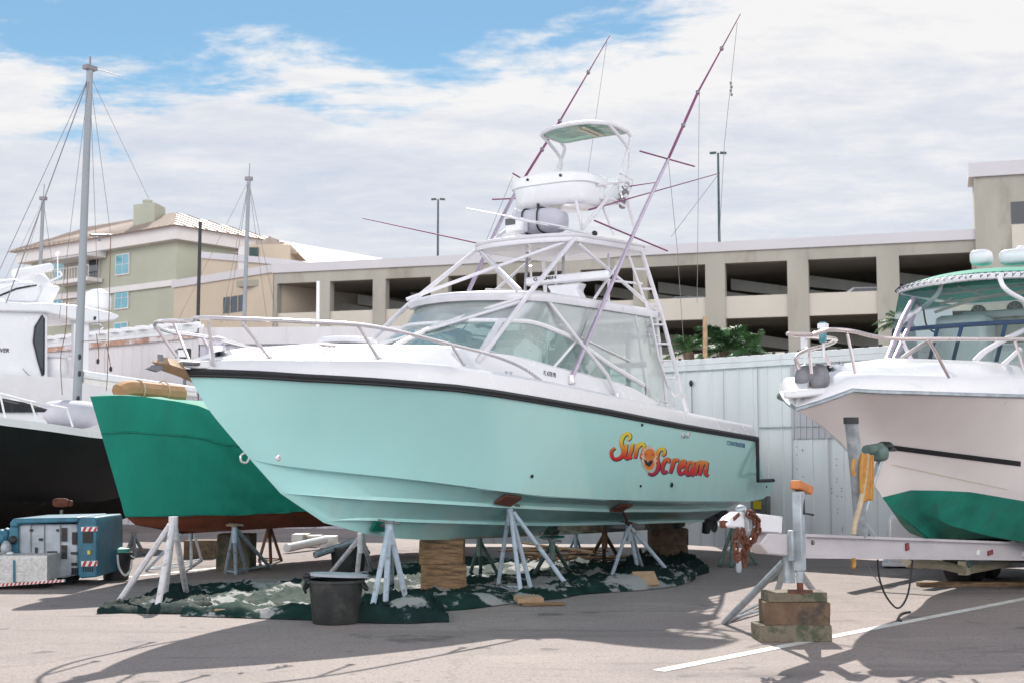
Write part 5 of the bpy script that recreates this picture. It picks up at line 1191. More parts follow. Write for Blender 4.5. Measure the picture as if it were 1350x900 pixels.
m = MB(); c = TV(967, 688); m.prism([TV(952, 689)+V3((0, .05, 0)), TV(957, 682)+V3((0, .05, 0)), TV(968, 674)+V3((0, .05, 0)), TV(990, 675)+V3((0, .05, 0)), TV(990, 698)+V3((0, .05, 0)), TV(953, 694)+V3((0, .05, 0))], (0, -.10, 0)); cpl = m.build('coupler', MT['gel_white'], tl, bevel=.03)
m = MB(); m.blob(TV(977, 672), (.055, .05, .045), 12, 8); m.box(TV(981, 687)+V3((0, .065, 0)), (.012, .02, .2)); m.box(TV(975, 687)+V3((0, .065, 0)), (.012, .02, .2)); m.build('latch', MT['galv'], cpl)
m = MB(); m.blob(TV(954, 690), (.025, .05, .035), 10, 6); m.box(TV(963, 680)+V3((0, .056, 0)), (.10, .01, .03), ry=.4); m.build('rust_patch', MT['rust'], cpl)
def chain(pts, r_=.022):
    m = MB(); p = catmull([V3(q) for q in pts], 30); d = [p[0]]; acc = 0
    for q in p[1:]:
        if (q-d[-1]).length > r_*1.9: d.append(q)
    for i in range(len(d)-1):
        c = (d[i]+d[i+1])/2; tt = (d[i+1]-d[i]).normalized(); s_ = V3((0, 1, 0)) if i % 2 else tt.cross(V3((0, 1, 0))).normalized(); s_ = (s_-tt*s_.dot(tt)).normalized()
        m.tube([c+tt*(r_*1.5*math.cos(a))+s_*(r_*math.sin(a)) for a in [k*math.pi/4 for k in range(8)]], r_*.36, 5, closed=True)
    return m
for k, pts in enumerate(([TV(985, 676, .08), TV(996, 682, .09), TV(994, 703, .09), TV(984, 722, .08), TV(976, 734, .05)], [TV(990, 676, .08), TV(1000, 690, .09), TV(993, 712, .09), TV(982, 716, .09), TV(975, 700, .08)], [TV(972, 698, .06), TV(970, 720, .06), TV(974, 742, .06), TV(978, 735, .06)], [TV(979, 698, .07), TV(982, 720, .07), TV(981, 740, .07), TV(982, 752, .06)])):
    chain(pts, .03).build('safety_chain', MT['rust'], tl)
m = MB(); p = TV(974, 744, .06); m.lathe(p, [(.018, -.06), (.026, -.02), (.018, .05)], 10); m.build('chain_hook', MT['galv'], tl)
# jack
jx = TV(1052, 700, .10); m = MB(); jt, jb = TV(1051, 647, .12), TV(1053, 752, .12)
m.box(((jt.x+jb.x)/2, .13, (jt.z+jb.z)/2), (.085, .085, jt.z-jb.z)); jk = m.build('jack_post', MT['galv'], tl, bevel=.008)
m = MB(); m.box((jt.x, .09, TV(1052, 718, .1).z), (.20, .05, .26)); m.build('jack_bracket', MT['galv'], jk, bevel=.01)
m = MB(); fz = TV(1054, 781, .12).z; m.tube([(jb.x, .13, jb.z+.05), (jb.x, .13, fz+.09)], .032, 10); m.build('jack_inner_tube', MT['galv'], jk)
m = MB(); m.tube([(jb.x, .13, fz+.22), (jb.x, .13, fz+.02)], .028, 10); m.box((jb.x, .13, fz+.012), (.20, .14, .02)); m.build('jack_foot', MT['rust'], jk)
m = MB(); m.tube([TV(1059, 655, .16), TV(1060, 676, .18), TV(1072, 678, .2)], .012, 6); cr_ = m.build('jack_crank', MT['rubber'], jk)
m = MB(); c = TV(1057, 642, .13); m.box(c, (.26, .10, .075), ry=.0); m.build('jack_cap_block', MT['orange_wood'], jk, bevel=.01)
bpy.data.objects['jack_cap_block'].location = c; bpy.data.objects['jack_cap_block'].data.transform(Matrix.Translation(-c)); bpy.data.objects['jack_cap_block'].rotation_euler = (0, -.22, 0)
for px, py in ((1059.5, 714), (1071, 714.5)):
    m = MB(); m.lathe(TV(px, py, .014), [(.022, 0), (.02, .015), (.001, .016)], 8, axis=(0, 1, 0)); m.build('bolt', MT['galv_dark'], tl)
for px, py, w_, h_, mm in ((1195.5, 720, .085, .075, 'reflector_red'), (1288.5, 727.5, .10, .055, 'chev_white'), (1305, 727.8, .17, .055, 'reflector_red'), (1349, 729, .10, .05, 'chev_white')):
    p = TV(px, py, .014); m = MB(); m.box(p+V3((0, .006, 0)), (w_, .012, h_), ry=.06); m.build('reflector', MT[mm], tl)
# winch post
m = MB(); pw = [TV(1122, 554, .16), TV(1128, 610, .12), TV(1136, 705, .02)]; m.tube(pw, .062, 12, smooth=3); wp_ = m.build('guide_post', MT['galv'], tl)
m = MB(); m.tube([pw[0]+V3((0, 0, -.03)), pw[0]+V3((0, 0, .03))], .07, 12); m.build('post_cap', MT['rubber'], wp_)
m = MB(); m.tube([TV(1163, 598, .10), TV(1149, 640, .08), TV(1132, 700, .02)], .03, 8); m.tube([TV(1136, 690, .02), TV(1147, 705, .02)], .05, 8); m.build('winch_arm', MT['galv'], tl)
m = MB(); m.blob(TV(1158, 597, .12), (.11, .09, .08), 12, 8, .7); m.tube([TV(1142, 593, .12), TV(1172, 588, .1)], .05, 10); m.build('winch', MT['stand_green'], tl)
m = MB(); m.blob(TV(1166, 588, .12), (.07, .09, .05), 10, 8); m.tube([TV(1160, 593, .12), TV(1180, 592, .1)], .018, 6); m.build('bow_stop', MT['rubber'], tl)
# suspension and wheels
m = MB(); zf = lambda px, py: TV(px, py, -.3)
m.tube([zf(1200, 741), zf(1240, 744), zf(1270, 751)], .05, 4); m.tube([zf(1275, 751), zf(1320, 743), zf(1362, 742)], .05, 4); m.box(zf(1271, 748), (.14, .10, .16)); m.tube([zf(1195, 740), zf(1215, 742)], .06, 4); m.build('suspension', MT['trailer_cream'], tl)
m = MB(); m.lathe(TV(1274, 739, -.28), [(.07, 0), (.08, .04), (.03, .06)], 10, axis=(0, 1, 0)); m.build('equaliser', MT['stand_green'], tl)
wheel = None
uw = TV(1263, 752, -.95).x
for u_, v_ in ((uw, -.95), (uw-.6, -.95), (uw-1.2, -.95), (uw, .35), (uw-.6, .35), (uw-1.2, .35)):
    r0 = .29; c = V3((u_, v_, r0))
    m = MB(); m.lathe(c, [(.17, -.10), (.27, -.105), (.29, -.08), (.29, .08), (.27, .105), (.17, .10)], 28, axis=(0, 1, 0)); wl_ = m.build('tyre', MT['tyre'], tl)
    m = MB(); m.lathe(c, [(.17, -.08), (.15, .02), (.05, .04), (.001, .06)], 18, axis=(0, 1, 0)); m.build('rim', MT['galv'], wl_)
m = MB(); m.box((uw, -.3, .29), (.06, 1.3, .06)); m.box((uw-.6, -.3, .29), (.06, 1.3, .06)); m.box((uw-1.2, -.3, .29), (.06, 1.3, .06)); m.build('axle', MT['galv_dark'], tl)
m = MB()
for u_ in (-5.4, -7.5):
    m2 = MB(); m2.tube([(u_, 0, beamz(u_, 0)+.04), (u_, yy, beamz(u_, 0)+.04)], .04, 6); m2.build('cross_member', MT['trailer_alu'], tl)
for u_ in (-7.0,):
    for v_ in (-.55, -1.3): m2 = MB(); m2.box((u_, v_, beamz(u_, 1)+.0), (2.0, .14, .07), ry=.06); m2.build('bunk', MT['wood_old'], tl)
m = MB(); m.blob(zf(1340, 711), (.07, .05, .03), 10, 6); m.build('roller', MT['gel_white'], tl)
m = MB(); m.tube([TV(1157, 737, -.1), TV(1159, 760, -.1), TV(1168, 785, -.1), TV(1184, 801, -.1), TV(1197, 782, -.1), TV(1203, 738, -.1)], .010, 6, smooth=6); m.build('wiring_loop', MT['rubber'], tl)
m = MB(); m.tube([TV(1143, 738, -.2), TV(1152, 758, -.2), TV(1170, 775, -.25), TV(1190, 768, -.25)], .005, 5, smooth=6); m.tube([gnd(1200, 806)-T0+V3((0, 0, .01))]*1+[gnd(1187, 812)-T0+V3((0, 0, .012))], .001, 3) if False else None; m.build('thin_wire', MT['wire'], tl)
# ropes on the guide post
rp_ = empty('mooring_rope', TF.w(TV(1143, 600, .2)), 0, 'orange and tan rope coiled over the grey trailer post, hanging down', 'rope'); RO = rp_.location.copy()
def rope(name, pts, r_, mm, sm=6):
    m = MB(); m.tube([p-RO for p in pts], r_, 6, smooth=sm); return m.build(name, MT[mm], rp_)
W_ = lambda px, py, v=.20: TF.w(TV(px, py, v))
for k in range(5):
    x = 1137+k*2.6; rope('orange_coil', [W_(x, 597+k), W_(x-1.5, 620), W_(x-1+k*.6, 645+k*3), W_(x+1.5, 660-k*2), W_(x+2.5, 630), W_(x+2, 599)], .018, 'rope_orange')
rope('tan_line', [W_(1143, 598), W_(1140, 630), W_(1134, 665), W_(1127, 690), W_(1125.5, 704)], .024, 'rope_tan')
rope('orange_tail', [W_(1125, 736), W_(1126, 742), W_(1124.5, 748)], .02, 'rope_orange')
rope('orange_coil', [W_(1126, 605), W_(1124, 618), W_(1126, 626)], .018, 'rope_orange')
# ------------------------------------------------------------------ GREEN COVERED BOAT
G = Frame((-0.95, 24.05), 56.1)
gb = empty('covered_boat', G.O, G.rz, 'rust red bottomed boat standing on a block beneath a dark green cover', 'boat')
gst = [G.V(*p, 0) for p in [(240, 703), (215, 702.5), (195, 700), (178, 691), (165, 680), (142, 610), (119, 522)]]
NG = 90; LG = gst[-1].x
def gv(t, k): return k*(1 if t < .5 else (1-((t-.5)/.5)**2.3))
def gcurve(e, k, tab, z_aft):
    out = []
    for i in range(NG+1):
        t = i/NG; u = e.x*t; v = gv(t, k); p = V3((u, v, 0)); px = G.px((u, v, 1.2))[0]
        p.z = G.zt(u, v, tab) if px < 420 and t < .97 else z_aft; out.append(p)
    for i in range(NG-2, NG+1): out[i].z = out[NG-3].z+(e.z-out[NG-3].z)*(i-NG+3)/3
    vis = [i for i, p in enumerate(out) if G.px((p.x, p.y, 1.2))[0] < 420]; z0 = out[vis[0]].z
    for i in range(vis[0]): out[i].z = z0
    return out
gsheer = gcurve(gst[6], 1.25, [(119, 522), (150, 520.5), (180, 522), (202, 525), (232, 529), (257, 534.5), (280, 543), (400, 575)], 2.0)
gcov = gcurve(gst[4], 1.12, [(165, 680), (240, 679), (366, 675), (420, 671)], .95)
gbil = gcurve(gst[3], .80, [(178, 691), (200, 694), (300, 696), (420, 694)], .72)
gkeel = [V3((gst[0].x*i/NG, 0, gst[0].z)) for i in range(NG+1)]
hmm = MB(); g2 = [gkeel, gbil, gcov]; up_ = [V3((p.x, p.y*.80, p.z+.5)) for p in gcov]; up_[-1] = gst[4].lerp(gst[6], .3)+V3((-.05, 0, 0))
g2.append(up_); hmm.grid(g2); hmm.grid([mirs(r) for r in g2]); e = [r[0] for r in g2]; hmm.grid([e, mirs(e)]); hmm.build('hull', MT['bottom_rust'], gb, smooth=50)
cv_ = empty('boat_cover', G.w((4, 0, 1.0)), G.rz, 'dark green fabric cover draped over the rust bottomed boat with a paler sunlit top', 'boat cover')
def cw(p): return V3((p[0]-4, p[1], p[2]-1.0))
rows_ = []; NB = 20
for j in range(NB+1):
    f = j/NB; r_ = []
    for i in range(NG+1):
        t = i/NG; p = gcov[i].lerp(gsheer[i], f); e = gst[4].lerp(gst[6], f)
        wg = max(0, (t-.8)/.2)**2; p += V3(((e.x-gcov[NG].lerp(gsheer[NG], f).x)*wg, 0, 0))
        d1 = p.x*1.4-f*2.6; n_ = (noise.noise(V3((p.x*.8, f*1.8, 3)))*.09+noise.noise(V3((d1*2.4, f*.9, 8)))*.12*(1-.6*f)+max(0, 1-abs(noise.noise(V3((d1*3.1, f*.7, 2))))*3.2)**2*.075*(1-.7*f))*(1-wg**.5)
        sag = -.05*math.sin(math.pi*f)
        p.y = max(p.y*1.02+.055+n_+sag, 0 if i == NG else .012); 
        if i == NG: p = e.copy()
        if j == 0: p.z += .02*noise.noise(V3((p.x*2, 7, 0)))
        r_.append(p)
    rows_.append(r_)
ridge = []
for i, p in enumerate(gsheer):
    t = i/NG; ridge.append(V3((p.x, 0, p.z+itp([(0, .55), (.55, .55), (.75, .35), (.9, .05), (1, 0)], t))))
m = MB(); top_ = [[p.copy() for p in rows_[-1]]]
for f in (.08, .3, .55, .8, 1):
    top_.append([V3((a.x, a.y*(1-f), a.z+(b.z-a.z)*f+.03*math.sin(a.x*5+f*3)*f*(1-f))) for a, b in zip(rows_[-1], ridge)])
for fn in (lambda l: l, mirs): m.grid([[cw(p) for p in fn(r)] for r in rows_]); m.grid([[cw(p) for p in fn(r)] for r in top_])
m.build('fabric', MT['cover_green'], cv_, smooth=60)
m = MB()
m.tube([cw(p+V3((0, .015, .0))) for p in rows_[0]], .012, 5); m.build('hem', MT['hull_green'], cv_)
m = MB(); m.tube([cw(p+V3((0, .006, .0))) for p in rows_[14]], .014, 5); m.build('seam', MT['hull_green'], cv_)
p = G.V(196, 517, -.75); tc_ = empty('canvas_roll', G.w(p), G.rz, 'tan brown canvas roll lying behind the top of the green cover', 'canvas roll')
m = MB(); a = G.V(157, 518, -.75)-p; b = G.V(238, 520, -.75)-p; m.tube([a, a.lerp(b, .15)+V3((0, 0, .05)), a.lerp(b, .5)+V3((0, 0, .03)), b], .14, 10, smooth=5); m.build('roll', MT['tan_canvas'], tc_)
for k in (.3, .7):
    m = MB(); q = a.lerp(b, k)+V3((0, 0, .045)); m.tube([q+V3((0, .15*math.cos(t), .15*math.sin(t))) for t in [i*math.pi/6 for i in range(12)]], .012, 5, closed=True); m.build('tie', MT['rope_tan'], tc_)
# ------------------------------------------------------------------ BLACK HULLED SAILBOAT
B = Frame((-7.05, 25.9), 56.1)
sb = empty('sailboat', B.O, B.rz, 'black hulled sailboat with white deck, tall grey mast and boom', 'sailboat'); NS = 40; LS = 11.5
def bs_(t): return 1.55*(.72+.28*math.sin(math.pi*min(t/.45, 1)*.5)) if t < .45 else 1.55*(1-((t-.45)/.55)**2.4)
rw = [[] for _ in range(8)]
for i in range(NS+1):
    t = i/NS; u = LS*t; v = bs_(t); zs = B.zt(u, v, [(-200, 520), (0, 558.5), (60, 566), (125, 575.5), (200, 580)]) if u < 6.5 else 0
    rw[7].append(V3((u, v, zs)))
for i, p in enumerate(rw[7]):
    if p.z == 0: p.z = rw[7][i-1].z+.035
for i in range(NS+1):
    t = i/NS; top_p = rw[7][i]; zb0 = .22+.55*max(0, .18-t)/.18+1.4*max(0, t-.7)**2/.09
    for j in range(7):
        a = j/7*math.pi/2; rw[j].append(V3((top_p.x*(1 if t < .9 else 1-.1*(t-.9)*(1-j/7)), top_p.y*math.sin(a)**.62*.99, zb0+(top_p.z-zb0)*(1-math.cos(a)**1.0)*1.0)))
hm = MB(); hm.mi = 1; hm.grid(rw[:5]); hm.grid([mirs(r) for r in rw[:5]]); hm.mi = 0; hm.grid(rw[4:]); hm.grid([mirs(r) for r in rw[4:]]); e = [r[0] for r in rw]; hm.grid([e, mirs(e)])
hm.build('hull', [MT['hull_black'], MT['bottom_black']], sb, smooth=50)
m = MB(); sd = rw[7]
m.grid([[p+V3((0, .02, -.02)) for p in sd], [p+V3((0, .02, .11)) for p in sd], [p+V3((0, -.08, .12)) for p in sd], [p+V3((0, -.09, .02)) for p in sd]]); m.grid([mirs([p+V3((0, .02, -.02)) for p in sd]), mirs([p+V3((0, .02, .11)) for p in sd]), mirs([p+V3((0, -.08, .12)) for p in sd])]); m.build('toe_rail', MT['gel_white'], sb)
m = MB(); m.grid([[V3((p.x, p.y-.05, p.z+.03)) for p in sd], [V3((p.x, 0, p.z+.12)) for p in sd], [V3((p.x, -p.y+.05, p.z+.03)) for p in sd]]); m.build('deck', MT['gel_white'], sb)
# cabin trunk with dark window, dome hatch
zc1 = B.V(30, 524, .95).z; q0 = B.V(62, 545, .95); q1 = B.V(-120, 540, .95)
m = MB(); zd = q0.z-.1
ct = [V3((q0.x-.1, .95, zd-.1)), V3((q1.x, .95, zd)), V3((q1.x, .9, zc1+.25)), V3((q0.x+1.0, .88, zc1+.12)), V3((q0.x+.25, .9, zc1-.12))]
m.prism(ct, (0, -1.8, 0)); m.build('cabin', MT['gel_white'], sb, bevel=.05)
m = MB(); m.prism([B.V(-60, 521, .965), B.V(0, 524, .965), B.V(30, 529.5, .965), B.V(62, 539, .965), B.V(58, 543, .965), B.V(0, 543, .965), B.V(-60, 541, .965)], (0, .015, 0)); m.build('cabin_window', MT['dark_window'], sb)
m = MB(); q = B.V(92, 546, .3); m.blob(q, (.55, .5, .26), 18, 10, .75); m.build('deck_dome', MT['grey_fabric'], sb)
m = MB(); m.tube([B.V(-60, 508, 1.25), B.V(0, 519, 1.25), B.V(40, 529, 1.25), B.V(88, 538, 1.25)], .022, 8, smooth=4)
for px, y0, y1 in ((0, 519, 556), (40, 528, 552), (88, 538, 562)): m2 = MB(); m2.tube([B.V(px, y0, 1.25), B.V(px+8, y1, 1.3)], .018, 6); m2.build('rail_post', MT['gel_white'], sb)
m.build('guard_rail', MT['gel_white'], sb)
mb_ = B.V(101, 545, .1); mt_ = B.V(118.5, 92, .1)
m = MB(); m.tube([mb_, mt_], .082, 12, r2=.06); ms = m.build('mast', MT['alu_mast'], sb)
m = MB(); m.box(mt_+V3((0, 0, .03)), (.24, .14, .08)); m.tube([mt_, mt_+V3((0, 0, .25))], .02, 6); m.tube([mt_+V3((-.1, 0, .05)), mt_+V3((-.65, .1, .02))], .008, 4); m.build('masthead', MT['wire'], ms)
m = MB(); m.tube([B.V(119, 310, .1), B.V(146, 310, -.4)], .022, 6); m.tube([B.V(131, 310, -.15), B.V(131, 318, -.15)], .03, 6); m.build('spreader', MT['wire'], ms)
bm_ = B.V(108, 493, .1); be = bm_+V3((-4.9, .1, -.2)); be = B.V(256, 514, .1)
m = MB(); m.tube([bm_, be], .075, 10); m.build('boom', MT['gel_white'], sb)
m = MB(); m.tube([bm_+V3((0, .02, -.12)), be+V3((0, .02, -.1))], .05, 8); m.build('sail_bundle', MT['off_white'], sb)
for (dx, dy, v, r_) in ((8, 400, .1, .010), (-30, 420, .1, .006), (78, 420, 1.3, .005), (146, 310, -.4, .005), (196, 262, -2.2, .004), (131, 440, -.2, .005)):
    m = MB(); m.tube([mt_-V3((0, 0, .1)), B.V(dx, dy, v)], r_, 5); m.build('rigging_wire', MT['wire'], sb)
for pts in ([(127, 440), (130, 465), (129, 476)], [(140, 452), (145, 478), (146, 486)], [(89, 350), (87, 430), (80, 470), (82, 520)], [(146, 310), (142, 480), (140, 515)], [(107, 450), (140, 448)]):
    m = MB(); m.tube([B.V(a, b, .4) for a, b in pts], .008, 5, smooth=4); m.build('halyard', MT['rope_brown'], sb)
for px, py in ((129, 476), (146, 486), (105, 470), (105, 492), (103, 525)):
    m = MB(); m.blob(B.V(px, py, .4 if px > 110 else .2), (.03, .03, .055), 8, 6); m.build('mast_block', MT['rubber'], sb)
for k, u_ in enumerate((3.0, 6.0)):
    m = MB(); m.box((u_, 0, .12), (.9, .5, .2)); o = m.build('keel_block', MT['wood_old'], None); M4 = Matrix.Translation(B.O) @ Matrix.Rotation(B.rz, 4, 'Z'); o.data.transform(M4); c0 = M4 @ V3((u_, 0, .02)); o.data.transform(Matrix.Translation(-c0)); o.location = c0
    tag(o, ('dark timber block under the black sailboat hull, nearer its stern', 'dark timber block under the black sailboat hull, further towards its bow')[k], 'block')
# ------------------------------------------------------------------ WHITE MOTOR YACHT
Y = Frame((-9.5, 32.0), 56.1)
yt = empty('motor_yacht', Y.O, Y.rz, 'white flybridge motor yacht with radar arch behind the black sailboat', 'motor yacht')
vy_ = 1.9
def yv(px, py, v=vy_): return Y.V(px, py, v)
zs = yv(60, 496).z
NYH = 30; rows_ = [[] for _ in range(5)]
for i in range(NYH+1):
    t = i/NYH; u = 14*t; v = vy_*(1 if t < .5 else 1-((t-.5)/.5)**2.3)
    for r_, (k, z) in zip(rows_, ((0, .5+1.2*max(0, t-.7)), (.8, .9+1.3*max(0, t-.6)), (.92, 1.3+1.5*max(0, t-.6)), (.97, 2.4+1.2*max(0, t-.5)), (1, zs+.9*max(0, t-.4)))): r_.append(V3((u, v*k, z)))
m = MB(); m.grid(rows_); m.grid([mirs(r) for r in rows_]); e = [r[0] for r in rows_]; m.grid([e, mirs(e)]); m.grid([rows_[-1], mirs(rows_[-1])]); m.build('hull', MT['gel_white'], yt)
def yprism(pts, v, d, name, mm, parent=yt, bevel=.03): m = MB(); m.prism([yv(a, b, v) for a, b in pts], (0, -d, 0)); return m.build(name, MT[mm], parent, bevel=bevel)
yprism([(-160, 498), (-160, 380), (-5, 392), (38, 404), (63, 405), (63.5, 498)], 1.7, 3.4, 'cabin', 'gel_white')
yprism([(56, 417), (58, 420), (57.5, 492), (56, 494), (50.5, 474), (45, 450), (47, 431)], 1.705, -.012, 'side_window', 'dark_window', bevel=0)
fr = MB(); fr.tube([yv(a, b, 1.72) for a, b in [(56, 416), (58.5, 420), (58, 493), (56, 495), (50, 474), (44.3, 450), (46.3, 431)]], .016, 6, closed=True); fr.build('window_trim', MT['rubber'], yt)
yprism([(98, 408), (118, 410), (118, 500), (98, 500)], 1.7, .12, 'aft_pillar', 'gel_white'); yprism([(98, 408), (118, 410), (118, 500), (98, 500)], -1.6, .12, 'aft_pillar', 'gel_white')
yprism([(-20, 396), (40, 400), (60, 399), (105, 403), (146, 411.5), (158, 416), (157, 420), (150, 423), (112, 426), (60, 412), (-20, 410)], 1.85, 3.7, 'flybridge_deck', 'gel_white', bevel=.06)
yprism([(-160, 396), (-160, 360), (0, 380), (22, 372), (45, 370), (60, 385), (48, 402), (0, 400)], 1.45, 2.9, 'flybridge', 'gel_white', bevel=.08)
m = MB(); m.tube([yv(a, b, 1.47) for a, b in [(-60, 398), (0, 390), (22, 381), (48, 376)]], .02, 6); m.build('seam_line', MT['rubber'], yt)
for v in (1.5, -1.2): yprism([(50, 400), (57, 380), (62, 375.5), (79, 377.5), (80, 381), (70, 400)], v, .28, 'radar_arch', 'gel_white', bevel=.05)
yprism([(58, 380), (62, 375.5), (79, 377.5), (78, 381)], 1.4, 2.7, 'arch_top', 'gel_white', bevel=.04)
m = MB(); q = yv(45, 372, .2); m.lathe(q, [(.42, -.2), (.34, .05), (.2, .22), (.12, .26)], 18); m.build('radar_pedestal', MT['gel_white'], yt)
m = MB(); a, b = yv(19, 361, 1.0), yv(67, 351, -.3); a.x = b.x = (a.x+b.x)/2; a, b = Y.V(19, 361.5, .9), Y.V(67, 352.5, .9); m.tube([a, b], .10, 8); m.build('radar_scanner', MT['gel_white'], yt)
m = MB(); q = yv(128.5, 398, .6); m.lathe(q+V3((0, 0, -.22)), [(.24, 0), (.31, .06), (.315, .28), (.27, .42), (.15, .5), (.02, .53)], 22); rd_ = m.build('radome', MT['gel_white'], yt)
m = MB(); m.lathe(q+V3((0, 0, -.27)), [(.25, 0), (.25, .05)], 18); m.build('radome_base', MT['grey_fabric'], rd_)
m = MB(); m.tube([yv(76, 366, .5), yv(76, 338, .5)], .014, 6); m.blob(yv(76, 335, .5), (.06, .06, .06), 10, 8); m.build('mast_light', MT['gel_white'], yt)
m = MB(); m.tube([yv(-10, 371, 1.2), yv(10, 369.5, 1.2), (yv(22, 370, 1.2)), yv(28, 375, 1.2), yv(12, 385, 1.2)], .02, 6, smooth=4); m.tube([yv(18, 370, 1.2), yv(19, 408, 1.5)], .018, 6); m.build('flybridge_rail', MT['steel'], yt)
m = MB(); m.tube([yv(54, 376, 1.2), yv(70, 369, 1.2), yv(80, 364, 1.2), yv(81, 361, 1.2), yv(78, 358, 1.2)], .025, 6, smooth=4); m.build('arch_horn', MT['gel_white'], yt)
m = MB(); m.tube([yv(119, 428, 1.0), yv(128, 427, .8), yv(135, 430, .5), yv(133, 434, .6), yv(118, 436, 1.0)], .02, 6, smooth=5); m.build('cockpit_rail', MT['steel'], yt)
yprism([(124, 417.5), (127, 417.5), (126.5, 422), (123.5, 422)], 1.86, .02, 'deck_lamp', 'rubber', bevel=0)
m = MB(); q = yv(72, 486, 1.2); m.blob(q, (.28, .26, .36), 14, 10, .7); m.build('fender_bag', MT['gel_white'], yt)
m = MB(); q = yv(73, 470, 1.2); m.blob(q, (.36, .3, .05), 12, 8, .6); m.build('bag_lid', MT['gel_white'], yt)
quadtext('OVER', [(-6, 464), (12.3, 464.5), (12.3, 459), (-6, 458)], lambda x, y: Y.V(x, y, 1.71), 'decal_black', 'hull_lettering', yt, .2)
m = MB(); m.tube([yv(31, 485, 1.72), yv(42, 497, 1.72)], .015, 6); m.build('cabin_rail', MT['steel'], yt)
# ------------------------------------------------------------------ jack stands
def stand(name_label, apex, feet, m, parentless=True, r_=.024, head='pad', padm='pad_red', pad=None, group='boat jack stands', screw=.0, brace=True):
    c = sum(feet, V3())/len(feet); c.z = 0; r = empty('jack_stand', c, 0, name_label, 'jack stand', group); a = apex-c
    for f in feet:
        q = MB(); q.tube([f-c+V3((0, 0, .01)), a.lerp(f-c, .06)], r_, 8); q.build('leg', MT[m], r)
    q = MB(); q.tube([a+V3((0, 0, -.22)), a+V3((0, 0, .04))], r_*1.5, 10); q.build('collar', MT[m], r)
    if brace:
        q = MB()
        for i in range(len(feet)):
            p0, p1 = feet[i]-c, feet[(i+1) % len(feet)]-c; q.tube([p0+V3((0, 0, .035)), p1+V3((0, 0, .035))], r_*.5, 5)
        q.build('base_brace', MT[m], r)
    if pad is not None:
        t = pad[0]-c; q = MB(); q.tube([a, t], r_*.75, 8); q.tube([a+V3((0, 0, .02)), a+V3((0, 0, .05))], r_*2, 8); q.build('screw', MT['galv_dark'] if padm != 'pad_red' else MT['rust'], r)
        q = MB(); q.tube([a+V3((-.13, .02, .06)), a+V3((.13, -.02, .02))], .014, 6); q.build('handle', MT['galv_dark'], r)
        nrm = pad[1].normalized(); q = MB(); x = (M.h-nrm*M.h.dot(nrm)).normalized(); y = nrm.cross(x)
        s_ = pad[2]; q.prism([t+x*s_*1.2+y*s_*.75, t-x*s_*1.2+y*s_*.75, t-x*s_*1.2-y*s_*.75, t+x*s_*1.2-y*s_*.75], -nrm*.03); q.build('pad', MT[padm], r, bevel=.008)
    return r
def gg(*l): return [gnd(x, y) for x, y in l]
stand('bare white four legged jack stand standing apart at the green tarp left end', at(228.5, 685, 15.0), gg((155, 796), (207, 806), (217, 789), (246, 784)), 'stand_white', r_=.036, brace=False)
def hullpt(px, py):
    e = M.loc(EYE); d = (M.loc(EYE+ray(px, py))-e).normalized(); h = BV.ray_cast(e, d)
    n = h[1] if h[1].z > 0 else -h[1]
    return M.w(h[0]), V3(M.h*n.x+M.n*n.y+V3((0, 0, n.z)))
hp_, hn_ = hullpt(499, 690)
stand('lavender white jack stand with green oval pad beside the black lidded tub', at(513, 692, hp_.y-.22), gg((490, 806), (508, 801), (536, 794), (517, 774)), 'stand_blue', r_=.032, pad=(hp_-hn_*.02, hn_, .10), padm='hull_green', brace=False)
for (px, py, ap, ft, lab, mm, r_) in ((669, 657, (672, 668), ((656, 776), (687, 785), (701, 780), (754, 781)), 'grey white jack stand with square red pad under the middle of the mint hull', 'stand_blue', .028),
    (818, 667, (829, 692), ((806, 761), (842, 756), (848, 752), (884, 757)), 'grey white jack stand with red pad on a long rusty screw, nearest the mint stern', 'stand_blue', .028)):
    hp_, hn_ = hullpt(px, py); fts = gg(*ft); cy_ = sum(f.y for f in fts)/4
    stand(lab, at(*ap, cy_), fts, mm, r_=r_, pad=(hp_-hn_*.008, hn_, .135))
stand('blue grey jack stand with green pad right under the mint boat keel', at(728, 715, 17.9), gg((702, 761), (729, 764), (753, 757)), 'stand_green', r_=.028, pad=(M.w(V3((M.V(728, 700, 0).x, 0, M.V(728, 703, 0).z-.03))), V3((0, 0, 1)), .14), padm='hull_green')
stand('dark rusty brown jack stand beyond the mint keel, towards the stern', at(797, 703, 20.2), gg((777, 739), (796, 742), (817, 738)), 'stand_brown', r_=.03)
stand('dull green jack stand behind the front wood block, below the mint hull', at(632, 711, 18.3), gg((620, 757), (634, 752), (657, 758)), 'stand_green', r_=.026)
stand('pale jack stand far side of the mint bow, partly hidden by the black tub', at(476, 706, 17.6), gg((431, 762), (470, 766), (492, 756)), 'stand_white', r_=.032)
stand('thin white jack stand at the far side below the mint hull middle', at(759, 705, 22.0), gg((748, 733), (760, 736), (768, 732)), 'stand_blue', r_=.022)
stand('galvanised tripod stand propping the trailer tongue behind the jack post', TF.w(TV(1040, 734, 0))+V3((0, .0, 0)), gg((955, 822), (1021, 790), (1077, 786)), 'galv', r_=.034)
stand('greenish jack stand standing alone behind the rusty trailer coupler', at(966, 693, 20.8), gg((948, 747), (964, 748), (998, 745)), 'stand_green', r_=.028)
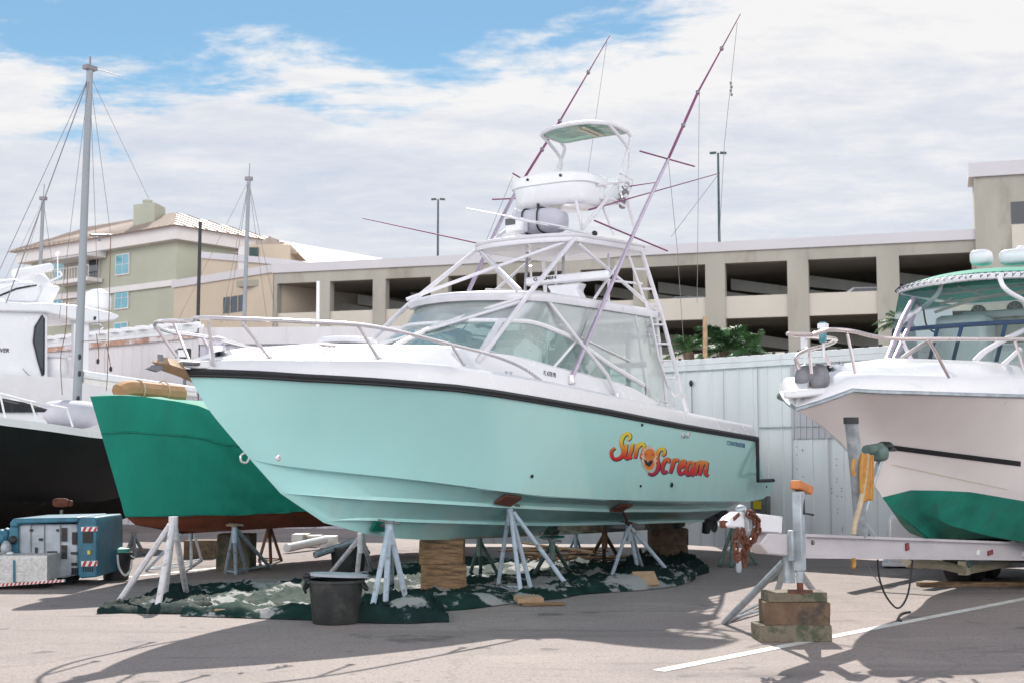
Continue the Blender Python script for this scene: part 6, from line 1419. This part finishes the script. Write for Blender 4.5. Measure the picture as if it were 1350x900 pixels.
# stands under the green covered boat
stand('white blue jack stand with tan head before the grey green block', at(309, 694, 18.6), gg((297, 755), (311, 757), (325, 753), (356, 748)), 'stand_blue', r_=.026, pad=(at(309.5, 690, 18.6), V3((0, 0, 1)), .09), padm='wood_pale')
stand('blue grey jack stand behind the bare white stand, under the green cover', at(252, 690, 19.6), gg((192, 753), (252, 749), (266, 739)), 'stand_blue', r_=.022)
stand('rust brown jack stand with white post right of the grey green block', at(355, 690, 20.8), gg((342, 738), (357, 742), (371, 739)), 'stand_brown', r_=.026, pad=(at(356, 680, 20.8), V3((0, 0, 1)), .1), padm='stand_white')
# stands under the black sailboat
for lab, ap, ft, D_ in (('dark jack stand under the black sailboat hull, left of two by the black bucket', (143, 706), ((131, 733), (146, 736), (156, 733)), 22.6), ('dark jack stand under the black sailboat hull, right of two by the black bucket', (176, 704), ((166, 731), (178, 734), (190, 731)), 23.2)):
    stand(lab, at(*ap, D_), gg(*ft), 'galv_dark', r_=.03)
pr = empty('hull_prop', gnd(79, 745), 0, 'rusty brown padded prop standing against the black sailboat hull', 'prop'); b = pr.location.copy()
q = MB(); q.tube([(0, 0, 0), at(81, 672, b.y)-b], .025, 8); q.build('post', MT['galv_dark'], pr)
q = MB(); c = at(80, 662, b.y)-b; q.blob(c, (.13, .05, .07), 12, 8, .6); q.blob(c+V3((.12, .05, -.01)), (.06, .05, .05), 8, 6, .7); q.build('pad', MT['rust'], pr)
# ------------------------------------------------------------------ blocks
py0_ = lambda y: y*.37
def block(px0, px1, ytop, ybot, m, label, cat='block', depth=.42, name='timber_block', group=None, z0=0, bev=.018, rz=0, D=None):
    xm = (px0+px1)/2; g_ = gnd(xm, ybot) if D is None else at(xm, ybot, D); w_ = (px1-px0)/F*g_.y; zt_ = at(xm, ytop, g_.y).z; zb_ = 0 if D is None else g_.z
    q = MB(); n = 5; h = zt_-zb_
    q.box((0, 0, h/2), (w_, depth, h)); o = q.build(name, MT[m], None, smooth=30); bm = bmesh.new(); bm.from_mesh(o.data)
    bmesh.ops.bevel(bm, geom=bm.edges[:], offset=.007, segments=1, affect='EDGES'); bmesh.ops.subdivide_edges(bm, edges=[e for e in bm.edges if e.calc_length() > .05], cuts=7, use_grid_fill=True)
    for v in bm.verts:
        k = noise.noise_vector(v.co*7+V3((px0, py0_(ytop), 0)))*.007+noise.noise_vector(v.co*2.3+V3((px0, 3, 0)))*.008
        if v.co.z > .002: v.co += V3((k.x, k.y, k.z*.4))
    bm.to_mesh(o.data); bm.free()
    o.location = (g_.x, g_.y+depth/2, zb_); o.rotation_euler = (0, 0, rz)
    return tag(o, label, cat, group)
block(554, 613, 744.5, 779, 'wood', 'weathered brown wood block under the mint bow keel, bottom of two', group='keel blocks of the mint boat', rz=.06)
g_ = gnd(583, 779)
block(553, 611, 711.5, 744, 'wood', 'worn brown wood block directly under the mint bow keel, top of two', group='keel blocks of the mint boat', D=g_.y+.01, rz=-.03)
block(858, 906, 719, 739, 'wood_old', 'dark timber block under the mint stern keel, bottom of two', group='keel blocks of the mint boat', rz=.08, depth=.5)
g_ = gnd(882, 739)
block(858, 907, 696.5, 718.7, 'wood_old', 'dark timber block touching the mint stern keel, top of two', group='keel blocks of the mint boat', D=g_.y+.01, depth=.5, rz=.02)
block(285, 329, 704, 752, 'wood_mossy', 'tall grey green wood block under the rust red keel of the covered boat', depth=.5)
block(242, 284, 712, 736, 'wood_old', 'low dark timber block behind the white stand, below the green covered boat', depth=.5)
g_ = gnd(1048, 846)
block(1001, 1096, 824, 846, 'wood_mossy', 'grey mossy timber under the trailer jack, bottom of three', depth=.36, rz=.04, bev=.03)
block(1009, 1095, 793.5, 823.8, 'wood_old', 'dark brown timber under the trailer jack, middle of three', depth=.32, D=g_.y+.01, rz=-.03)
block(1012, 1091, 780.5, 793.3, 'wood_mossy', 'pale mossy board under the trailer jack foot, top of three', depth=.30, D=g_.y+.02, rz=.02)
q = MB(); a, b_ = gnd(1212, 773), gnd(1380, 772); q.box((0, 0, .03), ((b_-a).length, .16, .06)); o = q.build('timber_plank', MT['wood'], None, bevel=.006); o.location = ((a+b_)/2).xy.to_3d(); tag(o, 'long low timber plank lying on the ground before the trailer tyres', 'plank')
# ------------------------------------------------------------------ tubs
def tub(px, y0, y1, w_, label, lid=None, handles=True):
    g_ = gnd(px, y1); R_ = w_/2/F*g_.y; g_.y += R_; h = (y1-y0)/F*(g_.y-R_)*.99; r = empty('plastic_tub', g_, 0, label, 'tub')
    q = MB(); q.lathe((0, 0, 0), [(R_*.80, 0), (R_*.83, .02), (R_*.97, h*.93), (R_*1.03, h*.94), (R_*1.03, h), (R_*.96, h), (R_*.8, .04)], 36); q.build('body', MT['tub_black'], r)
    for s in (-1, 1):
        q = MB(); q.tube([(s*R_*.95, -.1, h*.9), (s*R_*1.1, -.06, h*.78), (s*R_*1.1, .06, h*.78), (s*R_*.95, .1, h*.9)], .016, 6, smooth=4); q.build('handle', MT['tub_black'], r)
    return r, R_, h
r, R_, h = tub(437.5, 767, 825, 74, 'black plastic tub with grey lid standing before the green tarp')
q = MB(); q.lathe((0, 0, h+.005), [(R_*1.06, 0), (R_*1.06, .025), (R_*.9, .035), (.01, .045)], 36); o = q.build('lid', MT['tub_grey'], r); o.rotation_euler = (-.05, .04, 0); o.location = (0, 0, .02)
q = MB(); q.tube([(-R_*1.0, -.10, h*.95), (-R_*1.1, -.12, h*.85), (-R_*1.02, -.1, h*.7)], .014, 6, smooth=4); q.blob((-R_*1.0, -.1, h+.04), (.045, .03, .03), 8, 6); q.build('latch', MT['rubber'], r)
r2, R2, h2 = tub(456, 722, 758, 49, 'squat black tub in the shade under the mint bow')
q = MB(); a, b_ = at(415, 731, gnd(456, 758).y-.1), at(466, 714, gnd(456, 758).y+.35); q.tube([a, b_], .05, 10); o = q.build('grey_pipe', MT['galv'], None, loc=a); tag(o, 'grey pipe leaning across the squat black tub', 'pipe')
r3, R3, h3 = tub(147, 729, 765, 39, 'black tub with teal lid and white rope beside the teal machine')
q = MB(); q.lathe((.02, .0, h3), [(R3*.75, 0), (R3*.75, .05), (.01, .07)], 24); q.build('lid', MT['teal_lid'], r3)
q = MB(); q.tube([(R3*.35, -R3*1.02, h3*.95), (R3*.5, -R3*1.1, h3*.5), (R3*.85, -R3*.9, h3*.2), (R3*1.1, -R3*.4, h3*.4), (R3*1.08, -R3*.2, h3*.9)], .016, 6, smooth=6); q.build('rope_handle', MT['chev_white'], r3)
t3 = r3.location+V3((0, 0, h3))
q = MB(); q.lathe((0, 0, 0), [(.05, 0), (.055, .02), (.055, .12), (.02, .16), (.02, .19)], 12); o = q.build('white_bottle', MT['gel_white'], None); o.location = r3.location+V3((-.10, -.02, h3+.07)); tag(o, 'small white bottle standing on the tub beside the teal machine', 'bottle')
q = MB(); q.lathe((0, 0, 0), [(.04, 0), (.045, .02), (.045, .12), (.018, .16), (.018, .2)], 12); o = q.build('orange_bottle', MT['orange'], None); o.location = r3.location+V3((-.02, .06, h3+.07)); tag(o, 'small orange bottle standing on the tub beside the white bottle', 'bottle')
# ------------------------------------------------------------------ teal yard machine
mf = gnd(65, 772); my = 17.3; mc = empty('yard_machine', (at(60, 765, my).x, my, 0), 0, 'low teal and grey yard machine with red and white striped edges and tread plate boxes', 'machine'); MC = mc.location.copy()
def mp(px, py, dy=0): q = at(px, py, my+dy); return q-MC
def mprism(pts, dy, d, name, mm, bev=.012, parent=mc):
    q = MB(); q.prism([mp(a, b, dy) for a, b in pts], (0, d, 0)); return q.build(name, MT[mm], parent, bevel=bev)
mprism([(24, 690), (24, 751), (82, 762), (103, 757), (103, 690)], .05, 1.1, 'body', 'machine_grey', .03)
mprism([(12, 689), (17, 683), (103, 681), (103, 688), (24, 690), (23, 694), (13, 694)], -.02, 1.25, 'roof', 'machine_teal', .03)
mprism([(13, 692), (24, 690), (24, 735), (14, 735), (10, 710)], .02, 1.1, 'rear_panel', 'machine_teal', .02)
nose = mprism([(102, 685), (106, 681.5), (126, 681), (128, 690), (128, 760), (106, 762), (102, 757)], .0, 1.15, 'nose', 'machine_teal', .02)
for (x0, x1, y0, y1, mm, nm) in ((81, 88, 695, 713, 'dark_window', 'side_window'), (81, 88, 718, 736, 'dark_window', 'side_window'), (95, 101, 701, 717, 'dark_window', 'side_window'), (109, 122, 699, 715, 'dark_window', 'front_window'), (93, 102, 727, 730, 'rubber', 'handle'), (62, 75, 726, 729, 'rubber', 'handle'), (51, 56, 709, 712, 'rubber', 'latch'), (39, 43, 697, 700, 'rubber', 'latch'), (74, 77, 697, 700, 'rubber', 'latch'), (46, 49, 721, 729, 'rubber', 'latch'), (94, 101, 741, 745, 'rubber', 'vent'), (115, 119, 725, 730, 'yellow', 'warning_sticker')):
    mprism([(x0, y0), (x1, y0), (x1, y1), (x0, y1)], .03 if x0 < 104 else -.012, .03, nm, mm, 0)
for x in (25, 40, 58, 79): mprism([(x, 691), (x+.8, 691), (x+.8, 738), (x, 738)], .035, .03, 'panel_seam', 'galv_dark', 0)
for (px0, px1, y0, y1) in ((107, 128, 694, 700), (107, 128, 739, 746)):
    q = mprism([(px0, y0), (px1, y0-.5), (px1, y1-.5), (px0, y1)], -.02, .02, 'hazard_band', 'chev_white', 0)
    for k in range(3):
        x = px0+1+k*7.4; p = MB(); p.prism([mp(x, y1-.2, -.024), mp(x+3.6, y1-.2, -.024), mp(min(x+6.6, px1), y0, -.024), mp(x+3, y0, -.024)], (0, .004, 0)); p.build('hazard_stripe', MT['chev_red'], q, smooth=0)
for k in range(4): mprism([(94+k*2.2, 748), (95+k*2.2, 748), (95+k*2.2, 757), (94+k*2.2, 757)], .02, .03, 'vent', 'rubber', 0)
for k in range(5): mprism([(109+k*3, 747), (110.6+k*3, 747), (110.6+k*3, 753), (109+k*3, 753)], -.008, .03, 'vent', 'rubber', 0)
def tread(name, lab): pass
mat('tread_plate', (.55, .54, .52), .4, metal=.3, var=.25, scale=25, bump=.5, bscale=45)
q = MB(); q.prism([mp(a, b, -.45) for a, b in [(-60, 732), (62, 731.5), (62, 765), (-60, 769)]], (0, .55, 0))
for j, y_ in enumerate(range(737, 765, 4)):
    for x in range(-3, 61, 4): q.box(mp(x+(2 if j % 2 else 0), y_, -.452), (.022, .008, .006), ry=.6 if (x//4+j) % 2 else -.6)
q.build('tool_box', MT['tread_plate'], mc, smooth=0)
mprism([(17, 738), (20, 738), (20, 768), (17, 768)], -.462, .02, 'box_strap', 'machine_teal', 0)
kb = mprism([(-60, 770), (0, 768.5), (84, 763.5), (84, 766.5), (0, 772.5), (-60, 775)], -.47, .06, 'kick_bar', 'chev_white', 0)
for k in range(22):
    x = -36+k*5.4; y0 = 768.5-(x)*.060; y1 = y0+3.8-.012*x
    p = MB(); p.prism([mp(x, y1, -.474), mp(x+2.6, y1-.15, -.474), mp(x+4.4, y0-.2, -.474), mp(x+1.8, y0, -.474)], (0, .004, 0)); p.build('hazard_stripe', MT['chev_red'], kb, smooth=0)
q = MB(); q.blob(mp(2, 708, .1), (.10, .12, .11), 12, 8, .8); q.blob(mp(9, 705, .1), (.06, .1, .10), 12, 8); q.tube([mp(-20, 712, .2), mp(10, 700, .15), mp(14, 712, .1)], .03, 6, smooth=4); q.build('engine', MT['machine_teal'], mc)
q = MB(); q.lathe(mp(18, 711, .0), [(.05, 0), (.055, .03), (.03, .05)], 14, axis=(0, -1, 0)); q.build('filler_cap', MT['rubber'], mc)
q = MB(); q.blob(mp(8, 722, -.1), (.07, .07, .10), 10, 8); q.build('strap_bundle', MT['galv'], mc)
q = MB(); q.blob(mp(12, 729, -.1), (.06, .05, .03), 10, 8); q.build('glove', MT['gel_white'], mc)
for px in (30, 90):
    q = MB(); c = mp(px, 757, .35); c.z = .15; q.lathe(c, [(.15, -.08), (.15, .08)], 18, axis=(0, 1, 0)); q.build('wheel', MT['tyre'], mc)
for px in (-20, 60):
    q = MB(); c = mp(px, 770, -.1); c.z = .09; q.lathe(c, [(.09, -.08), (.09, .08)], 18, axis=(0, 1, 0)); q.build('wheel', MT['tyre'], mc)
# ------------------------------------------------------------------ crumpled tarps
def tarpmat(name, dark, pale, amt):
    m = mat(name, dark, .8, spec=.12, var=.45, scale=5, c2=pale, c2amt=amt, c2scale=1.1, bump=.5, bscale=9, stretch=(1, 1, 1))
tarpmat('tarp_green', (.009, .034, .028), (.30, .305, .30), (.515, .555)); tarpmat('tarp_front', (.010, .026, .024), (.24, .26, .28), (.60, .64))
def tarp(name, topedge, botedge, label, m, hgt=.10, seed=0, nx=110, ny=40, roll=.07):
    x0, x1 = botedge[0][0], botedge[-1][0]; c = gnd((x0+x1)/2, (itp(botedge, (x0+x1)/2)+itp(topedge, (x0+x1)/2))/2); mb = MB(); rows_ = []
    for j in range(ny+1):
        r_ = []; t = j/ny
        for i in range(nx+1):
            px = x0+(x1-x0)*i/nx; py = itp(botedge, px)+(itp(topedge, px)-itp(botedge, px))*t; p = gnd(px, py)
            n1_ = noise.noise(V3((p.x*1.6+seed, p.y*.9, seed)))
            rid = 1-abs(noise.noise(V3((p.x*2.3+seed, p.y*1.3, 5+seed))))*2.2; rid = max(rid, 0)**2
            rid2 = 1-abs(noise.noise(V3((p.x*6.5+p.y*2+seed, p.y*4.5-p.x, 9+seed))))*2.2; rid2 = max(rid2, 0)**3; rid3 = max(1-abs(noise.noise(V3((p.x*13-p.y*4+seed, p.y*9, 4+seed))))*2.2, 0)**2
            ed = min(t/.12, (1-t)/.08, i/nx/.02, (1-i/nx)/.02, 1); ed = max(ed, 0)
            rl = math.exp(-((t-.07)/.07)**2)*roll*(.5+max(0, n1_*1.6+.35))
            p.z = .010+(max(0, n1_)*.55+rid*.75+rid2*.45+rid3*.16)*hgt*ed*(.35+.65*max(0, noise.noise(V3((p.x*.5, p.y*.4, seed+2)))+.45))+rl*min(1, t/.03)
            r_.append(p-V3((c.x, c.y, 0)))
        rows_.append(r_)
    mb.grid(rows_); o = mb.build(name, MT[m], None, smooth=75); o.location = (c.x, c.y, 0); return tag(o, label, 'tarp')
tarp('ground_tarp', [(240, 783), (262, 771), (300, 768), (360, 771), (420, 764), (480, 752), (560, 738), (640, 735), (700, 737), (760, 731), (830, 732), (917, 755)],
     [(240, 812), (300, 814), (400, 817.5), (470, 819), (500, 812), (560, 807), (620, 803), (680, 795), (740, 789), (765, 784), (800, 781), (850, 778), (890, 773), (912, 767), (917, 763)], 'large crumpled green and silver tarp spread under the mint boat', 'tarp_green', .095, 1.3, 200, 64)
tarp('ground_tarp', [(128, 804), (150, 795), (176, 791), (196, 782), (215, 772), (238, 768), (262, 775), (280, 790)], [(128, 809), (160, 808), (200, 809), (250, 809.5), (280, 805)], 'small dark green tarp bunched around the bare white stand legs', 'tarp_front', .13, 4.4, 90, 36, .07)
tarp('ground_tarp', [(470, 812), (500, 796), (540, 794), (570, 800), (592, 818)], [(470, 821), (500, 822), (545, 822), (580, 820), (592, 820.5)], 'small dark tarp fold with a pale patch right of the black tub', 'tarp_front', .12, 8.8, 80, 36, .10)
tarp('ground_tarp', [(820, 752), (845, 735), (870, 728), (905, 731), (935, 752)], [(820, 764), (850, 765), (880, 764), (915, 760), (935, 755)], 'dark tarp heap lying against the mint stern blocks', 'tarp_front', .18, 2.7, 50, 24, .06)
# scraps on the tarp
def scrap(px, py, w_, d_, h_, rz, m, label, z=.05, rx=0, name='wood_scrap'):
    q = MB(); q.box((0, 0, 0), (w_, d_, h_)); o = q.build(name, MT[m], None, bevel=.004); p = gnd(px, py, z); o.location = p; o.rotation_euler = (rx, 0, rz); tag(o, label, 'wood scrap')
scrap(697, 789, .30, .20, .05, .25, 'wood_pale', 'pale square wood scrap on the tarp edge before the middle stand', .065, .1)
scrap(716, 795.5, .48, .10, .03, .15, 'wood', 'thin brown board at the front edge of the green tarp', .02)
scrap(851, 762, .30, .03, .24, .25, 'wood_pale', 'small tilted wood panel leaning by the stern stand foot', .13, -.9)
scrap(303, 805.5, .30, .09, .06, -.05, 'wood_pale', 'short tan wood block on the tarp left of the black tub', .05)
st_ = empty('stick_pile', gnd(752, 741), 0, 'loose pile of thin brown sticks lying on the tarp below the mint hull', 'sticks'); rnd = random.Random(11)
for i in range(14):
    a = rnd.uniform(-.5, .5); p = V3((rnd.uniform(-.7, .7), rnd.uniform(-.5, .5), rnd.uniform(.09, .24))); d_ = V3((math.cos(a), math.sin(a)*1.4, rnd.uniform(-.12, .12)))*rnd.uniform(.3, .7); q = MB(); q.tube([p-d_, p+d_], .018, 5); q.build('stick', MT[rnd.choice(('rope_brown', 'wood_pale'))], st_)
# clutter along the far wall, pale pontoon behind the trailer
for px0, px1, y0, y1, mm, lab in ((384, 398, 704, 722, 'off_white', 'small white box at the far wall, left of the leaning grey pipe'), (404, 420, 706, 721, 'stucco_white', 'pale box at the far wall under the green covered boat'), (398, 403.5, 704, 721, 'cream_panel', 'narrow tan box squeezed between two pale boxes at the far wall'), (422, 441, 707, 722, 'off_white', 'low white crate at the far wall, nearest the squat black tub')):
    block(px0, px1, y0, y1, mm, lab, 'box', .5, 'storage_box', bev=.02)
q = MB(); q.tube([gnd(378, 722, .09), gnd(428, 711, .16)], .075, 14); o = q.build('white_pipe', MT['gel_white'], None, loc=gnd(378, 726)); tag(o, 'thick white pipe lying on the ground far under the covered boat', 'pipe')
q = MB(); pp_ = [(1170, 680), (1180, 677), (1192, 683), (1206, 700), (1222, 712), (1222, 744), (1210, 746), (1170, 744)]; D_ = 20.2; c = at(1195, 745, D_); c.z = 0
q.prism([at(a, b, D_)-c for a, b in pp_], (.3, .9, 0)); wh = q.build('white_tank', MT['gel_white'], None, bevel=.08); wh.location = c; tag(wh, 'white moulded fibreglass tank standing behind the trailer beam', 'tank')
q = MB(); q.prism([at(1163, 741, D_)-c, at(1223, 743, D_)-c, at(1223, 747, D_)-c, at(1163, 746, D_)-c], (.3, 1.0, 0)); q.build('base', MT['gel_white'], wh, bevel=.01)
cb = MB(); cb.tube([gnd(1200, 806, .012), gnd(1189, 808, .012), gnd(1184, 813, .012), gnd(1188, 818, .012), gnd(1183, 816, .012)], .012, 6, smooth=5); o = cb.build('cable_end', MT['rubber'], None, loc=gnd(1190, 812)); tag(o, 'short curl of black cable lying on the ground by the painted line', 'cable')
